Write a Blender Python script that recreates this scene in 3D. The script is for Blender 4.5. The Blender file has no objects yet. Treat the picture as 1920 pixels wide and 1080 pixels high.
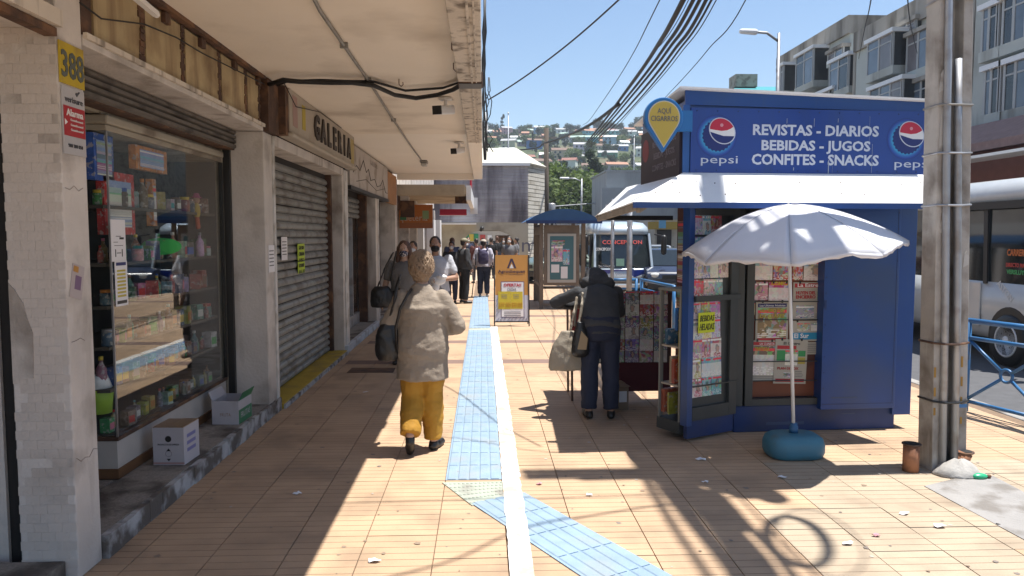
import bpy, bmesh, math, random
import numpy as np
from mathutils import Vector, Matrix, noise
R = math.radians
random.seed(7)
SC = bpy.context.scene
COL = SC.collection
# ------------------------------------------------------------------ camera, sky, sun, exposure
F, EYE, HY = 1387.0, 1.73, 442.0
YAW, PIT = math.atan(54 / F), math.atan((540 - HY) / F)
cd = bpy.data.cameras.new('camera')
cam = bpy.data.objects.new('camera', cd); COL.objects.link(cam)
cam.location = (0, 0, EYE)
cam.rotation_euler = (R(90) - PIT, 0, -YAW)
cd.sensor_width = 36; cd.lens = 36 * F / 1920
cd.clip_start = .05; cd.clip_end = 6000
cd.dof.use_dof = False
SC.camera = cam
SUN = Vector((.29, .01, 1)).normalized()
w = bpy.data.worlds.new('World'); SC.world = w; w.use_nodes = True
nt = w.node_tree
sky = nt.nodes.new('ShaderNodeTexSky'); sky.sky_type = 'NISHITA'; sky.sun_disc = False
sky.sun_elevation = math.asin(SUN.z); sky.sun_rotation = math.atan2(SUN.x, SUN.y)
sky.air_density = 1.15; sky.dust_density = .25; sky.ozone_density = 4.0; sky.altitude = 20
bg = nt.nodes['Background']; bg.inputs['Strength'].default_value = .088
nt.links.new(sky.outputs[0], bg.inputs[0])
sd = bpy.data.lights.new('sun', 'SUN'); sd.energy = 5.0; sd.angle = R(.55); sd.color = (1, .965, .91)
sun = bpy.data.objects.new('sun', sd); COL.objects.link(sun)
sun.rotation_euler = SUN.to_track_quat('Z', 'Y').to_euler()
SC.view_settings.view_transform = 'Standard'; SC.view_settings.look = 'None'
SC.view_settings.exposure = .88; SC.view_settings.gamma = 1
SC.view_settings.use_curve_mapping = False
SC.cycles.use_denoising = True
SC.cycles.max_bounces = 8; SC.cycles.diffuse_bounces = 5; SC.cycles.transparent_max_bounces = 12
SC.cycles.sample_clamp_indirect = 6; SC.cycles.volume_bounces = 0
# pixel of the photograph (1920 x 1080) -> world point on a plane
FW = Vector((math.sin(YAW) * math.cos(PIT), math.cos(YAW) * math.cos(PIT), -math.sin(PIT)))
RT = Vector((math.cos(YAW), -math.sin(YAW), 0)); UP = RT.cross(FW)
CA = Vector((0, 0, EYE))
def ray(x, y): return FW * F + RT * (x - 960) - UP * (y - 540)
def G(x, y, z=0): d = ray(x, y); return CA + d * ((z - EYE) / d.z)
def PX(x, y, X): d = ray(x, y); return CA + d * (X / d.x)
def PY(x, y, Y): d = ray(x, y); return CA + d * (Y / d.y)
def pix(p):
    v = Vector(p) - CA; q = v.dot(FW)
    return (960 + F * v.dot(RT) / q, 540 - F * v.dot(UP) / q) if q > .01 else (-9e9, -9e9)
# ------------------------------------------------------------------ helpers
TMP = bpy.data.scenes.new('tmp')
OFF = {}
def tag(o, label=None, cat=None, group=None, kind=None):
    for k, v in (('label', label), ('category', cat), ('group', group), ('kind', kind)):
        if v: o[k] = v
    return o
def thing(name, label, cat, loc=(0, 0, 0), rz=0, group=None, world=False, kind=None):
    o = bpy.data.objects.new(name, None); COL.objects.link(o)
    o.location = loc; o.rotation_euler = (0, 0, rz); o.empty_display_size = .1
    OFF[o] = Vector(loc) if world else None
    return tag(o, label, cat, group, kind)
def copy_tree(o, parent=None):
    c = o.copy(); COL.objects.link(c)
    if parent is not None: c.parent = parent
    for ch in KIDS.get(o, []): copy_tree(ch, c)
    OFF[c] = OFF.get(o)
    return c
KIDS = {}
def link(name, me, parent=None):
    o = bpy.data.objects.new(name, me); COL.objects.link(o)
    if parent is not None:
        o.parent = parent; KIDS.setdefault(parent, []).append(o); OFF[o] = OFF.get(parent)
    return o
def share(name, me, parent, loc, rot=(0, 0, 0), scale=None):
    o = link(name, me, parent); o.location = loc; o.rotation_euler = rot
    if scale: o.scale = scale
    return o
class MB:
    def __init__(s): s.v = []; s.f = []; s.mi = []
    def add(s, vs, fs, M=None, mi=0):
        n = len(s.v)
        s.v += [tuple(M @ Vector(p)) if M is not None else tuple(p) for p in vs]
        s.f += [tuple(i + n for i in f) for f in fs]; s.mi += [mi] * len(fs)
        return s
    def box(s, x0, y0, z0, x1, y1, z1, M=None, mi=0):
        return s.add([(x0, y0, z0), (x1, y0, z0), (x1, y1, z0), (x0, y1, z0), (x0, y0, z1), (x1, y0, z1), (x1, y1, z1), (x0, y1, z1)],
                     [(0, 3, 2, 1), (4, 5, 6, 7), (0, 1, 5, 4), (1, 2, 6, 5), (2, 3, 7, 6), (3, 0, 4, 7)], M, mi)
    def bar(s, a, b, wd, th, up=(0, 0, 1), mi=0):
        a = Vector(a); b = Vector(b); d = (b - a).normalized(); u = Vector(up)
        x = d.cross(u)
        if x.length < 1e-4: x = d.cross(Vector((1, 0, 0)))
        x.normalize(); z = x.cross(d); p = []
        for c in (a, b):
            for i, j in ((-1, -1), (1, -1), (1, 1), (-1, 1)): p.append(c + x * wd / 2 * i + z * th / 2 * j)
        return s.add(p, [(0, 3, 2, 1), (4, 5, 6, 7), (0, 1, 5, 4), (1, 2, 6, 5), (2, 3, 7, 6), (3, 0, 4, 7)], None, mi)
    def prism(s, poly, ax, a0, a1, M=None, mi=0):
        n = len(poly)
        def P(p, a): return (a, p[0], p[1]) if ax == 'x' else (p[0], a, p[1]) if ax == 'y' else (p[0], p[1], a)
        vs = [P(p, a0) for p in poly] + [P(p, a1) for p in poly]
        fs = [tuple(range(n)), tuple(range(2 * n - 1, n - 1, -1))] + [(i, i + n, (i + 1) % n + n, (i + 1) % n) for i in range(n)]
        return s.add(vs, fs, M, mi)
    def loft(s, rings, mi=0, cap=True, closed=False):
        n = len(rings[0]); k = len(rings); vs = [p for r in rings for p in r]; fs = []
        for i in range(k if closed else k - 1):
            for j in range(n): fs.append((i * n + j, i * n + (j + 1) % n, ((i + 1) % k) * n + (j + 1) % n, ((i + 1) % k) * n + j))
        if cap and not closed: fs += [tuple(range(n - 1, -1, -1)), tuple((k - 1) * n + j for j in range(n))]
        return s.add(vs, fs, None, mi)
    def tube(s, path, r, n=8, mi=0, closed=False):
        path = [Vector(p) for p in path]; rings = []; k = len(path)
        ref = None
        for i, p in enumerate(path):
            a = path[i - 1] if (i > 0 or closed) else p; b = path[(i + 1) % k] if (i < k - 1 or closed) else p
            d = (b - a).normalized()
            if ref is None:
                ref = d.cross(Vector((0, 0, 1)))
                if ref.length < .05: ref = d.cross(Vector((1, 0, 0)))
            ref = (ref - d * ref.dot(d)).normalized(); o = d.cross(ref)
            rr = r[i] if isinstance(r, (list, tuple)) else r
            rings.append([p + (ref * math.cos(t) + o * math.sin(t)) * rr for t in [2 * math.pi * j / n for j in range(n)]])
        return s.loft(rings, mi, closed=closed)
    def lathe(s, prof, c=(0, 0, 0), n=16, mi=0, sx=1, sy=1):
        return s.loft([[(c[0] + r * math.cos(2 * math.pi * j / n) * sx, c[1] + r * math.sin(2 * math.pi * j / n) * sy, c[2] + z) for j in range(n)] for r, z in prof], mi)
    def ell(s, c, r, n=14, m=8, M=None, mi=0):
        c = Vector(c); rings = []
        for i in range(m + 1):
            t = -math.pi / 2 + math.pi * (i + .02) / (m + .04)
            rings.append([c + (M or Matrix.Identity(3)) @ Vector((r[0] * math.cos(t) * math.cos(2 * math.pi * j / n), r[1] * math.cos(t) * math.sin(2 * math.pi * j / n), r[2] * math.sin(t))) for j in range(n)])
        return s.loft(rings, mi)
    def limb(s, a, b, ra, rb, n=12):
        a = Vector(a); b = Vector(b); d = (b - a).normalized(); pts = []; rs = []
        for t in (-.98, -.7, -.35): pts.append(a + d * ra * t); rs.append(ra * math.sqrt(1 - t * t))
        for t in (0, .33, .66, 1): pts.append(a.lerp(b, t)); rs.append(ra + (rb - ra) * t)
        for t in (.35, .7, .98): pts.append(b + d * rb * t); rs.append(rb * math.sqrt(1 - t * t))
        return s.tube(pts, rs, n)
    def mesh(s, name, smooth=False, recalc=True):
        me = bpy.data.meshes.new(name)
        me.from_pydata([tuple(p) for p in s.v], [], s.f)
        if any(s.mi): me.polygons.foreach_set('material_index', s.mi)
        if recalc:
            bm = bmesh.new(); bm.from_mesh(me); bmesh.ops.recalc_face_normals(bm, faces=bm.faces); bm.to_mesh(me); bm.free()
        if smooth: me.polygons.foreach_set('use_smooth', [True] * len(me.polygons))
        me.update(); return me
    def build(s, name, m, parent=None, smooth=False, bevel=0, label=None, cat=None, group=None, kind=None, recalc=True):
        off = OFF.get(parent) if parent is not None else None
        if off is not None: s.v = [(p[0] - off.x, p[1] - off.y, p[2] - off.z) for p in s.v]
        me = s.mesh(name, smooth, recalc)
        for q in (m if isinstance(m, (list, tuple)) else [m]): me.materials.append(q)
        o = link(name, me, parent)
        if bevel:
            b = o.modifiers.new('bevel', 'BEVEL'); b.width = bevel; b.segments = 2; b.limit_method = 'ANGLE'; b.angle_limit = R(40)
        if smooth and bevel == 0: pass
        return tag(o, label, cat, group, kind)
def bx(name, m, parent, *c, bevel=0, **k): return MB().box(*c).build(name, m, parent, bevel=bevel, **k)
def evalmesh(o, name):
    TMP.collection.objects.link(o); vl = TMP.view_layers[0]; vl.update()
    me = bpy.data.meshes.new_from_object(o.evaluated_get(vl.depsgraph))
    TMP.collection.objects.unlink(o); bpy.data.objects.remove(o); me.name = name
    return me
def remesh(mb, name, vox, smooth=3, sub=0):
    me = mb.mesh(name); o = bpy.data.objects.new('t', me)
    r = o.modifiers.new('r', 'REMESH'); r.mode = 'VOXEL'; r.voxel_size = vox
    s = o.modifiers.new('s', 'SMOOTH'); s.factor = .5; s.iterations = smooth
    m2 = evalmesh(o, name); m2.polygons.foreach_set('use_smooth', [True] * len(m2.polygons))
    return m2
def text(s, h, m, pos, xd, yd, parent=None, name='lettering', width=None, depth=.003, bold=0, align='CENTER', shear=0):
    cu = bpy.data.curves.new('t', 'FONT'); cu.body = s; cu.align_x = align; cu.size = 1; cu.extrude = .5; cu.offset = bold; cu.resolution_u = 2; cu.shear = shear
    me = evalmesh(bpy.data.objects.new('t', cu), name)
    co = np.zeros(len(me.vertices) * 3); me.vertices.foreach_get('co', co); co = co.reshape(-1, 3)
    xd = Vector(xd).normalized(); yd = Vector(yd).normalized(); nd = xd.cross(yd); pos = Vector(pos)
    k = h / .70; kx = k
    if width: kx = width / max(1e-6, co[:, 0].max() - co[:, 0].min())
    off = OFF.get(parent) if parent is not None else None
    if off is not None: pos = pos - off
    out = np.outer(co[:, 0] * kx, xd) + np.outer(co[:, 1] * k, yd) + np.outer((co[:, 2] + .5) * depth, nd) + np.array(pos)
    me.vertices.foreach_set('co', out.reshape(-1)); me.materials.clear(); me.materials.append(m); me.update()
    return link(name, me, parent)
# ------------------------------------------------------------------ materials
MATS = {}
BRIGHT = ('white painted tin', 'white plastic', 'white umbrella cloth', 'worn white paint', 'canopy plaster', 'newer canopy plaster', 'white paper')
def mat(name, col=(.5, .5, .5), rough=.6, metal=0, var=0, vs=6, dirt=None, ds=2, dlo=.5, dhi=.65, damt=1, streak=None, bump=0, bs=30, objcol=False, rnd=0, emit=0, spec=.5, coat=0, cont=False, stretch=(1, 1, 1), trans=0):
    if name in MATS: return MATS[name]
    kk = 1 if name in BRIGHT else .84
    col = tuple(c * kk for c in col)
    if dirt: dirt = tuple(c * kk for c in dirt)
    m = bpy.data.materials.new(name); m.use_nodes = True; MATS[name] = m
    N = m.node_tree.nodes; L = m.node_tree.links; b = N['Principled BSDF']
    b.inputs['Roughness'].default_value = rough; b.inputs['Metallic'].default_value = metal
    b.inputs['Specular IOR Level'].default_value = spec; b.inputs['Coat Weight'].default_value = coat
    tc = N.new('ShaderNodeTexCoord'); oi = N.new('ShaderNodeObjectInfo')
    va = N.new('ShaderNodeVectorMath'); va.operation = 'ADD'; L.new(tc.outputs['Object'], va.inputs[0])
    vm = N.new('ShaderNodeMath'); vm.operation = 'MULTIPLY'; vm.inputs[1].default_value = 37.0; L.new(oi.outputs['Random'], vm.inputs[0]); vm.inputs[1].default_value = 0.0 if cont else 37.0; L.new(vm.outputs[0], va.inputs[1])
    mp = N.new('ShaderNodeMapping'); mp.inputs['Scale'].default_value = stretch; L.new(va.outputs[0], mp.inputs[0])
    vec = mp.outputs[0]
    if cont == 'pos':
        ge = N.new('ShaderNodeNewGeometry'); vec = ge.outputs['Position']
    c = None
    if objcol: c = oi.outputs['Color']
    else:
        rgb = N.new('ShaderNodeRGB'); rgb.outputs[0].default_value = (*col, 1); c = rgb.outputs[0]
    def nz(scale, det=5, v=vec):
        n = N.new('ShaderNodeTexNoise'); n.inputs['Scale'].default_value = scale; n.inputs['Detail'].default_value = det; L.new(v, n.inputs['Vector']); return n.outputs['Fac']
    def mrange(src, a, bb, c0, c1):
        r = N.new('ShaderNodeMapRange'); r.inputs[1].default_value = a; r.inputs[2].default_value = bb; r.inputs[3].default_value = c0; r.inputs[4].default_value = c1; L.new(src, r.inputs[0]); return r.outputs[0]
    def mix(a, bb, fac, mode='MIX'):
        x = N.new('ShaderNodeMix'); x.data_type = 'RGBA'; x.blend_type = mode; x.clamp_factor = True
        if isinstance(fac, float): x.inputs[0].default_value = fac
        else: L.new(fac, x.inputs[0])
        for s, q in ((6, a), (7, bb)):
            if isinstance(q, tuple): x.inputs[s].default_value = (*q, 1)
            else: L.new(q, x.inputs[s])
        return x.outputs[2]
    if var:
        h = N.new('ShaderNodeHueSaturation'); L.new(c, h.inputs['Color']); L.new(mrange(nz(vs), .25, .75, 1 - var, 1 + var), h.inputs['Value']); c = h.outputs[0]
    if rnd:
        h = N.new('ShaderNodeHueSaturation'); L.new(c, h.inputs['Color']); L.new(mrange(oi.outputs['Random'], 0, 1, 1 - rnd, 1 + rnd), h.inputs['Value']); c = h.outputs[0]
    if dirt: c = mix(c, dirt, mrange(nz(ds, 8), dlo, dhi, 0, damt))
    if streak:
        mp2 = N.new('ShaderNodeMapping'); mp2.inputs['Scale'].default_value = streak[1]; L.new(va.outputs[0], mp2.inputs[0])
        c = mix(c, streak[0], mrange(nz(1, 6, mp2.outputs[0]), streak[2], streak[3], 0, streak[4]))
    L.new(c, b.inputs['Base Color'])
    if bump:
        bp = N.new('ShaderNodeBump'); bp.inputs['Strength'].default_value = bump; bp.inputs['Distance'].default_value = .01; L.new(nz(bs, 8), bp.inputs['Height']); L.new(bp.outputs[0], b.inputs['Normal'])
    if emit: b.inputs['Emission Strength'].default_value = emit; L.new(c, b.inputs['Emission Color'])
    if trans:
        ts = N.new('ShaderNodeBsdfTranslucent'); L.new(c, ts.inputs[0]); ms = N.new('ShaderNodeMixShader'); ms.inputs[0].default_value = trans
        L.new(b.outputs[0], ms.inputs[1]); L.new(ts.outputs[0], ms.inputs[2]); L.new(ms.outputs[0], N['Material Output'].inputs[0])
    return m
def glassmat(name, tint=(.95, .97, .97), gloss=1.0, rough=.0, ior=1.33):
    if name in MATS: return MATS[name]
    m = bpy.data.materials.new(name); m.use_nodes = True; MATS[name] = m; N = m.node_tree.nodes; L = m.node_tree.links
    N.remove(N['Principled BSDF'])
    t = N.new('ShaderNodeBsdfTransparent'); t.inputs[0].default_value = (*tint, 1)
    g = N.new('ShaderNodeBsdfGlossy'); g.inputs['Roughness'].default_value = rough; g.inputs[0].default_value = (gloss, gloss, gloss, 1)
    f = N.new('ShaderNodeLayerWeight'); p5 = N.new('ShaderNodeMath'); p5.operation = 'POWER'; p5.inputs[1].default_value = 4.6; L.new(f.outputs['Facing'], p5.inputs[0])
    ma = N.new('ShaderNodeMath'); ma.operation = 'MULTIPLY_ADD'; ma.inputs[1].default_value = .9; ma.inputs[2].default_value = .035; L.new(p5.outputs[0], ma.inputs[0])
    x = N.new('ShaderNodeMixShader'); L.new(ma.outputs[0], x.inputs[0]); L.new(t.outputs[0], x.inputs[1]); L.new(g.outputs[0], x.inputs[2]); L.new(x.outputs[0], N['Material Output'].inputs[0])
    return m
def flat(name, col, rough=.6, **k): return mat(name, col, rough, **k)
# cover: printed magazine / newspaper page; object colour is the main ink, the picture and the print come from Generated coordinates
def cover(name, paper=(.75, .72, .66), kind='mag', face=True):
    if name in MATS: return MATS[name]
    m = bpy.data.materials.new(name); m.use_nodes = True; MATS[name] = m; N = m.node_tree.nodes; L = m.node_tree.links; b = N['Principled BSDF']
    b.inputs['Roughness'].default_value = .42
    tc = N.new('ShaderNodeTexCoord'); oi = N.new('ShaderNodeObjectInfo'); sep = N.new('ShaderNodeSeparateXYZ'); L.new(tc.outputs['Generated'], sep.inputs[0])
    def M(op, a, bb=None, cc=None):
        n = N.new('ShaderNodeMath'); n.operation = op
        for i, q in enumerate((a, bb, cc)):
            if q is None: continue
            if isinstance(q, (int, float)): n.inputs[i].default_value = q
            else: L.new(q, n.inputs[i])
        return n.outputs[0]
    def mix(a, bb, fac):
        x = N.new('ShaderNodeMix'); x.data_type = 'RGBA'; x.clamp_factor = True
        if isinstance(fac, float): x.inputs[0].default_value = fac
        else: L.new(fac, x.inputs[0])
        for s, q in ((6, a), (7, bb)):
            if isinstance(q, tuple): x.inputs[s].default_value = (*q, 1)
            else: L.new(q, x.inputs[s])
        return x.outputs[2]
    u, v, rn = sep.outputs[0], sep.outputs[2], oi.outputs['Random']
    def rr(k): return M('FRACT', M('MULTIPLY', rn, k))
    def inside(cx, cy, rx, ry):
        a = M('DIVIDE', M('SUBTRACT', u, cx), rx); c = M('DIVIDE', M('SUBTRACT', v, cy), ry)
        return M('LESS_THAN', M('ADD', M('MULTIPLY', a, a), M('MULTIPLY', c, c)), 1.0)
    comb = N.new('ShaderNodeCombineXYZ'); L.new(u, comb.inputs[0]); L.new(v, comb.inputs[1]); L.new(M('MULTIPLY', rn, 91.0), comb.inputs[2])
    vo = N.new('ShaderNodeTexVoronoi'); vo.inputs['Scale'].default_value = 4.6; L.new(comb.outputs[0], vo.inputs[0])
    hs = N.new('ShaderNodeHueSaturation'); hs.inputs['Saturation'].default_value = .75; hs.inputs['Value'].default_value = .6; L.new(vo.outputs['Color'], hs.inputs['Color'])
    no = N.new('ShaderNodeTexNoise'); no.inputs['Scale'].default_value = 5; no.inputs['Detail'].default_value = 4; L.new(comb.outputs[0], no.inputs[0])
    base = mix(oi.outputs['Color'], hs.outputs[0], M('MULTIPLY', M('GREATER_THAN', no.outputs[0], .49), .8))
    if kind == 'mag':
        base = mix(base, paper, M('MULTIPLY', M('GREATER_THAN', rr(7.3), .55), M('MULTIPLY', M('LESS_THAN', v, .7), .7)))
        cx = M('ADD', .35, M('MULTIPLY', rr(3.7), .3))
        if face:
            wob = N.new('ShaderNodeTexNoise'); wob.inputs['Scale'].default_value = 4.5; wob.inputs['Detail'].default_value = 3; L.new(comb.outputs[0], wob.inputs[0])
            u0, v0 = u, v; u = M('ADD', u, M('MULTIPLY', M('SUBTRACT', wob.outputs[0], .5), .45)); v = M('ADD', v, M('MULTIPLY', M('SUBTRACT', rr(13.7), .5), .2))
            on = M('GREATER_THAN', rr(11.3), .55); cy = M('ADD', .42, M('MULTIPLY', rr(17.9), .16))
            base = mix(base, oi.outputs['Color'], M('MULTIPLY', on, M('MULTIPLY', inside(cx, .02, .40, .34), .8)))
            base = mix(base, (.07, .045, .035), M('MULTIPLY', on, M('MULTIPLY', inside(cx, cy, .19, .26), .6)))
            base = mix(base, (.50, .31, .24), M('MULTIPLY', M('MULTIPLY', on, .85), inside(M('ADD', cx, .03), M('SUBTRACT', cy, .04), .11, .17)))
            u, v = u0, v0
        title = M('MULTIPLY', M('GREATER_THAN', v, .8), M('LESS_THAN', v, .95))
    else:
        title = M('MULTIPLY', M('GREATER_THAN', v, .985), 1.0)
    # print: short dashes in rows
    def dashes(rows, cols, th, off):
        row = M('FRACT', M('MULTIPLY', v, rows)); cell = N.new('ShaderNodeCombineXYZ'); L.new(M('FLOOR', M('MULTIPLY', v, rows)), cell.inputs[1]); L.new(M('FLOOR', M('MULTIPLY', u, cols)), cell.inputs[0]); L.new(M('ADD', rn, off), cell.inputs[2])
        wn = N.new('ShaderNodeTexWhiteNoise'); L.new(cell.outputs[0], wn.inputs[0])
        return M('MULTIPLY', M('LESS_THAN', row, .55), M('GREATER_THAN', wn.outputs[0], th))
    ink = mix((.8, .78, .74), (.75, .05, .08), M('GREATER_THAN', rr(5.1), .45)) if kind == 'mag' else (.05, .05, .05)
    base = mix(base, ink, M('MULTIPLY', title, dashes(6, 9, .18, .3)) if kind == 'mag' else title)
    side = M('MULTIPLY', M('LESS_THAN', v, .3 if kind == 'mag' else .9), dashes(17 if kind == 'mag' else 34, 13, .45, 1.7))
    base = mix(base, (.85, .83, .78) if kind == 'mag' else (.12, .12, .12), M('MULTIPLY', side, .75))
    L.new(base, b.inputs['Base Color']); return m
M_ = dict(
 plaster=mat('old painted plaster', (.66, .61, .565), .8, var=.13, vs=3, dirt=(.17, .135, .105), ds=2.6, dlo=.51, dhi=.74, damt=.75, bump=.5, bs=45, streak=((.2, .165, .13), (5, 5, .8), .55, .74, .7)),
 tilewall=mat('grimy painted wall tile', (.62, .56, .51), .7, var=.05, vs=3, dirt=(.27, .22, .18), ds=2, dlo=.52, dhi=.78, damt=.65, bump=.35, bs=60, rnd=.03, cont='pos'),
 ceiling=mat('canopy plaster', (.80, .73, .63), .85, var=.06, vs=1.2, dirt=(.36, .29, .22), ds=1.1, dlo=.53, dhi=.76, damt=.6, bump=.2, bs=20),
 ceilwhite=mat('newer canopy plaster', (.84, .79, .71), .85, var=.04, vs=1),
 fascia=mat('stained fascia', (.70, .63, .54), .85, var=.1, vs=3, streak=((.12, .095, .075), (9, 9, .8), .5, .68, .85), bump=.3),
 yellowed=mat('yellowed sign board', (.50, .39, .22), .7, var=.18, vs=2.2, dirt=(.2, .12, .055), ds=2.8, dlo=.48, dhi=.7, damt=.85, streak=((.15, .085, .04), (6, 6, .8), .52, .68, .75), bump=.2),
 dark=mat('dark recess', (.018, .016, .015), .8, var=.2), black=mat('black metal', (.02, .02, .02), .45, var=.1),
 rust=mat('rusty brown steel', (.085, .045, .03), .8, var=.3, vs=9, dirt=(.2, .1, .05), ds=6, bump=.5),
 steelslat=mat('grey shutter slat', (.33, .335, .32), .5, .25, var=.15, vs=4, dirt=(.11, .09, .07), ds=4, dlo=.46, damt=.75, rnd=.10),
 stepstone=mat('worn terrazzo step', (.31, .28, .245), .8, var=.25, vs=60, dirt=(.075, .06, .05), ds=3.2, dlo=.47, dhi=.62, damt=.9, bump=.4, bs=60),
 stepedge=mat('pale worn step edge', (.50, .50, .51), .75, var=.15, vs=10, dirt=(.12, .10, .085), ds=6, dlo=.44, dhi=.58, damt=.95, bump=.4),
 yellowpaint=mat('yellow floor paint', (.48, .34, .03), .7, var=.15, vs=5, dirt=(.2, .16, .08), ds=3, dlo=.52, dhi=.75, damt=.8),
 wood=mat('brown wood strip', (.16, .075, .03), .6, var=.25, vs=5, stretch=(1, .3, 4)),
 whitewood=mat('white painted wood', (.52, .49, .46), .55, var=.08, dirt=(.3, .26, .2), ds=3, dlo=.6, dhi=.8),
 cream=mat('cream moulding', (.40, .355, .28), .6, var=.1, dirt=(.2, .16, .12), ds=3),
 glass=glassmat('shop glass'),
 carglass=mat('dark vehicle glass', (.015, .022, .025), .05, spec=.8),
 cable=mat('black cable', (.012, .012, .013), .6), greycable=mat('grey conduit', (.30, .29, .27), .5, .3, var=.12, dirt=(.16, .12, .09), ds=4, damt=.6),
 white=mat('white plastic', (.72, .72, .72), .45), paper=mat('white paper', (.74, .73, .75), .7),
 kblue=mat('kiosk blue steel', (.012, .064, .262), .38, var=.1, vs=2, dirt=(.04, .075, .17), ds=1.5, dlo=.48, dhi=.7, damt=.7, bump=.22, bs=3, streak=((.05, .08, .16), (9, 9, .9), .6, .75, .5)),
 kbluedark=mat('kiosk dark blue plinth', (.009, .036, .15), .5, var=.15, dirt=(.05, .05, .06), ds=3, damt=.5),
 signblue=mat('kiosk sign blue', (.015, .058, .29), .35, var=.05, vs=2, streak=((.02, .05, .16), (6, 6, .8), .55, .75, .6)),
 letter=mat('pale sign lettering', (.62, .68, .80), .5), pepsired=mat('red print', (.55, .015, .05), .35), navy=mat('navy print', (.008, .02, .16), .35), cyan=mat('cyan print', (.02, .30, .62), .4),
 tin=mat('white painted tin', (.80, .79, .77), .45, var=.03, dirt=(.5, .47, .42), ds=1.6, dlo=.62, dhi=.8, damt=.6),
 plank=mat('weathered pale plank', (.40, .34, .27), .8, var=.2, stretch=(1, 1, 1), vs=8),
 concrete=mat('pole concrete', (.47, .44, .40), .85, var=.14, vs=6, dirt=(.19, .16, .13), ds=3.5, dlo=.47, dhi=.66, damt=.85, streak=((.6, .57, .52), (7, 7, 1.2), .58, .7, .55), bump=.5, bs=35),
 cement=mat('cement mound', (.42, .40, .37), .9, var=.15, vs=20, bump=.8, bs=25),
 galv=mat('galvanised pipe', (.42, .43, .45), .5, .6, var=.12, vs=8, dirt=(.24, .2, .16), ds=5, damt=.6),
 terra=mat('rusty stub pipe', (.36, .16, .08), .8, var=.2, dirt=(.15, .06, .03), ds=7),
 asphalt=mat('asphalt', (.10, .10, .105), .9, var=.15, vs=8, bump=.5, bs=90),
 skin=mat('tanned skin', (.42, .235, .155), .5, var=.05), skinpale=mat('light skin', (.52, .32, .23), .5, var=.05),
 leather=mat('black leather', (.012, .011, .011), .4, bump=.15, bs=90), eyew=mat('eye white', (.7, .68, .65), .3),
)
# ------------------------------------------------------------------ ground, pavement, road
random.seed(11)
m_soil = mat('dry earth', (.20, .17, .12), .95, var=.2, vs=.05)
g_ = MB(); g_.box(-2000, -400, -1.0, 2000, 3000, -.16); g_.build('ground', m_soil, kind='structure')
bx('road', M_['asphalt'], None, 5.22, -30, -.5, 13.2, 140, -.13, kind='structure')
bx('road', M_['asphalt'], None, 3.3, 28.5, -.5, 5.218, 140, -.13, kind='structure')
m_mortar = mat('dirty joint mortar', (.23, .155, .10), .95, var=.2, vs=20)
pave = bx('pavement', m_mortar, None, -9, -12, -.5, 5.08, 28.3, -.012, kind='structure')
kerb = bx('kerb', mat('kerb concrete', (.36, .34, .31), .85, var=.15, dirt=(.16, .14, .12), ds=3), None, 5.08, -12, -.5, 5.216, 28.3, .0, bevel=.015, kind='structure')
bx('pavement', mat('far pavement', (.52, .40, .28), .85, var=.08), None, -9, 28.5, -.5, 3.3, 140, -.004, kind='structure')
bx('pavement', mat('opposite pavement', (.38, .34, .29), .85, var=.1), None, 13.2, -30, -.5, 15.6, 140, -.0, kind='structure')
TW, TL = .4, .32
X0, Y0 = -.272, 5.15
tdirt = dict(dirt=(.23, .165, .115), ds=2.1, dlo=.50, dhi=.74, damt=.62, cont='pos')
m_tile = mat('ochre ribbed tile', (.53, .36, .225), .75, var=.09, vs=3.5, rnd=.07, bump=.25, bs=70, **tdirt)
m_tilegrey = mat('greyer ribbed tile', (.46, .365, .26), .8, var=.09, vs=3.5, rnd=.06, bump=.25, bs=70, **tdirt)
m_tiledark = mat('brown band tile', (.235, .15, .12), .8, var=.1)
m_groove = mat('dirt in tile groove', (.25, .16, .10), .95)
def tilemb(x, y, mb, mi=0, ribs=4):
    x0, x1 = x + .003, x + TW - .003; rl = (TL - .006) / ribs; gv = .0045
    ys = []
    for i in range(ribs):
        a = y + .003 + i * rl + (gv / 2 if i else 0); b = y + .003 + (i + 1) * rl - (gv / 2 if i < ribs - 1 else 0)
        mb.add([(x0, a, 0), (x1, a, 0), (x1, b, 0), (x0, b, 0)], [(0, 1, 2, 3)], None, mi)
        if i < ribs - 1:
            mb.add([(x0, b, 0), (x1, b, 0), (x1, b + gv / 2, -.004), (x0, b + gv / 2, -.004), (x1, b + gv, 0), (x0, b + gv, 0)], [(0, 1, 2, 3), (3, 2, 4, 5)], None, 1)
    a, b = y + .003, y + TL - .003
    mb.add([(x0, a, 0), (x1, a, 0), (x1, b, 0), (x0, b, 0), (x0, a, -.012), (x1, a, -.012), (x1, b, -.012), (x0, b, -.012)], [(4, 5, 1, 0), (5, 6, 2, 1), (6, 7, 3, 2), (7, 4, 0, 3)], None, mi)
tm = MB(); tilemb(0, 0, tm); tme = tm.mesh('paving_tile', recalc=False); tme.materials.append(m_tile); tme.materials.append(m_groove)
tme2 = tme.copy(); tme2.materials[0] = m_tilegrey
rest = MB(); cand = []
for i in range(-14, 14):
    for j in range(-50, 73):
        x, y = X0 + i * TW, Y0 + j * TL
        if x < -2.01 or x + TW > 5.1: 
            if x < -5: continue
        strip = (i == 0 and j >= 0)
        if strip: continue
        if x + TW > 5.085: continue
        vis = 0
        if y > 0:
            p = pix((x + .2, y + .16, 0)); vis = -60 < p[0] < 1980 and p[1] < 1100
        if vis and x > -2.2: cand.append((y, x, i, j))
        else: rest_add = tilemb(x, y, rest, 0, 1 if y < 2 or y > 11 else 4)
cand.sort()
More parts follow.
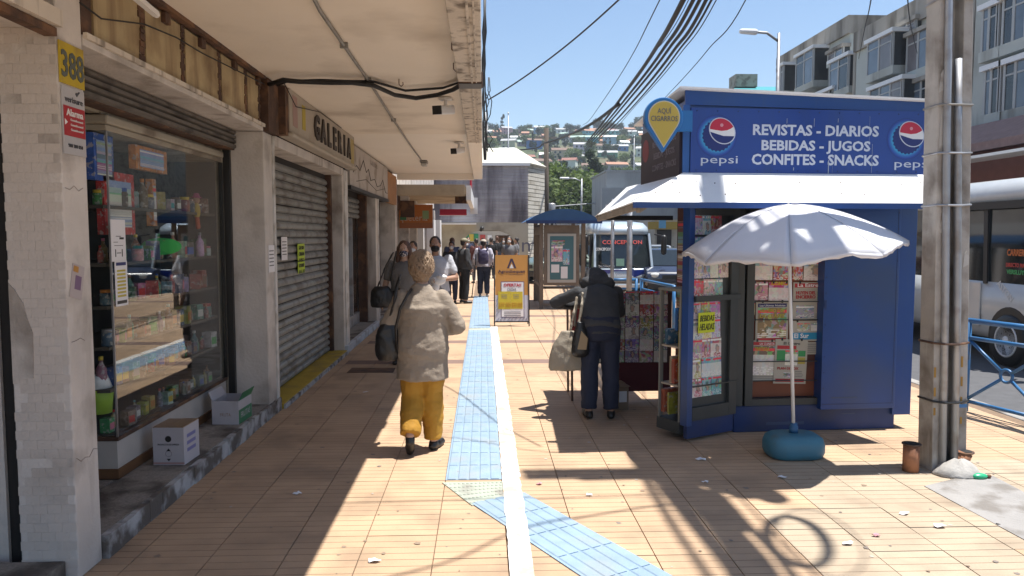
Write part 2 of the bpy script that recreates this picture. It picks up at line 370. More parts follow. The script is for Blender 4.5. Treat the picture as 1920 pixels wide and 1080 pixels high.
for k, (y, x, i, j) in enumerate(cand):
    grey = x > 2.1 and y < 5.2 or (x > 1.7 and y < 4.5)
    dark = j in (14, 15, 21, 33, 45)
    if k < 300: share('paving_tile', tme2 if grey else tme, pave, (x, y, random.uniform(-.0012, .0012)))
    else: tilemb(x, y, rest, 2 if dark else 0, 4 if y < 11 else 2 if y < 14 else 1)
rest.build('paving_tile_field', [m_tile, m_groove, m_tiledark], pave, kind='stuff', recalc=False)
# tactile strip
m_tact = mat('blue tactile tile', (.27, .375, .485), .7, var=.12, vs=8, dirt=(.33, .33, .31), ds=4, dlo=.50, dhi=.72, damt=.62, rnd=.06, bump=.3, bs=60, cont='pos')
m_dome = mat('pale green tactile tile', (.42, .46, .38), .75, var=.1, vs=10, dirt=(.3, .29, .25), ds=5)
tt = MB(); tt.box(.0005, .0, -.012, .3995, .3195, .003)
for b in range(5):
    x = .012 + b * .0768
    tt.prism([(x, .003), (x + .007, .008), (x + .058, .008), (x + .065, .003)], 'y', .005, .315)
ttm = tt.mesh('tactile_tile'); ttm.materials.append(m_tact)
for j in range(50):
    y = Y0 + j * TL
    if j == 26: 
        MB().box(X0, y, -.012, X0 + .4, y + TL, .004).build('tactile_panel', m_dome, pave); continue
    share('tactile_tile', ttm, pave, (X0, y, 0))
P = [G(829, 906), G(941, 904), G(980, 931), G(885, 949)]
dp = MB(); dp.prism([(p.x, p.y) for p in P], 'z', -.002, .006)
for a in range(14):
    for b in range(6):
        u, v = (a + .5) / 14, (b + .5) / 6
        q = (P[0] * (1 - u) + P[1] * u) * (1 - v) + (P[3] * (1 - u) + P[2] * u) * v
        dp.lathe([(.012, .005), (.010, .010), (.004, .0115)], (q.x, q.y, 0), 7)
dp.build('tactile_panel', m_dome, pave)
ang = math.atan2(-.878, .479)
A = Vector((-.275, 5.035, .004)); d_ = Vector((.479, -.878, 0)).normalized(); n_ = Vector((-d_.y, d_.x, 0))
for k in range(0, 10):
    p = A + d_ * (k * TL + .41) + n_ * .4
    share('tactile_tile', ttm, pave, p, (0, 0, ang - R(90) ))
# first, cut tactile tile after the bend
c0 = A + d_ * (.0); c1 = A + d_ * .168
cut = MB(); q = [c0 + n_ * .08 + d_ * .0, c1, c1 + n_ * .4, c0 + n_ * .4 + d_ * (-.05)]
m_line = mat('worn white paint', (.74, .72, .68), .75, var=.06, dirt=(.55, .40, .27), ds=7, dlo=.53, dhi=.62, damt=.9)
ln = MB(); random.seed(3)
def strip_line(xa, xb, ya, yb, z):
    n = max(2, int((yb - ya) / .07)); ring = []
    L_ = [(xa + random.uniform(-.005, .005), ya + (yb - ya) * i / n) for i in range(n + 1)]; R_ = [(xb + random.uniform(-.006, .006), p[1]) for p in L_]
    for i in range(n): ln.add([(*L_[i], z), (*R_[i], z), (*R_[i + 1], z), (*L_[i + 1], z), (*L_[i], z - .003), (*R_[i], z - .003), (*R_[i + 1], z - .003), (*L_[i + 1], z - .003)], [(0, 1, 2, 3), (4, 5, 1, 0), (5, 6, 2, 1), (7, 4, 0, 3)])
strip_line(.132, .258, 2.6, 3.6, .0035); strip_line(.132, .255, 4.0, 5.2, .0145)
for i_ in range(8):
    ya_, yb_ = 3.6 + .05 * i_, 3.65 + .05 * i_; za_, zb_ = .0035 + .011 * i_ / 8, .0035 + .011 * (i_ + 1) / 8
    ln.add([(.132, ya_, za_), (.2565, ya_, za_), (.2565, yb_, zb_), (.132, yb_, zb_)], [(0, 1, 2, 3)])
strip_line(.133, .262, 5.2, 14, .0035)
ln.build('painted_line', m_line, pave)
q = [G(1733, 912), G(1812, 893), G(1862, 893), G(1990, 960), G(1990, 1050)]
MB().prism([(p.x, p.y) for p in q], 'z', -.003, .004).build('cement_patch', mat('cement patch', (.33, .315, .30), .9, var=.15, vs=4, dirt=(.22, .2, .18), ds=5, bump=.5, bs=40), pave)
# manhole-like slot covers in the shade of the canopy
q = [G(650, 699), G(737, 699), G(742, 690), G(660, 690)]
MB().prism([(p.x, p.y) for p in q], 'z', -.003, .003).build('drain_cover', M_['rust'], pave)
# gum marks and dirt spots, then loose litter
sp = MB()
for k in range(420):
    x, y = random.uniform(-1.9, 3.9), random.uniform(3.3, 11); r = random.choice((.005, .007, .009, .012, .016)) * random.uniform(.6, 1.3); n = 8
    sp.add([(x + r * random.uniform(.6, 1.3) * math.cos(6.283 * j / n), y + r * random.uniform(.6, 1.3) * math.sin(6.283 * j / n), .0012 + .0004 * (k % 9)) for j in range(n)], [tuple(range(n))], None, k % 3)
sp.build('gum_spots', [mat('old grey gum', (.24, .20, .17), .8), mat('pale gum', (.50, .43, .36), .8), mat('dark tread mark', (.30, .22, .155), .8)], pave, kind='stuff', recalc=False)
LT = [(1313, 862, 'white paper scrap on the shaded tiles before the magazine stand', .036), (557, 926, 'white torn ticket lying on shaded tiles beside the step', .025), (1012, 908, 'pink sweet wrapper on the sunlit tiles right of the white line', .022),
      (1465, 896, 'crumpled white scrap just below the umbrella base', .03), (700, 1053, 'white crumpled paper scrap at the sunlit bottom edge left of the white line', .03), (1105, 929, 'small white paper twist beside the blue diagonal strip', .02), (1322, 905, 'thin pale straw wrapper in the kiosk shade', .02),
      (1590, 1020, 'pale scrap on the greyer tiles, left of the other litter there', .03), (1760, 987, 'flattened white paper on the greyer tiles near the cement patch', .034), (1695, 964, 'white bit of paper on the greyer tiles below the rusty stub pipe', .028), (1643, 1005, 'red and white sweet wrapper on tiles under the umbrella', .02), (686, 736, 'white slip of paper on shaded tiles behind the walking woman', .03)]
for (x, y, lab, s) in LT:
    c = G(x, y, .003); mb = MB(); n = 9
    up_ = [(s * random.uniform(.7, 1.5) * math.cos(6.283 * j / n), s * random.uniform(.5, 1.0) * math.sin(6.283 * j / n), random.uniform(.002, .016)) for j in range(n)]
    mb.add(up_ + [(0, 0, .012)], [(j, (j + 1) % n, n) for j in range(n)]); o = mb.build('paper_scrap', M_['paper'] if 'pink' not in lab and 'red' not in lab else mat('pink wrapper', (.6, .3, .33), .5), None, label=lab, cat='litter', group='litter on the pavement'); o.location = c
    sm = o.modifiers.new('thick', 'SOLIDIFY'); sm.thickness = .002
# ------------------------------------------------------------------ arcade building on the left
arc = thing('arcade_building', 'grimy cream shop arcade with a concrete canopy over the pavement on the left', 'building', (-2.04, 3.7, 0), world=True)
XF = -2.04
col_y = [(3.70, 3.93), (7.04, 7.38), (10.88, 11.28), (14.2, 14.6), (17.35, 17.75)]
for k, (a, b) in enumerate(col_y):
    bx('column', M_['plaster'], arc, -2.32 if k == 0 else -2.40, a, 0, XF, b, 2.70 if k else 3.2, bevel=.008)
# mosaic tiles on the near face of the first column
mt = MB(); mt.box(.0006, -.0022, .0006, .0685, 0, .0463); tmx = mt.mesh('wall_tile'); tmx.materials.append(M_['tilewall'])
first = KIDS[arc][0]
for r in range(62):
    for c in range(4):
        if random.random() < .03: continue
        if r % 2 and c == 3: continue
        share('wall_tile', tmx, first, (-2.3185 + c * .069 + (.0345 if r % 2 else 0), 3.70, .06 + r * .047), (random.uniform(-.006, .006), 0, random.uniform(-.008, .008))) .location -= OFF[arc]
pp_ = [(-2.315, 1.02), (-2.215, 1.03), (-2.21, 1.25), (-2.235, 1.33), (-2.25, 1.40), (-2.29, 1.47), (-2.315, 1.5)]
MB().prism(pp_, 'y', 3.6925, 3.6985).build('plaster_patch', M_['plaster'], arc)
for cr in ([(-2.04, .5), (-2.038, .9), (-2.042, 1.3)], ): pass
for zc_, n_c in ((1.96, 5), (1.2, 4), (.6, 6)):
    P_ = [(XF + .001, 3.72 + .04 * i, zc_ + random.uniform(-.02, .02)) for i in range(n_c)]; MB().tube(P_, .0012, 4).build('crack', M_['rust'], arc)
# wall and pilaster behind / beside column one
bx('side_wall', M_['plaster'], arc, -2.75, 3.78, 0, -2.43, 3.98, 3.2)
bx('side_wall', M_['dark'], arc, -2.43, 3.8, 0, -2.322, 3.86, 3.2)  # near-black strip: shade of the gap beside the column put in as colour
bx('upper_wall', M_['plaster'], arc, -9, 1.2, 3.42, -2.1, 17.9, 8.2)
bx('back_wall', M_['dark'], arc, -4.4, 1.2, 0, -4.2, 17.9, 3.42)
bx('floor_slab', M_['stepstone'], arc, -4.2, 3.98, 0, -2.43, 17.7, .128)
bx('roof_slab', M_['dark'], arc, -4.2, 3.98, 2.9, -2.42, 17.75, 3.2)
# canopy
bx('canopy_slab', M_['ceiling'], arc, -2.6, .9, 3.2, -.22, 10.9, 3.42)
bx('canopy_slab', M_['ceilwhite'], arc, -2.6, 10.903, 3.2, -.22, 17.9, 3.42)
bx('canopy_fascia', M_['fascia'], arc, -.218, .9, 3.08, -.012, 10.9, 3.6, bevel=.006)
bx('canopy_fascia', M_['ceilwhite'], arc, -.218, 10.902, 3.08, -.012, 17.9, 3.6, bevel=.006)
bx('drip_moulding', M_['fascia'], arc, -.10, .9, 3.068, -.085, 10.9, 3.0785); bx('drip_moulding', M_['fascia'], arc, -.06, .9, 3.07, -.05, 10.9, 3.0785)
bx('end_beam', M_['ceilwhite'], arc, -2.03, 17.70, 3.06, -.22, 17.9, 3.198)
bx('wall_moulding', M_['rust'], arc, -2.06, 3.95, 3.17, -2.0, 7.03, 3.199)
# bay zero (left edge of the frame)
bx('lintel', M_['plaster'], arc, -2.75, 1.2, 2.72, -2.06, 3.69, 2.80); bx('lintel_trim', M_['rust'], arc, -2.09, 1.2, 2.68, -2.03, 3.69, 2.718)
bx('lintel_trim', M_['fascia'], arc, -2.055, 1.2, 2.722, -2.0, 3.69, 2.80)
bx('fascia_panel', M_['rust'], arc, -2.3, 1.2, 2.81, -2.12, 3.6, 3.19)
bx('step', M_['stepstone'], arc, -4, .5, 0, -2.10, 3.69, .10)
# bay one: lintel, yellowed panels, posts
bx('lintel', M_['plaster'], arc, -2.42, 3.935, 2.70, -2.035, 7.035, 2.755, bevel=.006)
bx('lintel_trim', M_['fascia'], arc, -2.036, 3.935, 2.735, -2.015, 7.035, 2.765)
bx('sign_backing', M_['rust'], arc, -2.2, 3.935, 2.757, -2.09, 7.035, 3.165)
ye = [4.02, 4.62, PX(285, 90, XF).y, PX(400, 130, XF).y, PX(482, 160, XF).y]
ye = [4.05, 4.66, 5.27, 5.98, 6.62, 7.0]
for a, b in zip(ye[:-1], ye[1:]):
    o = bx('sign_panel', M_['yellowed'], arc, -2.088, a + .025, 2.775, -2.05, b - .045, 3.155)
    rg_ = MB()
    for q_ in range(9): z_ = 2.78 + .042 * q_; rg_.box(-2.06, b - .05 - random.uniform(0, .03), z_, -2.047 + random.uniform(0, .006), b - .02 + random.uniform(0, .03), z_ + random.uniform(.02, .05))
    rg_.build('rust_edge', M_['rust'], arc)
    bx('gap_batten', M_['rust'], arc, -2.088, b - .022, 2.775, -2.056, b + .004, 3.16)
    bx('bracket', M_['rust'], arc, -2.048, a + .25, 3.09, -2.02, a + .33, 3.155)
bx('post', M_['rust'], arc, -2.11, 3.94, 2.72, -2.045, 4.04, 3.19); bx('post', M_['plaster'], arc, -2.2, 3.72, 3.2, -2.05, 3.92, 3.4)
bx('post', M_['rust'], arc, -2.3, 7.05, 2.703, -1.99, 7.4, 3.19)
# shop window bay: roller box, boarded soffit, bay window
rb = bx('roller_box', M_['rust'], arc, -2.42, 4.0, 2.52, -2.3, 7.02, 2.698)
for k in range(4): MB().prism([(-2.3, 2.53 + k * .042), (-2.275, 2.54 + k * .042), (-2.275, 2.563 + k * .042), (-2.3, 2.569 + k * .042)], 'y', 4.0, 7.0).build('slat', mat('dirty roller slat', (.16, .14, .12), .6, var=.2, vs=4, dirt=(.06, .05, .04), ds=4, dlo=.48), rb)
sf = bx('board_soffit', M_['cream'], arc, -2.5, 4.0, 2.505, -2.425, 7.0, 2.697)
for k in range(24): bx('board', M_['cream'], sf, -2.424, 4.85 + k * .088, 2.50, -2.418, 4.932 + k * .088, 2.697)
win = bx('shop_window', M_['whitewood'], arc, -2.94, 4.87, .13, -2.405, 6.93, .385)
def wb(name, m, *c, **k): return bx(name, m, win, *c, **k)
wb('skirting', M_['wood'], -2.95, 4.855, .132, -2.393, 6.94, .20, bevel=.004)
wb('sill', M_['rust'], -2.95, 4.86, .386, -2.39, 6.945, .412, bevel=.004)
wb('head_moulding', M_['cream'], -2.95, 4.84, 2.44, -2.375, 6.95, 2.498, bevel=.012); wb('head_moulding', M_['cream'], -2.95, 4.86, 2.40, -2.395, 6.93, 2.438, bevel=.006)
wb('pane', M_['glass'], -2.404, 4.882, .413, -2.398, 6.925, 2.398); wb('pane', M_['glass'], -2.93, 4.872, .413, -2.41, 4.878, 2.398)
wb('corner_bead', M_['galv'], -2.408, 4.868, .413, -2.397, 4.88, 2.398)
wb('frame', M_['black'], -2.42, 6.93, .413, -2.39, 6.955, 2.398)
bx('jamb_panel', M_['cream'], arc, -2.46, 6.955, .13, -2.40, 7.038, 2.52)
bx('shutter_guide', M_['black'], arc, -2.40, 6.99, .13, -2.34, 7.036, 2.52)
SHZ = [.42, .72, 1.0, 1.27, 1.55, 1.93]
for z in SHZ: bx('shelf', mat('shelf board', (.09, .075, .06), .6), win, -2.93, 4.9, z - .022, -2.45, 6.9, z)
bx('shop_back', mat('shop interior', (.035, .032, .03), .7, var=.3), win, -3.0, 4.9, .41, -2.96, 6.92, 2.4)
# steps along the front
st = MB(); st.box(-2.42, 3.94, 0, -2.055, 7.36, .128); st.build('step', M_['stepstone'], arc)
e = MB()
for k in range(20):
    y = 3.94 + k * .171; jx = random.uniform(-.006, .006); e.box(-2.054 + 0, y + .001, 0, -2.015 + jx, y + .17, .126 + random.uniform(-.01, .004))
e.build('step_edge', M_['stepedge'], arc)
bx('step', M_['yellowpaint'], arc, -2.5, 7.39, 0, -2.0, 10.87, .052, bevel=.006); bx('step_edge', M_['stepedge'], arc, -1.998, 7.39, 0, -1.978, 10.87, .044)
bx('step', M_['stepstone'], arc, -2.7, 11.3, 0, -2.06, 17.7, .10); bx('step_edge', mat('bluish white paint', (.55, .6, .66), .6, var=.06, dirt=(.3, .3, .3), ds=5), arc, -2.058, 10.9, 0, -1.99, 14.2, .11, bevel=.006)
bx('column_edge', mat('white edge paint', (.68, .67, .65), .6, dirt=(.4, .37, .33), ds=4), arc, XF - .0, 11.0, .11, XF + .012, 11.26, 2.69)
bx('column_edge', MATS['white edge paint'], arc, XF - .0, 7.30, .11, XF + .012, 7.37, 2.69); bx('column_edge', MATS['white edge paint'], arc, XF, 14.5, .11, XF + .012, 14.59, 2.6)
# galleria roller shutter, slat by slat
def shutter(parent, X, y0, y1, z0, z1, pitch=.092):
    s = bx('roller_shutter', M_['dark'], parent, X - .06, y0, z0, X - .03, y1, z1)
    L_ = y1 - y0; sm = MB(); pts = [(-.028, 0), (-.004, .014), (0, .03), (-.002, .05), (-.012, .068), (-.028, .078), (-.030, .086)]
    sm.prism(pts, 'y', 0, L_); me = sm.mesh('slat'); me.materials.append(M_['steelslat'])
    n = int((z1 - z0) / pitch)
    for k in range(n):
        o = share('slat', me, s, Vector((X + random.uniform(-.002, .002), y0, z0 + k * pitch)) - OFF[arc])
    return s
shutter(arc, -2.235, 7.4, 10.78, .055, 2.60)
bx('shutter_guide', M_['rust'], arc, -2.30, 10.785, .055, -2.19, 10.878, 2.6); bx('shutter_head', M_['plaster'], arc, -2.42, 7.385, 2.60, -2.02, 10.875, 2.705, bevel=.01)
# bay three: small shutter over the glazed door
shutter(arc, -2.32, 11.3, 14.18, 2.05, 2.50)
dr = bx('shop_door', M_['galv'], arc, -2.40, 11.3, .102, -2.34, 14.18, .30)
for y in (11.32, 12.35, 13.3, 14.1): bx('frame', M_['galv'], dr, -2.40, y, .30, -2.33, y + .05, 2.04)
bx('pane', M_['glass'], dr, -2.375, 11.37, .301, -2.368, 14.1, 2.04); bx('shutter_guide', M_['rust'], arc, -2.36, 14.05, .1, -2.2, 14.19, 2.5)
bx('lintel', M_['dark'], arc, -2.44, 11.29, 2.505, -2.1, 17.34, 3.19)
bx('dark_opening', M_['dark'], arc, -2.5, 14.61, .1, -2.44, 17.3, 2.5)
for y, mm in ((15.0, 'white'), (16.4, 'paper')): bx('door_leaf', M_[mm], arc, -2.43, y, .11, -2.41, y + .35, 2.2)
# ------------------------------------------------------------------ signs and fittings under the canopy
random.seed(21)
ga = thing('shop_sign', 'cream box sign lettered GALERIA above the closed roller shutter', 'sign', (-2.03, 7.5, 2.7), world=True)
m_signcream = mat('aged cream sign face', (.47, .42, .35), .65, var=.08, dirt=(.26, .2, .15), ds=3, dlo=.55, dhi=.75, damt=.6)
bx('box', m_signcream, ga, -2.035, 7.55, 2.76, -1.92, 11.25, 3.195, bevel=.01)
bx('bottom_moulding', m_signcream, ga, -2.035, 7.52, 2.71, -1.88, 11.3, 2.758, bevel=.02)
bx('end_board', M_['rust'], ga, -2.035, 7.42, 2.72, -1.93, 7.545, 3.19)
bx('emblem_patch', mat('faded yellow print', (.5, .40, .06), .7), ga, -1.919, 8.05, 2.86, -1.917, 8.2, 3.12); bx('emblem_patch', mat('faded pink print', (.42, .28, .25), .7), ga, -1.919, 7.66, 2.84, -1.917, 7.85, 3.15)
bx('end_patch', mat('faded yellow end', (.45, .36, .14), .7), ga, -1.919, 10.95, 2.79, -1.917, 11.2, 3.14)
m_lett = mat('weathered dark letter', (.055, .045, .04), .7, var=.3)
lx = [563, 588, 602, 615, 625, 634, 642]
for ch, k in zip('GALERIA', range(7)):
    y = 8.72 + (10.75 - 8.72) * k / 6 - (.0 if ch != 'I' else .0)
    text(ch, .265, m_lett, (-1.918, y, 2.845), (0, 1, 0), (0, 0, 1), ga, 'letter', depth=.018, bold=.035, width=None if ch != 'I' else .07)
mo = thing('shop_sign', 'whitish sign board with a sketched mountain line beyond the GALERIA sign', 'sign', (-2.03, 11.4, 2.4), world=True)
bx('board', mat('greyish sign board', (.50, .46, .43), .6, var=.06, dirt=(.3, .26, .22), ds=3), mo, -2.09, 11.42, 2.50, -2.02, 15.9, 3.15); bx('end_board', mat('orange brown board', (.42, .2, .07), .6, var=.15), mo, -2.09, 15.92, 2.44, -2.02, 17.5, 3.10)
bx('rim', M_['black'], mo, -2.1, 11.4, 2.44, -2.0, 15.9, 2.498)
pts = [(11.7, 2.72), (12.0, 2.85), (12.35, 2.8), (12.7, 3.0), (13.0, 2.82), (13.25, 2.9), (13.5, 2.72), (14.0, 2.78), (14.3, 2.66), (14.8, 2.72), (15.1, 2.85), (15.5, 2.62), (15.8, 2.62)]
MB().tube([(-2.018, a, b) for a, b in pts], .007, 5).build('mountain_line', m_lett, mo)
MB().tube([(-2.018, 12.0, 2.6), (-2.018, 13, 2.7), (-2.018, 14.2, 2.58), (-2.018, 15.5, 2.7)], .005, 5).build('mountain_line', m_lett, mo)
text('GALERIA', .09, mat('faint grey print', (.34, .3, .28), .7), (-2.018, 13.9, 3.0), (0, 1, 0), (0, 0, 1), mo, width=.9); 
# 388 plate, alarm plate, stickers
X1 = XF + .004
np_ = thing('number_plate', 'yellow house number plate 388 high on the first column', 'sign', (XF, 3.69, 2.45), world=True)
bx('plate', mat('yellow plate', (.56, .40, .02), .5, var=.06, dirt=(.3, .2, .05), ds=6), np_, XF + .002, 3.705, 2.47, XF + .009, 3.922, 2.67)
text('388', .125, mat('grey green digits', (.10, .115, .10), .6), (XF + .0095, 3.813, 2.505), (0, 1, 0), (0, 0, 1), np_, width=.20, bold=.02)
al = thing('alarm_plate', 'white and red alarm warning plate under the number 388', 'sign', (XF, 3.69, 2.1), world=True)
bx('plate', mat('silver plate', (.50, .49, .50), .45, var=.05), al, XF + .002, 3.715, 2.13, XF + .008, 3.915, 2.458)
bx('red_field', mat('alarm red', (.42, .022, .03), .5), al, XF + .0085, 3.72, 2.22, XF + .010, 3.91, 2.365)
text('verisure', .03, mat('dark grey print', (.08, .08, .09), .5), (XF + .0085, 3.815, 2.385), (0, 1, 0), (0, 0, 1), al, width=.16)
text('Alarma', .034, M_['white'], (XF + .0105, 3.815, 2.318), (0, 1, 0), (0, 0, 1), al, width=.15, bold=.01)
for k in range(3): text('Conectada a central', .011, M_['white'], (XF + .0105, 3.83, 2.295 - k * .024), (0, 1, 0), (0, 0, 1), al, width=.11)
text('900 200 850', .018, MATS['dark grey print'], (XF + .0085, 3.815, 2.165), (0, 1, 0), (0, 0, 1), al, width=.13)
MB().prism([(3.725, 2.27), (3.75, 2.285), (3.725, 2.30)], 'x', XF + .0102, XF + .0115).build('arrow', M_['white'], al)
MB().prism([(3.83, 2.435), (3.845, 2.422), (3.875, 2.45), (3.86, 2.45), (3.846, 2.438), (3.84, 2.444)], 'x', XF + .0085, XF + .0100).build('emblem', MATS['dark grey print'], al)
stk = thing('flyer', 'tilted pale flyer stuck halfway up the first column', 'flyer', (XF + .001, 3.79, 1.50)); 
o = bx('sheet', mat('flyer paper', (.48, .42, .42), .6), stk, 0, -.055, -.085, .002, .055, .085); stk.rotation_euler = (R(-14), 0, 0)
bx('picture', mat('flyer purple print', (.20, .12, .22), .6), stk, .0022, -.02, -.04, .003, .035, .03); bx('picture', mat('flyer orange print', (.5, .25, .05), .6), stk, .0022, -.045, .045, .003, .0, .075)
# shutter notices (fluorescent green) and pale notices
ng = thing('notice', 'fluorescent green handwritten notice taped on the grey roller shutter', 'notice', (-2.225, 8.9, 1.2), world=True)
m_fluo = mat('fluorescent green paper', (.50, .66, .04), .6, var=.05)
yc = PX(565, 485, -2.22)
for k, (a, b) in enumerate(((457, 488), (490, 512))):
    z1 = PX(565, a, -2.22).z; z0 = PX(565, b, -2.22).z
    bx('sheet', m_fluo, ng, -2.222, yc.y - .17, z0, -2.219, yc.y + .17, z1)
    for r in range(2 + (k == 0)): text(('GALERIA', 'CERRADA', 'AVISO')[r] if k == 0 else ('HORARIO', '10 A 18')[r], .045, M_['black'], (-2.2185, yc.y, z1 - .07 - r * .075), (0, 1, 0), (0, 0, 1), ng, width=.26)
for x, y, s, lab in ((533, 466, .12, 'small white notice taped on the roller shutter left of the green one'), (509, 485, .10, 'pale curled leaflet stuck on the edge of the second column')):
    c = PX(x, y, -2.22) if x > 515 else PX(x, y, XF + .004)
    t = thing('notice', lab, 'notice', c); bx('sheet', M_['paper'], t, 0, -s, -.13, .003, s, .13)
    for r in range(5): bx('text_row', MATS['dark grey print'], t, .0032, -s * .8, .07 - r * .035, .0036, s * .7, .08 - r * .035)
# posters on the shop window glass
def gp(x, y): return PX(x, y, -2.397)
for i, (xa, xb, ya, yb, lab) in enumerate(((206, 236, 411, 489, 'white health notice with pictograms stuck on the shop window glass'), (214, 240, 490, 571, 'white poster with yellow lines stuck low on the shop window glass'))):
    a = gp(xa, ya); b = gp(xb, yb); t = thing('poster', lab, 'poster', (-2.396, 0, 0), world=True)
    bx('sheet', M_['paper'], t, -2.3965, a.y, b.z, -2.394, b.y, a.z)
    wy = b.y - a.y; hz = a.z - b.z
    if i == 0:
        for (u, v, r) in ((.27, .83, .07), (.72, .80, .13)): MB().lathe([(r * wy * 1.0, 0), (r * wy, .001)], (0, 0, 0), 14).build('pictogram', M_['black'], t)
        for o, (u, v) in zip(KIDS[t][-2:], ((.27, .83), (.72, .80))): o.rotation_euler = (0, R(90), 0); o.location = Vector((-2.3938, a.y + u * wy, b.z + v * hz)) - OFF[t]; 
        for (u, v, ww, hh) in ((.5, .60, .35, .015), (.72, .55, .3, .05), (.3, .46, .3, .012), (.5, .38, .6, .012), (.27, .20, .06, .18), (.73, .20, .06, .18), (.5, .2, .3, .02)): bx('print_block', M_['black'], t, -2.3938, a.y + (u - ww / 2) * wy, b.z + (v - hh / 2) * hz, -2.3932, a.y + (u + ww / 2) * wy, b.z + (v + hh / 2) * hz)
    else:
        bx('print_block', M_['navy'], t, -2.3938, a.y + .1 * wy, b.z + .9 * hz, -2.3932, a.y + .9 * wy, b.z + .97 * hz)
        for k in range(8): bx('print_block', mat('yellow print', (.6, .5, .08), .6), t, -2.3938, a.y + .15 * wy, b.z + (.2 + .08 * k) * hz, -2.3932, a.y + .85 * wy, b.z + (.245 + .08 * k) * hz)
        bx('print_block', M_['black'], t, -2.3938, a.y + .1 * wy, b.z + .05 * hz, -2.3932, a.y + .9 * wy, b.z + .12 * hz)
# goods in the window
cols = {'red': (.45, .03, .03), 'blue': (.03, .09, .35), 'yellow': (.55, .4, .04), 'green': (.06, .35, .08), 'white': (.6, .6, .58), 'orange': (.5, .18, .03), 'brown': (.2, .1, .05), 'teal': (.04, .28, .3), 'pink': (.55, .16, .25), 'grey': (.25, .25, .26)}
m_good = mat('printed packaging', objcol=True, rough=.45, var=.45, vs=22, dirt=(.45, .43, .4), ds=30, dlo=.56, dhi=.6, damt=.7); m_cap = mat('packaging print', objcol=True, rough=.4)
def gbox(): 
    return MB().box(-.05, -.045, 0, .05, .045, .14)
gm = {}
for nm in ('box', 'jar', 'bottle'):
    if nm == 'box': a = MB().box(-.05, -.05, 0, .05, .05, .15); b = MB().box(.0505, -.04, .03, .052, .04, .10)
    elif nm == 'jar': a = MB().lathe([(.04, 0), (.045, .01), (.045, .09), (.038, .1)], n=12); b = MB().lathe([(.04, .1005), (.04, .125)], n=12)
    else: a = MB().lathe([(.03, 0), (.034, .01), (.034, .12), (.012, .16), (.012, .18)], n=10); b = MB().lathe([(.014, .18), (.014, .205)], n=10)
    ma, mb_ = a.mesh(nm, nm != 'box'), b.mesh('lid', nm != 'box'); ma.materials.append(m_good); mb_.materials.append(m_cap); gm[nm] = (ma, mb_)
ordn = ['bottom', 'second', 'third', 'fourth', 'fifth', 'top']; nth = ['first', 'second', 'third', 'fourth', 'fifth', 'sixth', 'seventh', 'eighth', 'ninth', 'tenth', 'eleventh', 'twelfth', 'thirteenth', 'fourteenth', 'fifteenth', 'sixteenth'] + ['seventeenth', 'eighteenth', 'nineteenth', 'twentieth'] + ['twenty ' + q for q in ('first', 'second', 'third', 'fourth', 'fifth', 'sixth', 'seventh', 'eighth', 'ninth')] + ['thirtieth'] + ['thirty ' + q for q in ('first', 'second', 'third', 'fourth', 'fifth', 'sixth', 'seventh', 'eighth', 'ninth')] + ['fortieth']
ck = list(cols)
for si, z in enumerate(SHZ):
    y = 4.97; k = 0
    while y < 6.82:
        nm = random.choice(['box', 'box', 'jar', 'bottle']); cn = random.choice(ck) if si else random.choice(['grey', 'grey', 'white', 'green', 'yellow']); sc = random.uniform(.5, 1.05) if si else random.uniform(.5, .7)
        t = thing('goods_' + nm, f'{cn} {nm} on the {ordn[si]} shelf in the shop window, {nth[k]} from the left', nm, (-2.47 - random.uniform(0, .07), y, z), random.uniform(-.4, .4), group='goods in the shop window')
        a = share(nm, gm[nm][0], t, (0, 0, 0), scale=(sc, sc, sc)); b = share('label' if nm == 'box' else 'lid', gm[nm][1], t, (0, 0, 0), scale=(sc, sc, sc))
        a.color = (*[(c * .7 + sum(cols[cn]) / 3 * .3) * random.uniform(.45, .9) for c in cols[cn]], 1); b.color = (*cols[random.choice(ck)], 1)
        y += .10 * sc + random.uniform(.0, .03); k += 1
for x, y, wy, hz, cn, lab in ((225, 382, .42, .42, 'red', 'red bordered toy box with blue picture hanging inside the shop window'), (285, 300, .52, .17, 'orange', 'long red and yellow toy pack hung at the top of the shop window'), (195, 296, .25, .30, 'blue', 'tall blue carton at the upper left corner of the shop window'), (290, 380, .06, .35, 'orange', 'narrow orange pack hanging mid height inside the shop window')):
    c = PX(x, y, -2.47); t = thing('toy_pack', lab, 'toy', c, 0, group='packs hanging in the shop window')
    o = bx('carton', m_good, t, -.05, -wy / 2, -hz / 2, 0, wy / 2, hz / 2); o.color = (*cols[cn], 1)
    o = bx('picture', cover('window pack print'), t, .001, -wy * .38, -hz * .38, .003, wy * .38, hz * .36); o.color = (.25, .35, .6, 1)
fr = thing('toy_racket', 'bright green oval toy racket standing on the shelf in the shop window', 'toy', PX(303, 462, -2.46)); MB().lathe([(.05, 0), (.065, .004), (.065, .012), (.05, .016)], n=20, sy=2.2).build('rim', mat('bright green plastic', (.03, .45, .08), .4), fr); MB().lathe([(.05, .006), (.049, .0125)], n=20, sy=2.2).build('web', mat('grey net', (.25, .27, .25), .6), fr); fr.rotation_euler = (R(75), R(90), 0)
dl = thing('doll', 'small doll with a pink hat hanging in the right part of the shop window', 'toy', PX(369, 395, -2.46)); MB().ell((0, 0, 0), (.03, .03, .07)).build('body', mat('yellow cloth', (.55, .4, .08), .7), dl, True); MB().ell((0, 0, .09), (.028, .028, .03)).build('head', M_['skinpale'], dl, True); MB().lathe([(.05, .11), (.03, .12), (.02, .15)], n=10).build('hat', mat('pink cloth', (.5, .06, .25), .7), dl, True); MB().limb((0, 0, -.05), (0, .02, -.14), .018, .02).build('leg', mat('red cloth', (.5, .08, .03), .7), dl, True)
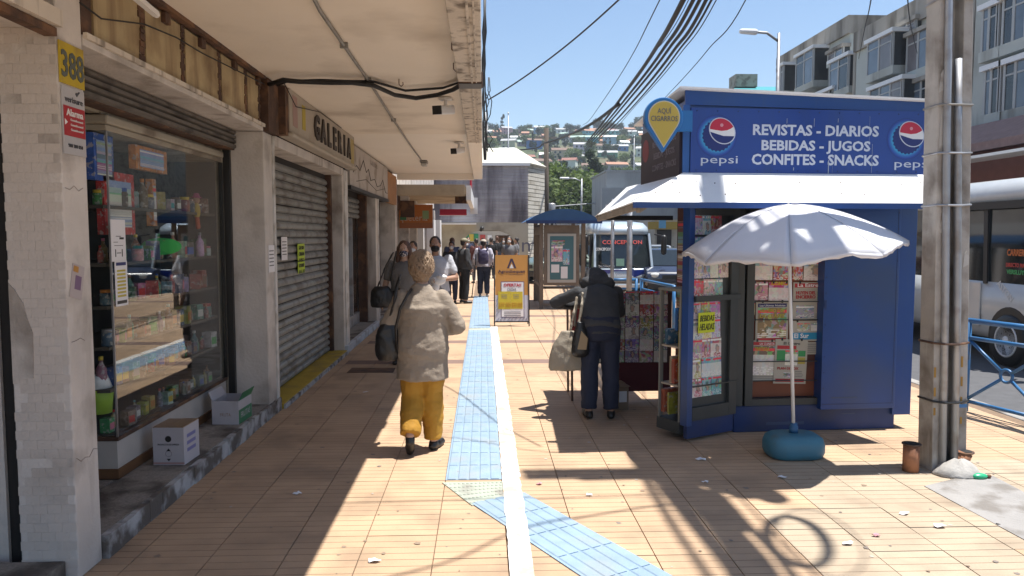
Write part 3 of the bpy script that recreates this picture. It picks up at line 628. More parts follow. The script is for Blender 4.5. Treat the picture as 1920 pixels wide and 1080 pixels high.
bg_ = thing('plastic_bag', 'lime green tub at the lower left end of the shop window', 'tub', (-2.56, 4.98, .55)); MB().lathe([(.07, 0), (.085, .16), (.08, .165)], n=14).build('tub', mat('lime plastic', (.35, .55, .05), .5), bg_, True); MB().lathe([(.08, .166), (.05, .25), (.02, .26)], n=10).build('bag', M_['white'], bg_, True)
# cardboard boxes on the step
def carton(lab, fl, fr_, dep, h, body, side, textrows, openlid):
    a = G(*fl, .13); b = G(*fr_, .13); wv = b - a; wv.z = 0; W = wv.length; rz = math.atan2(wv.y, wv.x)
    t = thing('cardboard_box', lab, 'box', (a + b) / 2, rz); hw = W / 2
    MB().box(-hw, 0, .0, hw, .004, h).build('front_panel', body, t); MB().box(-hw, dep - .004, 0, hw, dep, h).build('back_panel', body, t)
    MB().box(hw - .004, .0045, 0, hw, dep - .0045, h).build('side_panel', side, t); MB().box(-hw, .0045, 0, -hw + .004, dep - .0045, h).build('side_panel', body, t)
    MB().box(-hw + .0045, .0045, .001, hw - .0045, dep - .0045, .005).build('bottom_panel', M_['cardin'], t)
    if openlid:
        MB().box(-hw, dep, h, hw, dep + .004, h + .0).build('flap', M_['cardin'], t)
        for s in (-1, 1): MB().add([(s * hw, .01, h), (s * hw, dep - .01, h), (s * (hw + .035), dep - .02, h + .07), (s * (hw + .035), .02, h + .07), (s * hw * .985, .01, h), (s * hw * .985, dep - .01, h), (s * (hw + .031), dep - .02, h + .072), (s * (hw + .031), .02, h + .072)], [(0, 1, 2, 3), (4, 5, 6, 7), (0, 3, 7, 4), (1, 2, 6, 5), (2, 3, 7, 6), (0, 1, 5, 4)]).build('flap', body if s < 0 else side, t)
    else:
        MB().box(-hw + .001, .002, h, -.004, dep - .002, h + .004).build('flap', M_['cardin'], t); MB().box(.0, .002, h, hw - .001, dep - .002, h + .006).build('flap', mat('tape brown', (.3, .2, .12), .6), t)
    for (s, hh, ww, z, m) in textrows: text(s, hh, m, (0, -.0005, z), (1, 0, 0), (0, 0, 1), t, width=ww, depth=.001)
    return t, hw
M_['cardin'] = mat('brown cardboard', (.30, .21, .14), .8, var=.1); m_cw = mat('white cardboard', (.50, .48, .52), .75, var=.05, dirt=(.4, .34, .3), ds=4, dlo=.6, dhi=.8)
mg = mat('green print', (.03, .2, .09), .6, var=.1)
t, hw = carton('closed white cardboard box with a round black emblem on the step by the shop window', (288, 872), (346, 872), .25, .265, m_cw, m_cw, [('PRODUCTOS DE LIMPIEZA', .012, .15, .14, M_['black'])], False)
e_ = MB().lathe([(.022, 0), (.022, .001)], n=18).build('emblem', M_['black'], t); e_.rotation_euler = (R(90), 0, 0); e_.location = (0, -.0003, .185)
for zz, s in ((.10, 1), (.045, -1)): MB().prism([(-.015, zz), (.015, zz), (0, zz + .018 * s)], 'y', -.0015, -.0004).build('arrow', M_['black'], t)
MB().tube([(.022 * math.cos(a * .42), -.001, .08 + .02 * math.sin(a * .42)) for a in range(15)], .0008, 4, closed=True).build('ring_mark', M_['black'], t)
bx('red_strip', mat('faded red print', (.45, .28, .28), .7), t, -hw, -.001, .006, hw, -.0003, .02)
for k in range(3): bx('print_block', mat('violet print', (.2, .2, .42), .6), t, hw + .0003, .05, .08 + k * .05, hw + .001, .19, .105 + k * .05)
t, hw = carton('open white and green cardboard box on the step, farther from the camera', (398, 796), (448, 796), .32, .20, m_cw, mg, [('FRUTA', .028, .09, .07, M_['cardin'])], True)
bx('white_band', m_cw, t, hw + .0003, .0, .12, hw + .0012, .31, .199); text('FRUTAS', .05, m_cw, (hw + .0005, .16, .045), (0, 1, 0), (0, 0, 1), t, width=.22, depth=.001)
# ceiling fittings
def g3(x, y, z): return G(x, y, z)
cz = 3.178
cn = thing('conduit', 'long grey conduit running along the canopy ceiling', 'conduit', g3(600, 20, cz), world=True)
cp = [g3(560, -60, cz), g3(600, 20, cz), g3(645, 85, cz), g3(690, 150, cz), g3(738, 225, cz), g3(768, 270, cz), g3(790, 300, cz)]
MB().tube(cp, .014, 8).build('pipe', M_['greycable'], cn, True)
for p in (cp[2], cp[3], cp[4]): MB().box(p.x - .03, p.y - .015, p.z - .02, p.x + .03, p.y + .015, 3.199).build('clip', M_['greycable'], cn)
lp = thing('ceiling_lamp', 'small grey bulkhead lamp at the far end of the ceiling conduit', 'lamp', g3(795, 306, 3.15)); bx('base', M_['greycable'], lp, -.07, -.16, .0, .07, .16, .045, bevel=.01); bx('glass_cover', mat('frosted cover', (.5, .5, .48), .3), lp, -.055, -.14, -.06, .055, .14, -.002, bevel=.02)
tb = thing('fluorescent_tube', 'pale fluorescent tube batten by the sign panels at top left', 'lamp', (0, 0, 0), world=True); a, b = PX(225, -30, -1.9), PX(293, 27, -1.9); MB().bar(a, b, .035, .03).build('batten', M_['white'], tb); MB().ell(b, (.02, .02, .02)).build('end_cap', M_['white'], tb)
for (pts, r, lab) in (
  ([(505, 158), (530, 150), (560, 153), (620, 155), (660, 155), (700, 160), (740, 178), (780, 184), (820, 178), (850, 168), (880, 150)], .022, 'thick black cable bundle sagging across the canopy ceiling'),
  ([(520, 160), (540, 152), (600, 150), (650, 152), (700, 153), (760, 170), (830, 165), (880, 148)], .012, 'thin black cable stapled just above the thick bundle on the ceiling'),
  ([(880, 150), (886, 175), (893, 210), (890, 235), (901, 245)], .010, 'loose black cable hanging by the canopy edge below the junction box')):
    k = 0; pp = [g3(x, y, 3.16 - (.035 if r > .02 else 0)) for x, y in pts]
    o = MB().tube(pp, r, 8).build('cable', M_['cable'], None, True, label=lab, cat='cable', group='cables under the canopy')
jb = thing('junction_box', 'dark junction box at the canopy edge where the cables end', 'box', g3(880, 150, 3.12)); bx('box', M_['rust'], jb, -.10, -.12, -.05, .12, .12, .05, bevel=.008); bx('lid', M_['black'], jb, -.09, -.11, -.056, .11, .11, -.0505)
for (x, y, lab, s) in ((828, 192, 'white bullet security camera hanging under the canopy nearer the viewer', 1), (853, 275, 'smaller security camera hanging under the canopy farther on', .95)):
    p = g3(x + 8, y - 8, 3.19); t = thing('security_camera', lab, 'security camera', p, R(-12)); t.scale = (1.35,) * 3
    bx('mount', M_['white'], t, -.05, -.04, -.015, .05, .04, .0); MB().limb((0, 0, -.01), (0, -.02, -.07), .015, .015).build('arm', M_['white'], t, True)
    b = MB().bar((.01, .13 * s, -.07), (-.03, -.14 * s, -.115), .075 * s, .07 * s).build('housing', M_['white'], t, bevel=.012); MB().bar((-.03, -.141 * s, -.115), (-.032, -.16 * s, -.118), .07 * s, .066 * s).build('lens_face', M_['black'], t)
for (x, y, lab) in ((847, 80, 'rusty ceiling hook nearest the viewer by the canopy edge'), (850, 118, 'rusty ceiling hook second from the viewer by the canopy edge'), (748, 148, 'short hook stub in the middle of the canopy ceiling')):
    p = g3(x, y, 3.2); t = MB().tube([p, p + Vector((0, 0, -.05)), p + Vector((.02, .0, -.07)), p + Vector((.04, 0, -.05)), p + Vector((.035, 0, -.03))], .005, 6).build('ceiling_hook', M_['rust'], None, True, label=lab, cat='hook', group='hooks in the canopy ceiling')
# wires draped over the sign panels
for pts, lab in (([(150, 5), (190, 35), (270, 45), (330, 70), (380, 100), (440, 130), (500, 160), (530, 180)], 'thin dark wire draped along the yellowed sign panels'), ([(530, 150), (555, 200), (600, 210), (640, 240)], 'thin dark wire looped over the GALERIA sign')):
    pp = [PX(x, y, -2.02 if 'yellow' in lab else -1.90) for x, y in pts]; MB().tube(pp, .005, 6).build('wire', M_['cable'], None, True, label=lab, cat='wire')
# ------------------------------------------------------------------ kiosk
random.seed(31)
KO = Vector((1.70, 6.27, 0)); KR = R(3.5)
KU = Vector((math.cos(KR), math.sin(KR), 0)); KV = Vector((-math.sin(KR), math.cos(KR), 0))
def hit(x, y, p0, n): d = ray(x, y); return CA + d * ((p0 - CA).dot(n) / d.dot(n))
def kloc(P): q = P - KO; return Vector((q.dot(KU), q.dot(KV), q.z))
def KP(x, y, v): return kloc(hit(x, y, KO + KV * v, KV))
kz = thing('newsstand_kiosk', 'blue steel newspaper kiosk with a white tin awning and lettered sign band', 'kiosk', KO, KR)
def kb(name, m, *c, **k): return bx(name, M_[m] if isinstance(m, str) else m, kz, *c, **k)
m_brown = mat('red brown board', (.20, .052, .02), .55, var=.12, vs=3, dirt=(.1, .03, .02), ds=3)
m_trim = mat('dark grey green frame', (.045, .05, .05), .5, var=.1)
kb('plinth', 'kbluedark', .50, .03, 0, 2.0, 1.25, .235, bevel=.008)
kb('body', 'kbluedark', .52, .14, .237, 2.0, 1.25, 2.2)
kb('display_board', m_brown, .66, .09, .30, 1.30, .138, 2.05)
for u0, u1 in ((.50, .565), (.585, .655)): kb('post', m_trim, u0, .0, .24, u1, .136, 2.14, bevel=.004)
kb('head_rail', m_trim, .657, .0, 2.02, 1.262, .088, 2.14); kb('bottom_rail', m_trim, .657, .02, .237, 1.262, .088, .295)
kb('door_panel', 'kblue', 1.265, -.035, .20, 1.955, .12, 2.10, bevel=.005)
kb('side_panel', 'kblue', 1.958, .0, .13, 2.13, 1.25, 2.16, bevel=.004)
for p_ in ((1.32, 1.66, .045, .02), (1.52, 1.66, .015, .006), (1.57, 1.665, .012, .008)): kb('paint_chip', mat('bare pale patch', (.45, .47, .5), .6), p_[0] + .0, -.0368, p_[1], p_[0] + p_[2], -.0352, p_[1] + p_[3])
kb('inner_wall', mat('dark red inner wall', (.075, .018, .014), .7, var=.3, vs=6), .10, .10, .20, .14, .44, 2.2)
kb('back_wall', 'kbluedark', .52, 1.26, .0, 2.05, 1.30, 2.2)
for rr_ in range(4):
    for cc in range(1):
        o = bx('magazine', cover('magazine cover'), None, -.002, -.11, -.13, .002, .11, .13); o.color = random.choice([(.3, .03, .03, 1), (.15, .05, .05, 1), (.3, .2, .05, 1)])
        o.location = KO + KU * .092 + KV * (.28 + cc * .24) + Vector((0, 0, .86 + rr_ * .29)); o.rotation_euler = (0, 0, KR)
        tag(o, f'dark magazine on the red inner wall of the kiosk opening, {nth[rr_]} from below', 'magazine', 'magazines hung inside the kiosk opening')
# upper box, roof, sign band
kb('upper_box', 'kblue', 0, 0, 2.255, 2.2, 1.28, 2.86)
kb('corner_trim', mat('lighter blue trim', (.02, .11, .36), .4), -.014, -.016, 2.255, .045, -.001, 2.83)
rf = MB(); rf.add([(-.06, -.07, 2.972), (2.27, -.07, 2.905), (2.27, 1.4, 2.85), (-.06, 1.4, 2.87), (-.06, -.07, 2.955), (2.27, -.07, 2.888), (2.27, 1.4, 2.833), (-.06, 1.4, 2.853)], [(0, 1, 2, 3), (7, 6, 5, 4), (0, 4, 5, 1), (1, 5, 6, 2), (2, 6, 7, 3), (3, 7, 4, 0)])
rf.build('roof', M_['tin'], kz)
MB().add([(0, -.02, 2.83), (2.2, -.02, 2.80), (2.2, -.02, 2.886), (0, -.02, 2.954), (0, -.001, 2.83), (2.2, -.001, 2.80), (2.2, -.001, 2.886), (0, -.001, 2.954)], [(0, 1, 2, 3), (7, 6, 5, 4), (0, 4, 5, 1), (1, 5, 6, 2), (2, 6, 7, 3), (3, 7, 4, 0)]).build('fascia', M_['kblue'], kz)
sg = kb('sign_band', 'signblue', .05, -.028, 2.262, 2.2, -.002, 2.805)
zc = lambda y: KP(1500, y, -.03).z
def st_(s, x0, x1, yb, yt, bold=.02, m='letter', name='lettering'):
    a = KP(x0, yb, -.029); b = KP(x1, yb, -.029); zb = (a.z + b.z) / 2; h = KP((x0 + x1) / 2, yt, -.029).z - zb
    return text(s, h, M_[m], ((a.x + b.x) / 2, -.0285, zb - .0), (1, 0, 0), (0, 0, 1), kz, name, width=b.x - a.x, bold=bold, depth=.002)
for s, x0, x1, yb, yt in (('REVISTAS - DIARIOS', 1411, 1647, 254, 235), ('BEBIDAS - JUGOS', 1427, 1631, 282, 264), ('CONFITES - SNACKS', 1409, 1647, 309, 290)): st_(s, x0, x1, yb, yt, .028)
m_halo = mat('cyan glow print', (.03, .28, .62), .4)
# printed glow round the cap: rings of print from blue to cyan
def emblem(cx, cy):
    c = KP(cx, cy, -.03); r = .138; y = -.0284
    for k in range(7):
        q = k / 6; m = mat(f'glow print {k}', (.014 + .03 * q, .047 + .30 * q * q, .245 + .40 * q), .4)
        e = MB(); n = 40; e.loft([[(c.x - .028 + (r * (1.30 - .055 * k)) * math.cos(6.283 * j / n), y - .0003 * k - d, c.z - .022 + (r * (1.30 - .055 * k)) * math.sin(6.283 * j / n)) for j in range(n)] for d in (0, .0003)]); e.build('glow_ring', m, kz)
    y -= .0026
    def disc(name, m, r0, cx_, cz_, yy, saw=0, sx=1, rot=0, half=None, t=.0012):
        n = 96; ring = []
        for j in range(n):
            a = 6.283 * j / n; q = r0 * (1 + (saw if (j // 2) % 2 else 0)); X_, Z_ = q * math.cos(a) * sx, q * math.sin(a)
            ring.append((X_ * math.cos(rot) - Z_ * math.sin(rot), X_ * math.sin(rot) + Z_ * math.cos(rot)))
        MB().loft([[(cx_ + p[0], yy - d, cz_ + p[1]) for p in ring] for d in (0, t)]).build(name, m, kz)
    disc('bottle_cap', M_['navy'], r * .93, c.x - .02, c.z - .018, y, .06)
    rot = R(-38); sx = 1.0; R0 = r * .83; cx_, cz_ = c.x + .018, c.z + .02; sy = .84
    def P2(u, v): u *= R0; v *= R0 * sy; return (cx_ + u * math.cos(rot) - v * math.sin(rot), cz_ + u * math.sin(rot) + v * math.cos(rot))
    def blob(name, m, pts, yy): MB().prism([P2(*p) for p in pts], 'y', yy, yy - .001).build(name, m, kz)
    circ = lambda a0, a1, n=30: [(math.cos(R(a0 + (a1 - a0) * i / n)), math.sin(R(a0 + (a1 - a0) * i / n))) for i in range(n + 1)]
    blob('emblem_rim', M_['letter'], [(1.08 * a, 1.08 * b) for a, b in circ(0, 354)], y - .002)
    blob('emblem_white', M_['white'], circ(0, 354), y - .0032)
    # upper red field with a rising lower edge, lower blue field
    red = circ(62, 215) ; up_ = [( -.45, -.33), (-.05, -.05), (.25, .3), (.4, .62)]
    blob('emblem_red', M_['pepsired'], red + up_, y - .0044)
    blob('emblem_blue', M_['navy'], circ(228, 378) + [(.72, .1), (.3, -.28), (-.15, -.5)], y - .0044)
    d = P2(-.3, .35); disc('droplet', mat('pale red print', (.7, .3, .35), .4), .014, d[0], d[1], y - .0056)
emblem(1350, 250); emblem(1705, 256)
st_('pepsi', 1314, 1383, 306, 291, .0); st_('pepsi', 1677, 1746, 314, 299, .0)
for k, (x, y0, y1, w_) in enumerate(((1629, 218, 285, 2.2), (1634, 270, 325, 1.6), (1560, 285, 326, 1.6), (1552, 300, 326, 2.5), (1526, 222, 238, 1.4), (1487, 314, 320, 1.8), (1475, 222, 232, 1.2), (1571, 222, 230, 1.2))):
    a, b = KP(x, y1, -.03), KP(x + w_, y0, -.03); MB().prism([(a.x, a.z), (b.x - .001, a.z + .004), (b.x, b.z), (a.x + .001, b.z)], 'y', -.0312, -.0302).build('paint_drip', mat('pale paint drip', (.38, .44, .54), .5), kz)
rv = MB()
for k in range(14):
    for u in (1.285, 1.935): rv.ell((u, -.036, .25 + .14 * k), (.006, .003, .006), 6, 4)
for k in range(12): rv.ell((.1 + .18 * k, -.03, 2.78), (.006, .004, .006), 6, 4); rv.ell((.1 + .18 * k, -.03, 2.285), (.006, .004, .006), 6, 4)
rv.build('rivets', M_['kbluedark'], kz, kind='stuff')
kb('panel_seam', 'kbluedark', 1.285, -.0365, .245, 1.935, -.0352, .252); kb('panel_seam', 'kbluedark', 1.927, -.0365, .26, 1.933, -.0352, 2.06); kb('latch', 'kbluedark', 1.272, -.045, 1.10, 1.288, -.036, 1.17)
kb('scuff', mat('grey scuff', (.06, .09, .17), .7), 1.36, -.0364, .30, 1.60, -.0352, .312); kb('scuff', MATS['grey scuff'], .8, .0285, .06, 1.15, .0298, .085); kb('scuff', MATS['grey scuff'], 1.5, .0285, .14, 1.62, .0298, .15)
# left side sign, dark brown-grey with faded lettering
m_side = mat('dark side sign', (.05, .035, .05), .6, var=.1, vs=5)
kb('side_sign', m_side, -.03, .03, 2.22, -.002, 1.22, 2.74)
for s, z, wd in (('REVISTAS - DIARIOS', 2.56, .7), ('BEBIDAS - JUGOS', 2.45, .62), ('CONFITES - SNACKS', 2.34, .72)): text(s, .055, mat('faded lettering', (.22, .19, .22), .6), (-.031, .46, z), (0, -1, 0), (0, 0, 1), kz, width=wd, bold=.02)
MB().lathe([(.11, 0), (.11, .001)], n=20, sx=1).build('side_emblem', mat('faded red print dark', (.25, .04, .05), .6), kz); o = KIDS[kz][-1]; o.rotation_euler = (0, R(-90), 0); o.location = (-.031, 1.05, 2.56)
# awning
A0, A1, A2, A3 = Vector((-.01, -.03, 2.262)), Vector((2.16, -.03, 2.262)), Vector((2.16, -.44, 1.995)), Vector((-.55, -.44, 1.995))
B2, B3 = Vector((-.34, 1.86, 1.955)), Vector((-.01, 1.86, 2.262))
def sheet(name, q, m, th=.012):
    n = (q[1] - q[0]).cross(q[2] - q[0]).normalized(); n = n if n.z > 0 else -n
    return MB().add([p for p in q] + [p - n * th for p in q], [(0, 1, 2, 3), (7, 6, 5, 4)] + [(i, (i + 1) % 4, (i + 1) % 4 + 4, i + 4) for i in range(4)]).build(name, m, kz)
for k in range(4):
    f0, f1 = k / 4, (k + 1) / 4
    sheet('awning_sheet', [A0.lerp(A1, f0), A0.lerp(A1, f1), A3.lerp(A2, f1), A3.lerp(A2, f0)], M_['tin'])
sheet('awning_sheet', [A0, B3, B2, A3], M_['tin'])
MB().bar(A3 + Vector((0, .005, -.024)), A2 + Vector((0, .005, -.024)), .02, .045).build('awning_edge', M_['kblue'], kz)
MB().bar(A3 + Vector((.02, .03, -.042)), B2 + Vector((.02, 0, -.042)), .03, .05).build('awning_beam', M_['plank'], kz)
for v in (.7, 1.84): MB().bar((-.50 + .085 * v, v, 1.945 - .015 * v), (.0, v, 2.20), .04, .06).build('awning_beam', M_['plank'], kz)
MB().bar(A0 + Vector((0, .02, -.065)), A3 + Vector((.05, .05, -.06)), .04, .05).build('awning_beam', M_['plank'], kz)
MB().bar((-.32, 1.82, 1.925), (.5, 1.82, 1.925), .04, .05).build('awning_beam', M_['black'], kz)
sc_ = MB()
for k in range(26):
    f, g = (k % 13 + .3) / 13, .75 if k < 13 else .35
    p = A0.lerp(A1, f).lerp(A3.lerp(A2, f), g + random.uniform(-.05, .05)); sc_.ell(p + Vector((0, 0, .004)), (.006, .006, .005), 6, 4)
sc_.build('awning_screws', M_['rust'], kz, kind='stuff')
# open leaf with the magazine rack
LA, LB = Vector((-.03, -.26, 0)), Vector((.50, -.01, 0)); ld = (LB - LA).normalized(); LW = (LB - LA).length; la = math.atan2(ld.y, ld.x)
LM = Matrix.Translation(LA) @ Matrix.Rotation(la, 4, 'Z')
def lb(name, m, x0, y0, z0, x1, y1, z1, parent=None, bevel=0): return MB().box(x0, y0, z0, x1, y1, z1, M=LM).build(name, M_[m] if isinstance(m, str) else m, parent or kz, bevel=bevel)
leaf = lb('leaf', m_trim, .065, .03, .20, LW, .06, 2.02)
lb('leaf_post', 'kblue', .0, -.005, .14, .062, .075, 2.02, leaf, .004); lb('leaf_post', m_trim, LW - .09, -.004, .18, LW, .028, 2.02, leaf, .003)
lb('leaf_rail', m_trim, .065, -.004, .18, LW - .092, .028, .29, leaf); lb('leaf_rail', m_trim, .065, -.004, 1.90, LW - .092, .028, 2.02, leaf)
lb('leaf_skirt', 'kbluedark', .02, .01, .03, LW - .02, .05, .178, leaf)
# side case behind the leaf post
def cb(name, m, x0, y0, z0, x1, y1, z1, parent=None): return MB().box(x0, y0, z0, x1, y1, z1, M=LM).build(name, m, parent or kz)
case = cb('side_case', mat('grey case frame', (.22, .215, .19), .6, var=.1), .03, .345, .16, .055, .36, 1.26)
cb('case_post', MATS['grey case frame'], .0, .08, .16, .02, .10, 1.26, case); cb('case_post', MATS['grey case frame'], .0, .33, .16, .02, .344, 1.26, case); cb('case_top', MATS['grey case frame'], .0, .08, 1.262, .30, .36, 1.285, case); cb('case_bottom', m_trim, .0, .08, .06, .3, .36, .158, case)
cb('case_back', M_['dark'], .28, .1, .16, .3, .34, 1.26, case)
for z in (.45, .78): cb('case_shelf', M_['plank'], .02, .1, z, .28, .34, z + .015, case)
def kthing(name, lab, cat, P, rz=0, group=None):
    return thing(name, lab, cat, KO + KU * P[0] + KV * P[1] + Vector((0, 0, P[2])), KR + rz, group)
bc = [((.5, .4, .03), .015, .95, 1.15, 'yellow'), ((.02, .1, .3), .03, .93, 1.12, 'blue'), ((.35, .06, .03), .04, .47, .68, 'red'), ((.4, .3, .2), .03, .47, .70, 'tan'), ((.3, .28, .04), .02, .19, .38, 'olive'), ((.05, .12, .2), .03, .80, .93, 'navy'), ((.4, .1, .05), .05, .2, .4, 'orange red')]
yy = .11
for k, (c, th, z0, z1, cn_) in enumerate(bc):
    P = LM @ Vector((.03, .12 + .03 * k, z0 if k else .5)); t = kthing('comic_book', f'{cn_} book standing in the grey side case of the kiosk', 'book', P, la, 'books in the side case'); h = (z1 - z0) if k else .62
    o = bx('cover', m_good, t, 0, 0, 0, .22, th, h); o.color = (*c, 1); o = bx('pages', m_cap, t, -.0, .003, .004, .2195, th - .003, h + .0025) if 0 else bx('spine', m_cap, t, -.002, .001, .01, -.0005, th - .001, h - .02); o.color = (*[q * .7 for q in c], 1)
# magazines on the leaf
mc = [(.50, .14, .2), (.12, .35, .5), (.55, .42, .44), (.5, .45, .1), (.25, .45, .5), (.5, .1, .12), (.55, .5, .5), (.3, .3, .5), (.45, .2, .38)]
mn = ['rose', 'sky blue', 'pale pink', 'yellow', 'turquoise', 'red', 'pale grey', 'lilac', 'mauve']
cov = cover('magazine cover')
rows = [1.74, 1.555, 1.375, 1.20, 1.035, .865, .70, .535, .37]
mgm = {}
def mag(lab, M, w_, h_, col, group, rz, tilt=0):
    key = (round(w_, 3), round(h_, 3))
    if key not in mgm:
        a = MB().box(-w_ / 2, -.004, 0, w_ / 2, 0, h_); mgm[key] = a.mesh('cover'); mgm[key].materials.append(cov)
    o = link('magazine', mgm[key]); o.location = M; o.rotation_euler = (tilt, random.uniform(-.025, .025), rz); o.color = (*col, 1)
    return tag(o, lab, 'magazine', group)
for r, z in enumerate(rows):
    x = .075; c = 0
    while x < LW - .19:
        w_ = random.choice([.095, .105, .115, .125]); k = random.randrange(9)
        P = LM @ Vector((x + w_ / 2, .026 - .006 * (r % 2), z)); W_ = KO + KU * P.x + KV * P.y + Vector((0, 0, P.z))
        mag(f'{mn[k]} magazine on the open kiosk leaf, {nth[r]} row from top, {nth[c]} from left', W_, w_, .165 if r != 4 else .14, [min(.8, q * random.uniform(.8, 1.25)) for q in mc[k]], 'magazines clipped on the open kiosk leaf', KR + la, R(-1.5))
        x += w_ + .004; c += 1
for z in (.465, 1.185): lb('clip_rail', m_trim, .063, -.012 if z < 1 else -.03, z, LW, -.002, z + (.012 if z < 1 else .045), leaf)
hs_ = kthing('drinks_sign', 'fluorescent yellow paper sign reading BEBIDAS HELADAS on the kiosk leaf', 'sign', LM @ Vector((.20, -.012, 1.005)), la)
bx('sheet', mat('fluorescent yellow paper', (.62, .70, .02), .55), hs_, -.095, -.004, -.085, .095, -.001, .085)
text('BEBIDAS', .05, M_['black'], (0, -.0045, .012), (1, 0, 0), (0, 0, 1), hs_, width=.165, shear=.25); text('HELADAS', .055, M_['black'], (0, -.0045, -.062), (1, 0, 0), (0, 0, 1), hs_, width=.17, shear=.25)
# newspapers and magazines on the brown board
npg = cover('newspaper page', (.6, .56, .48), 'news')
def paperthing(name, lab, rect, col, v, kind, group, tilt=0):
    a = KP(rect[0], rect[3], v); b = KP(rect[2], rect[1], v); c = (a + b) / 2; w_, h_ = b.x - a.x, b.z - a.z
    t = kthing(name, lab, 'newspaper' if kind == 'news' else 'magazine', (c.x, v, c.z), 0, group); t.rotation_euler = (0, tilt, KR)
    o = bx('page', m_pap if kind == 'news' else cov, t, -w_ / 2, 0, -h_ / 2, w_ / 2, .006, h_ / 2); o.color = (*col, 1)
    for s in (-.3, .3): bx('clip', M_['black'], t, s * w_ - .008, -.004, h_ / 2 - .012, s * w_ + .008, -.0005, h_ / 2 + .012)
    return t, w_, h_
m_pap = mat('newsprint', (.46, .43, .36), .75, var=.05); m_pink = mat('red newsprint ink', (.45, .03, .04), .6); m_ink = mat('newsprint black ink', (.05, .05, .05), .7); m_grn = mat('green newsprint ink', (.05, .3, .1), .7); m_cyn = mat('cyan newsprint ink', (.02, .28, .5), .6)
def blk(t, m, x0, z0, x1, z1, w_, h_, d=.0006): return bx('print_block', m, t, x0 * w_, -d - .0006, z0 * h_, x1 * w_, -d, z1 * h_)
def photo(t, x0, z0, x1, z1, w_, h_, col): o = bx('photo', cov2, t, x0 * w_, -.0014, z0 * h_, x1 * w_, -.0006, z1 * h_); o.color = (*col, 1)
cov2 = cover('press photo', face=False); 
def cols_(t, x0, z0, x1, z1, n, w_, h_):
    for k in range(n):
        z = z0 + (z1 - z0) * (k + .3) / n; bx('text_row', m_greyink, t, x0 * w_, -.0013, z * h_, (x1 - random.uniform(0, .1)) * w_, -.0007, (z + (z1 - z0) / n * .45) * h_)
m_greyink = mat('grey body type', (.25, .24, .22), .7)
GN = 'newspapers clipped on the brown kiosk board'; GM = 'magazines clipped on the brown kiosk board'
for rect, col, lab in (((1409, 487, 1449, 525), (.6, .35, .36), 'pink and white puzzle magazine at the upper left of the brown board'), ((1450, 487, 1485, 525), (.5, .1, .08), 'red magazine second in the top row of the brown board'), ((1486, 488, 1506, 525), (.5, .08, .05), 'narrow red magazine third in the top row of the brown board'), ((1507, 488, 1553, 526), (.62, .5, .5), 'pale crossword magazine at the upper right of the brown board'),
                       ((1409, 529, 1440, 563), (.55, .25, .3), 'pink magazine under the puzzle magazine on the brown board'), ((1441, 529, 1483, 564), (.42, .03, .15), 'crimson comic with a yellow title on the brown board'), ((1410, 566, 1416, 590), (.5, .35, .2), 'sliver of an orange magazine at the left edge of the brown board'), ((1484, 466, 1512, 484), (.4, .05, .05), 'red magazine half hidden under the umbrella rim')):
    t, w_, h_ = paperthing('magazine', lab, rect, col, .078, 'mag', GM, random.uniform(-.02, .02))
    if 'crimson' in lab: text('COMICS', .03, mat('yellow ink', (.6, .45, .03), .6), (0, -.0006, .34 * h_), (1, 0, 0), (0, 0, 1), t, width=.8 * w_, bold=.03)
    if 'narrow' in lab: text('Tori!', .05, M_['white'], (0, -.0006, .2 * h_), (1, 0, 0), (0, 0, 1), t, width=.8 * w_, bold=.03)
t, w_, h_ = paperthing('newspaper', 'newspaper with a red La Estrella masthead on the brown board', (1486, 529, 1549, 600), (1, 1, 1), .074, 'news', GN)
blk(t, m_pink, -.46, .36, .46, .47, w_, h_); text('La Estrella', .03, M_['white'], (.02 * w_, -.0016, .38 * h_), (1, 0, 0), (0, 0, 1), t, width=.8 * w_, bold=.02)
text('HUYEN DEL', .028, m_pink, (-.12 * w_, -.0012, .18 * h_), (1, 0, 0), (0, 0, 1), t, width=.6 * w_, bold=.03); text('ENCIERRO', .028, m_pink, (-.12 * w_, -.0012, .07 * h_), (1, 0, 0), (0, 0, 1), t, width=.6 * w_, bold=.03)
blk(t, m_grn, .24, .15, .44, .25, w_, h_); blk(t, m_grn, .24, .03, .40, .11, w_, h_); blk(t, mat('red photo ink', (.4, .12, .05), .7), .24, -.3, .44, -.05, w_, h_); photo(t, -.4, -.45, .15, -.12, w_, h_, (.3, .3, .32)); cols_(t, .2, -.46, .46, -.33, 4, w_, h_)
t, w_, h_ = paperthing('newspaper', 'newspaper with navy masthead and large dark photo on the brown board', (1416, 565, 1479, 641), (1, 1, 1), .070, 'news', GN)
blk(t, mat('navy newsprint ink', (.03, .03, .12), .6), -.44, .36, .44, .45, w_, h_); text('Las Ultimas Noticias', .016, M_['white'], (0, -.0016, .38 * h_), (1, 0, 0), (0, 0, 1), t, width=.78 * w_); photo(t, -.44, -.4, .44, .34, w_, h_, (.25, .17, .08))
for z in (.24, .10): text('ULTIMO DIA' if z > .2 else 'DE CLASES', .03, mat('yellow headline', (.5, .42, .05), .7), (0, -.002, z * h_), (1, 0, 0), (0, 0, 1), t, width=.75 * w_, bold=.02)
blk(t, m_pink, -.44, -.47, .44, -.41, w_, h_)
t, w_, h_ = paperthing('newspaper', 'newspaper with a blue El Sur banner at the right of the brown board', (1481, 601, 1547, 640), (1, 1, 1), .068, 'news', GN)
blk(t, m_cyn, -.42, -.42, .47, -.08, w_, h_); text('El Sur', .04, M_['white'], (-.18 * w_, -.0016, -.34 * h_), (1, 0, 0), (0, 0, 1), t, width=.42 * w_, bold=.02); photo(t, -.3, .0, .05, .4, w_, h_, (.4, .35, .2)); photo(t, .1, .0, .45, .4, w_, h_, (.3, .32, .35))
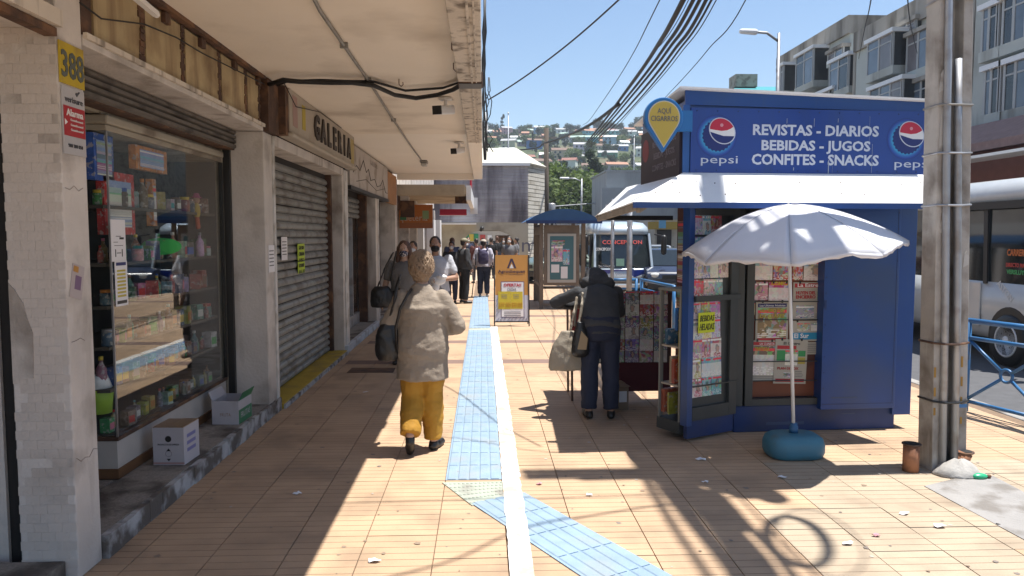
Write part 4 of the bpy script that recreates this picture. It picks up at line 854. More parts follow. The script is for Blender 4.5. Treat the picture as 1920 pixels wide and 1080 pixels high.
t, w_, h_ = paperthing('newspaper', 'folded pale newspaper hanging just under the El Sur banner', (1487, 641, 1545, 665), (1, 1, 1), .072, 'news', GN); cols_(t, -.4, -.4, .4, .4, 5, w_, h_)
t, w_, h_ = paperthing('newspaper', 'newspaper with red header and brown photo, lower left on the brown board', (1408, 638, 1456, 714), (1, 1, 1), .066, 'news', GN, R(1.5)); blk(t, m_pink, -.45, .38, .45, .46, w_, h_); text('LA CUARTA', .018, M_['white'], (.1 * w_, -.0016, .395 * h_), (1, 0, 0), (0, 0, 1), t, width=.6 * w_); photo(t, -.45, -.36, .45, .36, w_, h_, (.16, .11, .08)); text('TRISTEZA', .03, MATS['yellow headline'], (-.1 * w_, -.002, .25 * h_), (1, 0, 0), (0, 0, 1), t, width=.6 * w_, bold=.02); cols_(t, -.42, -.46, .42, -.38, 2, w_, h_)
t, w_, h_ = paperthing('newspaper', 'green newspaper front page with a portrait at the bottom of the brown board', (1451, 636, 1514, 720), (1, 1, 1), .058, 'news', GN, R(2))
text('El Centro', .024, m_ink, (0, -.0012, .38 * h_), (1, 0, 0), (0, 0, 1), t, width=.5 * w_); blk(t, m_pink, -.44, .28, .15, .36, w_, h_); blk(t, m_grn, -.44, .02, -.15, .25, w_, h_); photo(t, -.18, -.08, .2, .28, w_, h_, (.2, .3, .15)); blk(t, m_grn, .22, .12, .44, .25, w_, h_); blk(t, mat('yellow newsprint ink', (.5, .4, .08), .7), .22, -.05, .44, .1, w_, h_); text('PLAN DETOX', .022, m_pink, (-.08 * w_, -.0012, -.18 * h_), (1, 0, 0), (0, 0, 1), t, width=.65 * w_, bold=.02); photo(t, -.2, -.36, .1, -.24, w_, h_, (.1, .1, .1)); cols_(t, .15, -.36, .44, -.2, 4, w_, h_); blk(t, m_pink, -.44, -.46, .44, -.39, w_, h_)
for y_, v_ in ((565, .05), (599, .05), (677, .045), (713, .045)):
    z = KP(1480, y_, v_).z; MB().tube([(.655, v_, z), (1.263, v_, z - .004)], .005, 6).build('wire_rail', m_trim, kz)
# pin shaped cigarette sign on the corner
pc = hit(1243, 221, KO + KV * (-.12), KV); pl = kloc(pc)
pn = kthing('cigarette_sign', 'blue and yellow teardrop sign reading AQUI CIGARROS on the kiosk corner', 'sign', (pl.x, -.12, pl.z))
def drop(r, tip, a0=-38):
    return [(0, -tip)] + [(r * math.cos(R(a)), r * math.sin(R(a))) for a in np.linspace(-30, 210, 33)]
MB().prism(drop(.163, .285), 'y', -.03, .03).build('frame', mat('bright blue plastic', (.015, .16, .45), .35), pn, bevel=.008)
MB().prism(drop(.125, .235), 'y', -.036, -.0305).build('face', mat('yellow sign face', (.58, .43, .07), .4, var=.04), pn)
MB().prism(drop(.134, .247), 'y', -.0335, -.0302).build('rim', mat('pale yellow rim', (.62, .58, .42), .4), pn)
m_gl = mat('grey sign lettering', (.14, .15, .14), .5); text('AQUÍ', .043, m_gl, (0, -.0365, .03), (1, 0, 0), (0, 0, 1), pn, width=.115, bold=.01); text('CIGARROS', .043, m_gl, (0, -.0365, -.032), (1, 0, 0), (0, 0, 1), pn, width=.225, bold=.01)
MB().box(.10, -.02, -.11, .245, .02, .06).build('arm', MATS['bright blue plastic'], pn)
# ------------------------------------------------------------------ magazine stand under the awning
ms = thing('magazine_stand', 'folding magazine stand covered in covers under the left side of the kiosk awning', 'stand', (1.45, 7.62, 0), R(1))
m_maroon = mat('maroon cloth', (.10, .012, .02), .8, var=.15)
bx('board', mat('dark stand board', (.09, .03, .025), .7, var=.2), ms, -.30, .0, .40, .52, .02, 1.14); bx('skirt', m_maroon, ms, -.08, .0, .10, .52, .02, .398); bx('table_top', M_['plank'], ms, -.48, .021, 1.0, .52, .55, 1.03)
for x, y, dx in ((-.52, .02, -.0), (-.43, -.25, .02), (-.5, .5, 0), (.5, .5, 0)): MB().bar((x, y, 0), (x + dx, y + .1, 1.0), .022, .022).build('leg', M_['rust'], ms)
bx('side_cloth', mat('red print cloth', (.30, .03, .03), .7, var=.3, vs=12), ms, -.52, .03, .32, -.32, .05, 1.0)
for r in range(6):
    for c in range(5):
        k = random.randrange(9); P = Vector((1.45, 7.62, 0)) + Vector((-.20 + c * .15, -.004 - .003 * (r % 2) - .002 * c, .41 + r * .122))
        o = mag(f'{mn[k]} magazine on the folding stand, {nth[r]} row up, {nth[c]} from left', P, .14, .17 if r < 5 else .14, [q * random.uniform(.45, .8) for q in mc[k]], 'magazines on the folding stand', R(1), R(-3))
cb_ = thing('cardboard_box', 'brown cardboard box on the tiles below the magazine stand', 'box', (1.33, 7.30, 0), R(8)); bx('carton', M_['cardin'], cb_, -.1, -.1, 0, .1, .1, .24, bevel=.004); bx('label', M_['paper'], cb_, .0, -.1025, .08, .08, -.1005, .19); bx('flap', M_['cardin'], cb_, -.1, -.15, .243, .1, -.0, .247); bx('flap', M_['cardin'], cb_, -.1, .0, .248, .1, .14, .252)
# ------------------------------------------------------------------ umbrella
ub = G(1503, 866); ub.y += .16
um = thing('beach_umbrella', 'leaning white beach umbrella in a blue plastic base before the kiosk', 'umbrella', (ub.x, ub.y, 0))
rings = []
for z, s in ((0, .82), (.012, .93), (.05, 1), (.11, 1), (.155, .93), (.178, .78), (.186, .5)):
    rings.append([(math.copysign(abs(math.cos(a)) ** .62, math.cos(a)) * .225 * s, math.copysign(abs(math.sin(a)) ** .62, math.sin(a)) * .165 * s, z) for a in [6.2832 * j / 40 for j in range(40)]])
m_ubase = mat('faded blue plastic base', (.055, .20, .29), .5, var=.1, vs=6, dirt=(.10, .16, .18), ds=5)
MB().loft(rings).build('base', m_ubase, um, True); MB().lathe([(.034, .187), (.034, .235), (.028, .24), (.028, .262)], n=14).build('collar', mat('blue plastic collar', (.03, .12, .26), .5), um, True)
top = PY(1478, 383, ub.y) - Vector((ub.x, ub.y, 0)); bot = Vector((0, 0, .19))
MB().tube([bot, top - Vector((0, 0, .02))], .0135, 10).build('pole', M_['white'], um, True); MB().limb(top - Vector((0, 0, .02)), top + Vector((0, 0, .012)), .012, .006).build('finial', M_['white'], um, True)
m_cloth = mat('white umbrella cloth', (.80, .80, .83), .75, var=.02, trans=.3, bump=.06, bs=6)
ax = (PY(1695, 452, ub.y) - PY(1297, 490, ub.y)); tilt = math.atan2(ax.z, ax.x); RU = .825
UM = Matrix.Translation(top) @ Matrix.Rotation(-tilt, 4, 'Y') @ Matrix.Rotation(R(4), 4, 'X') @ Matrix.Rotation(R(22.5), 4, 'Z')
def canopy(a, f):   # a angle, f 0..1 from apex to hem
    k = (a / (R(45))) % 1; s = math.sin(math.pi * k); r = RU * f * (1 - .055 * s * f)
    z = -.335 * f ** 1.75 - .02 * s * f ** 1.3 * (1.15 - f) * 2 + .03 * s * f ** 5
    return UM @ Vector((r * math.cos(a), r * math.sin(a), z + .005 * math.sin(a * 7 + f * 9) * f ** 3 + .012 * noise.noise((a * 4, f * 2.2, .7)) * f + .006 * noise.noise((a * 11, f * 5, 2.7)) * f))
for g in range(8):
    a0 = R(22.5 + 45 * g); rows_ = []
    for i in range(9):
        rows_.append([canopy(R(45) * (j / 12) * .9999 + R(45) * g, .02 + .98 * i / 8) for j in range(13)])
    vs = [p for r in rows_ for p in r]; fs = [(i * 13 + j, i * 13 + j + 1, (i + 1) * 13 + j + 1, (i + 1) * 13 + j) for i in range(8) for j in range(12)]
    hem = [p - (UM.to_3x3() @ Vector((.004 * math.sin(j * 1.9), 0, .026 + .012 * abs(math.sin(j * .785)) + .004 * math.sin(j * 2.3)))) for j, p in enumerate(rows_[-1])]; n1 = len(vs); vs += [p.copy() for p in rows_[-1]]; n0 = len(vs); vs += hem; fs += [(n1 + j, n1 + j + 1, n0 + j + 1, n0 + j) for j in range(12)]
    o = MB().add(vs, fs).build('panel', m_cloth, um, True); s = o.modifiers.new('thick', 'SOLIDIFY'); s.thickness = .0015
    MB().tube([canopy(R(45) * g + .0001, .04 + .96 * i / 12) + UM.to_3x3() @ Vector((0, 0, .001)) for i in range(13)], .0022, 5).build('seam', mat('grey seam thread', (.5, .5, .55), .8), um)
    MB().tube([canopy(R(45) * g + .0001, .03 + .97 * i / 6) - UM.to_3x3() @ Vector((0, 0, .008)) for i in range(7)], .004, 5).build('rib', M_['galv'], um)
    MB().tube([top - Vector((0, 0, .42)), canopy(R(45) * g + .0001, .45) - UM.to_3x3() @ Vector((0, 0, .01))], .003, 5).build('stretcher', M_['galv'], um)
# ------------------------------------------------------------------ concrete pole
pb = Vector((3.43, 5.31, 0)); pole = thing('utility_pole', 'grey concrete utility pole with two strapped pipes at the right of the kiosk', 'utility pole', pb); pole.rotation_euler = (0, R(-1.4), 0)
sh = MB()
def H(z):
    k = 1 - .022 * z; a, b = .13 * k, .09 * k; w1 = .072 * k
    return [(-a, -b, z), (-a + w1, -b, z), (-a + w1, .02, z), (a - w1, .02, z), (a - w1, -b, z), (a, -b, z), (a, b, z), (a - w1, b, z), (a - w1, .06, z), (-a + w1, .06, z), (-a + w1, b, z), (-a, b, z)]
sh.loft([H(z) for z in (0, 1, 2, 3, 4.5, 6, 8, 9.7)]); sh.build('shaft', M_['concrete'], pole, bevel=.012)
for x0, x1, ztop in ((-.062, -.07, 8.5), (.028, .012, 2.98)):
    MB().tube([(x0, -.105, .02), (x0 * .99 + .0, -.108, 1.2), (x1, -.104, min(2.5, ztop)), (x1 * .9, -.095, ztop)], .0255, 14).build('conduit', M_['galv'], pole, True)
for z, m in ((.52, 'black'), (.95, 'rust'), (1.95, 'galv'), (2.32, 'galv'), (2.66, 'greycable'), (3.4, 'galv')):
    k = 1 - .022 * z; a, b = .1325 * k, .128 * k
    MB().tube([(-a, -b * .72, z + .004), (-.07, -b * 1.06, z), (.03, -b * 1.06, z - .004), (a, -b * .72, z), (a, b * .73, z), (-a, b * .73, z)], .0085, 6, closed=True).build('strap', M_[m], pole)
bx('tape', mat('blue tape', (.05, .2, .45), .5), pole, .05, -.112, .475, .11, -.105, .50); 
for k in range(7): bx('rust_stain', mat('ochre stain', (.42, .24, .05), .8, var=.2), pole, (-.125 if k % 2 else .075), -.0915, .35 + .07 * k, (-.11 if k % 2 else .09), -.0898, .40 + .075 * k)
md = thing('cement_mound', 'rough grey cement mound at the foot of the concrete pole', 'mound', (3.45, 5.14, 0)); v = MB()
rg = []
for i, (r, z) in enumerate(((1.0, 0), (.97, .015), (.8, .05), (.5, .085), (.2, .105), (.02, .11))):
    rg.append([(r * .18 * math.cos(6.283 * j / 26) * (1 + .18 * noise.noise((math.cos(6.283 * j / 26) * 1.5, math.sin(6.283 * j / 26) * 1.5, .3 * i))), r * .12 * math.sin(6.283 * j / 26) * (1 + .2 * noise.noise((j * .3, i * .5, 2))), z + .02 * noise.noise((j * .7, i * .9, 5)) * (r > .1)) for j in range(26)])
v.loft(rg).build('mound', M_['cement'], md, True); bx('stone', M_['cement'], md, .1, -.1, 0, .15, -.06, .03, bevel=.01)
for (x, y, lab, h, lean) in ((1716, 888, 'rusty stub of pipe standing left of the concrete pole', .20, 0), (1803, 888, 'rusty cut pipe stub leaning right of the pole conduits', .14, .18)):
    p = G(x, y); t = thing('pipe_stub', lab, 'pipe', p + Vector((0, .06, 0))); MB().tube([(0, 0, 0), (lean * .3, 0, h)], .056, 16).build('tube', M_['terra'], t, True); MB().lathe([(.057, 0), (.066, .004), (.066, .012), (.045, .013)], (lean * .3, 0, h - .004), 16).build('flange', M_['rust'], t, True); MB().lathe([(.05, 0), (.05, .002)], (lean * .3, 0, h + .0095), 16).build('hole', M_['dark'], t)
gp_ = thing('green_bottle', 'crushed bright green plastic on the tiles right of the concrete pole', 'litter', G(1836, 898)); MB().ell((0, 0, .02), (.06, .03, .022)).build('bottle', mat('green plastic', (.03, .42, .2), .3), gp_, True); MB().ell((.07, 0, .018), (.018, .014, .014)).build('cap', M_['rust'], gp_, True)
for (x, z, w_, h_) in ((-.115, 2.35, .05, .32), (-.10, 1.75, .06, .2), (-.12, 2.75, .045, .16), (.075, 1.5, .045, .12)):
    o = MB().prism([(x, z), (x + w_ * .9, z + .02), (x + w_, z + h_ * .6), (x + w_ * .6, z + h_), (x + .01, z + h_ * .8)], 'y', -.0925 if z < 1.6 else -.0905, -.086).build('paper_remnant', mat('peeling paper', (.55, .53, .49), .8, var=.1, dirt=(.3, .27, .23), ds=8), pole)
# pole top gear (its shadow falls on the pavement)
gear = MB(); 
for z, x in ((8.9, 0), (8.2, .1)): MB().bar((-.32 + x, .11, z), (.32 + x, .11, z), .07, .07).build('crossarm', M_['plank'], pole)
for k in range(6): MB().lathe([(.03, 0), (.05, .03), (.03, .06), (.05, .09), (.02, .12)], (-.28 + .11 * k, .11, 8.95), 8).build('insulator', mat('brown insulator', (.1, .04, .02), .3), pole, True)
# ------------------------------------------------------------------ overhead cables
def wire(name, lab, pts, r, group='overhead cables along the street', n=6, sub=8):
    P = [Vector(p) for p in pts]; r *= 1.0 if 'sagging' in group else 1.6 if r > .01 else 1.3; out = []
    for i in range(len(P) - 1):
        p0, p1, p2, p3 = P[max(0, i - 1)], P[i], P[i + 1], P[min(len(P) - 1, i + 2)]
        L1 = (p2 - p1).length; L0 = (p1 - p0).length or L1; L2 = (p3 - p2).length or L1
        m1 = ((p1 - p0) / L0 * L1 + (p2 - p1) / L1 * L0) / (L0 + L1) * L1 if p0 != p1 else (p2 - p1)
        m2 = ((p2 - p1) / L1 * L2 + (p3 - p2) / L2 * L1) / (L1 + L2) * L1 if p3 != p2 else (p2 - p1)
        for s in range(sub):
            t = s / sub; out.append((2 * t ** 3 - 3 * t * t + 1) * p1 + (t ** 3 - 2 * t * t + t) * m1 + (3 * t * t - 2 * t ** 3) * p2 + (t ** 3 - t * t) * m2)
    out.append(P[-1]); return MB().tube(out, r, n).build(name, M_['cable'], None, True, label=lab, cat='cable', group=group)
def W(x, y, Y): return PY(x, y, Y)
near = Vector((3.45, 5.35, 7.6))
cabs = [((1281, 0), (1230, 90), (1160, 190), (1100, 268), .032, 'thickest knotted cable of the overhead bundle'), ((1300, 0), (1245, 90), (1165, 195), (1100, 272), .024, 'second thick cable of the overhead bundle'), ((1312, 0), (1255, 90), (1172, 195), (1102, 274), .022, 'third cable of the overhead bundle'), ((1324, 0), (1263, 95), (1178, 200), (1104, 276), .022, 'fourth cable of the overhead bundle'),
        ((1334, 0), (1270, 98), (1182, 205), (1107, 276), .014, 'thin blue black cable on the right of the overhead bundle'), ((1343, 0), (1276, 100), (1190, 200), (1130, 270), .009, 'fine wire just right of the overhead bundle'), ((1237, 0), (1190, 95), (1120, 205), (1092, 235), .009, 'fine wire running left of the overhead bundle'), ((1281, 20), (1215, 110), (1150, 200), (1120, 230), .007, 'hair thin wire just left of the overhead bundle'), ((1398, 0), (1330, 90), (1250, 180), (1180, 250), .009, 'lone fine wire well right of the bundle, above the kiosk roof')]
for k, (a, b, c, d, r, lab) in enumerate(cabs):
    jt = Vector((.06 * (k % 3), 0, .11 * (k % 4)))
    e = [near + Vector((.4, -9, -.3)) + jt * 2, near + jt, W(*a, 10.5), W(*b, 14.5), W(*c, 24), W(*d, 48)]
    wire('overhead_cable', lab, e, r * (.85 if r > .012 else .8))
wire('overhead_cable', 'cable branching left from the bundle towards the wooden pole', [W(1160, 195, 24), W(1120, 225, 28), W(1060, 255, 38), W(1022, 268, 47), W(960, 282, 60), W(900, 285, 62)], .035)
wire('overhead_cable', 'long single wire from the canopy edge up across the sky', [W(916, 187, 9.5), W(960, 160, 9), W(1050, 95, 8), W(1110, 45, 7.3), W(1162, -2, 6.8), W(1300, -130, 6)], .0065)
for x, y, Y, lab in ((1630, 30, 14, 'black wire dropping behind the kiosk roof towards the flats'), (1706, 40, 13, 'black wire dropping beside the concrete pole')):
    wire('overhead_cable', lab, [W(x + 12, -60, 7), W(x + 3, 0, 9), W(x - 8, 50, Y), W(x - 20, 110, Y + 8)] if x < 1700 else [W(1698, -60, 7), W(1702, 0, 9), W(1708, 50, 13), W(1720, 100, 18)], .006)
# cable coil (throws the ring shadow); unseen splice boxes added for their blotchy shadow
s0 = SUN / SUN.z
def up_from_shadow(x, y, z): return G(x, y) + s0 * z
cl = thing('cable_coil', 'coil of spare black cable hanging from the overhead cables by the pole', 'cable coil', (0, 0, 0), world=True)
c0 = up_from_shadow(1487, 1012, 6.8)
for k in range(4):
    rr_ = .33 + .016 * (k % 2) + (.10 if k == 3 else 0); MB().tube([c0 + Vector((.02 * k + rr_ * .62 * math.cos(t) + rr_ * .25 * math.sin(t), rr_ * 1.0 * math.sin(t) - rr_ * .25 * math.cos(t), rr_ * .75 * math.cos(t + .5))) + Vector((.09 if k == 3 else 0, 0, 0)) for t in [6.2832 * j / 40 for j in range(40)]], .016 if k < 3 else .007, 6, closed=True).build('loop', M_['cable'], cl, True)
for k, (xa, ya, xb, yb, wd) in enumerate(((1320, 925, 1370, 990, .2), (1385, 890, 1450, 935, .2), (1335, 905, 1400, 925, .24), (1215, 870, 1345, 900, .10))):
    a, b = up_from_shadow(xa, ya, 6.6), up_from_shadow(xb, yb, 6.6); t = thing('shadow_splice_box', f'unseen black splice box added for its shadow near the pole, {nth[k]} in the row', 'splice box', (a + b) / 2, group='unseen splice boxes added for their shadow'); h = (b - a) / 2
    MB().limb(-h, h, wd / 2, wd / 2).build('case', M_['black'], t, True); MB().tube([(0, 0, wd / 2), (0, 0, wd / 2 + .3)], .01, 5).build('hanger', M_['cable'], t)
sp_ = [up_from_shadow(*p, 6.9) for p in ((1215, 850), (1255, 890), (1300, 930), (1345, 985), (1400, 1050), (1440, 1110), (1560, 1300))]
for k, (dx, r) in enumerate(((0, .05), (.09, .045), (.2, .03), (-.12, .012), (.33, .012))): wire('overhead_cable', f'cable of the sagging bundle over the pavement near the pole, {nth[k]} from the left', [p + Vector((dx, 0, .03 * k)) for p in sp_] , r, 'sagging cables over the pavement')
wire('overhead_cable', 'thin wire high over the pavement casting a long faint shadow', [up_from_shadow(*p, 6) for p in ((700, 1090), (850, 1050), (960, 1000), (1150, 960), (1400, 930))], .012, 'sagging cables over the pavement')
wire('overhead_cable', 'thin wire crossing the street over the walking woman', [up_from_shadow(*p, 5.6) for p in ((620, 944), (830, 938), (980, 936), (1150, 930), (1300, 925))], .008, 'sagging cables over the pavement')
wire('overhead_cable', 'thin wire crossing over the blue strip farther on', [up_from_shadow(*p, 5.6) for p in ((820, 818), (880, 826), (940, 836), (1000, 845), (1100, 850))], .007, 'sagging cables over the pavement')
# ------------------------------------------------------------------ A-board
ab = thing('sandwich_board', 'orange and white pavement advertising board standing by the blue strip', 'sandwich board', (.545, 14.05, 0))
m_or = mat('orange printed board', (.62, .30, .07), .5, var=.04); TL_ = R(7); BM = Matrix.Rotation(-TL_, 4, 'X')
def bb(name, m, x0, z0, x1, z1, d, th=.002): return MB().box(x0, -d - th, z0, x1, -d, z1, M=BM).build(name, m, ab)
bb('back_board', M_['paper'], -.315, .09, .315, 1.37, -.004, .004); bb('top_field', m_or, -.315, .60, .315, 1.37, .0, .002)
bb('bottom_field', mat('white lavender print', (.6, .6, .68), .5), -.315, .09, .315, .598, .0, .002)
for k in range(9):
    x = -.30 + .07 * k; z = .10 + .012 * (k % 3); a = BM @ Vector((x, -.003, z)); b = BM @ Vector((x + .06, -.003, z + .07)); MB().bar(a, b, .012, .002).build('stroke', M_['navy'], ab)
for k in range(4): a = BM @ Vector((-.30, -.003, .22 + .09 * k)); b = BM @ Vector((-.25, -.003, .28 + .09 * k)); MB().bar(a, b, .014, .002).build('stroke', M_['navy'], ab)
m_lg = mat('dark violet print', (.05, .03, .07), .5)
def bt(s, h, m, x, z, wd, d=.004, bold=.02): return text(s, h, m, BM @ Vector((x, -d, z)), (1, 0, 0), BM.to_3x3() @ Vector((0, 0, 1)), ab, width=wd, bold=bold)
MB().add([BM @ Vector((x, -y, z)) for y in (.0022, .004) for x, z in ((-.09, 1.115), (-.02, 1.30), (.02, 1.30), (.09, 1.115), (.055, 1.115), (.0, 1.25), (-.055, 1.115))], [tuple(range(7)), tuple(range(13, 6, -1))] + [(i, (i + 1) % 7, (i + 1) % 7 + 7, i + 7) for i in range(7)]).build('emblem', m_lg, ab)
MB().add([BM @ Vector((x, -y, z)) for y in (.0022, .004) for x, z in ((-.04, 1.115), (0, 1.20), (.04, 1.115))], [(0, 1, 2), (5, 4, 3), (0, 3, 4, 1), (1, 4, 5, 2), (2, 5, 3, 0)]).build('emblem', M_['white'], ab)
bt('Agrochequen', .055, m_lg, 0, 1.03, .52, bold=.015); bb('tag_line', mat('dim orange print', (.4, .2, .08), .6), -.04, .985, .22, 1.0, .0022, .0006)
bb('sheet_border', mat('dull violet border', (.16, .12, .22), .5), -.21, .17, .24, .86, .0022, .002); bb('sheet', M_['paper'], -.195, .185, .225, .845, .0045, .002)
bt('OFERTA!!', .055, M_['pepsired'], .015, .765, .34, .007, .03); bt('CACHA', .06, mat('grey marker', (.2, .22, .25), .6), -.0, .68, .17, .007, 0)
m_yel = mat('yellow card', (.66, .52, .04), .6, var=.05); bb('price_card', m_yel, -.26, .33, -.02, .67, .007, .002); bb('price_card', m_yel, -.018, .335, .21, .665, .008, .002)
for x in (-.14, .09):
    for k in range(3): bb('text_row', MATS['grey marker'], x - .06, .60 - k * .03, x + .05, .608 - k * .03, .0105, .0006)
bt('$39.000', .09, mat('orange marker', (.6, .28, .02), .6), -.13, .37, .23, .011, 0); bt('$50.000', .09, MATS['orange marker'], .1, .37, .2, .011, 0)
for k in range(3): bb('text_row', m_lg, -.15, .20 + k * .035, .17, .212 + k * .035, .007, .0006)
for x in (-.33, .33): 
    a, b = BM @ Vector((x, 0, 0)), BM @ Vector((x, 0, 1.37)); MB().bar(a, b, .022, .022).build('leg', M_['black'], ab); MB().bar((x, .40, 0), b + Vector((0, .012, 0)), .02, .02).build('leg', M_['black'], ab)
a, b = BM @ Vector((-.33, .0, .09)), BM @ Vector((.33, 0, .09)); MB().bar(a, b, .02, .02).build('rail', M_['black'], ab)
# ------------------------------------------------------------------ blue railings
m_rail = mat('blue railing paint', (.035, .16, .36), .4, var=.08, dirt=(.1, .1, .1), ds=8, dlo=.6, dhi=.75)
def railing(a, b, lab, hgt=.92, n=1):
    a = Vector((*a, 0)); b = Vector((*b, 0)); t = thing('railing', lab, 'railing', a, world=True, group='blue railings along the kerb'); d = (b - a)
    for q in (a, b): MB().tube([q, q + Vector((0, 0, hgt))], .028, 10).build('post', m_rail, t, True)
    for z, r in ((hgt - .02, .027), (hgt - .19, .02), (.10, .018)): MB().tube([a + Vector((0, 0, z)), b + Vector((0, 0, z))], r, 10).build('rail', m_rail, t, True)
    for k in range(n):
        c = a + d * ((k + .5) / n) + Vector((0, 0, .42)); h = d / (2 * n); e = d.normalized()
        for sx in (-1, 1):
            for z in (.72, .11):
                f = c + h * sx; f = Vector((f.x, f.y, z)); q = (f - c).normalized() * .065; MB().tube([c + q, f], .016, 8).build('brace', m_rail, t, True)
        MB().tube([c + e * .06 * math.cos(u) + Vector((0, 0, .06 * math.sin(u))) for u in [6.2832 * j / 20 for j in range(20)]], .014, 8, closed=True).build('ring', m_rail, t, True)
railing((4.77, 7.05), (4.99, 6.25), 'blue steel railing with a ring brace at the kerb, right of the concrete pole'); railing((4.995, 6.23), (5.03, 4.9), 'blue railing bay at the kerb just outside the right frame edge')
railing((2.28, 13.9), (2.9, 13.9), 'short blue railing across the pavement in front of the oncoming bus'); railing((3.0, 13.9), (3.13, 12.0), 'blue railing bay between the grey posts and the kiosk')
# ------------------------------------------------------------------ people
random.seed(41)
def V(*a): return Vector(a)
def interp(pts, n):
    out = []
    for i in range(len(pts) - 1):
        p0, p1, p2, p3 = pts[max(0, i - 1)], pts[i], pts[i + 1], pts[min(len(pts) - 1, i + 2)]
        for s in range(n):
            t = s / n; out.append([.5 * (2 * b + (c - a) * t + (2 * a - 5 * b + 4 * c - d) * t * t + (3 * b - a - 3 * c + d) * t ** 3) for a, b, c, d in zip(p0, p1, p2, p3)])
    out.append(list(pts[-1])); return out
def trunk(mb, prof, n=22):   # prof rows: x, y, z, rx, ry
    P = interp([list(p) for p in prof], 3); rings = []
    for i, p in enumerate(P):
        a = Vector(P[max(0, i - 1)][:3]); b = Vector(P[min(len(P) - 1, i + 1)][:3]); d = (b - a).normalized()
        x = Vector((1, 0, 0)); x = (x - d * x.dot(d)).normalized(); y = d.cross(x); c = Vector(p[:3])
        rings.append([c + x * p[3] * math.cos(t) + y * p[4] * math.sin(t) for t in [6.2832 * j / n for j in range(n)]])
    mb.loft(rings)
BASE = dict(pelvis=(0, 0, .93), waist=(0, .01, 1.08), chest=(0, 0, 1.26), neck=(0, -.01, 1.44), head=(0, .015, 1.585), hyaw=0, hpit=0,
            sl=(-.185, -.01, 1.385), sr=(.185, -.01, 1.385), el=(-.235, -.03, 1.10), er=(.235, -.03, 1.10), wl=(-.245, .06, .86), wr=(.245, .06, .86),
            hl=(-.09, 0, .90), hr=(.09, 0, .90), kl=(-.10, .02, .49), kr=(.10, .02, .49), al=(-.105, -.02, .085), ar=(.105, -.02, .085), tl=(-.125, .15, .03), tr=(.125, .15, .03))
def fold(me, amp, sc, seed=0, zs=1.0):
    n = len(me.vertices); co = np.zeros(n * 3, 'f'); no = np.zeros(n * 3, 'f'); me.vertices.foreach_get('co', co); me.vertices.foreach_get('normal', no); co = co.reshape(-1, 3); no = no.reshape(-1, 3)
    k = np.empty((n, 1), 'f')
    for i, p in enumerate(co): q = Vector((p[0] * sc, p[1] * sc, p[2] * sc * zs + seed)); k[i] = noise.noise(q) + .5 * noise.noise(q * 2.3)
    me.vertices.foreach_set('co', (co + no * k * amp).reshape(-1))
    me.update()
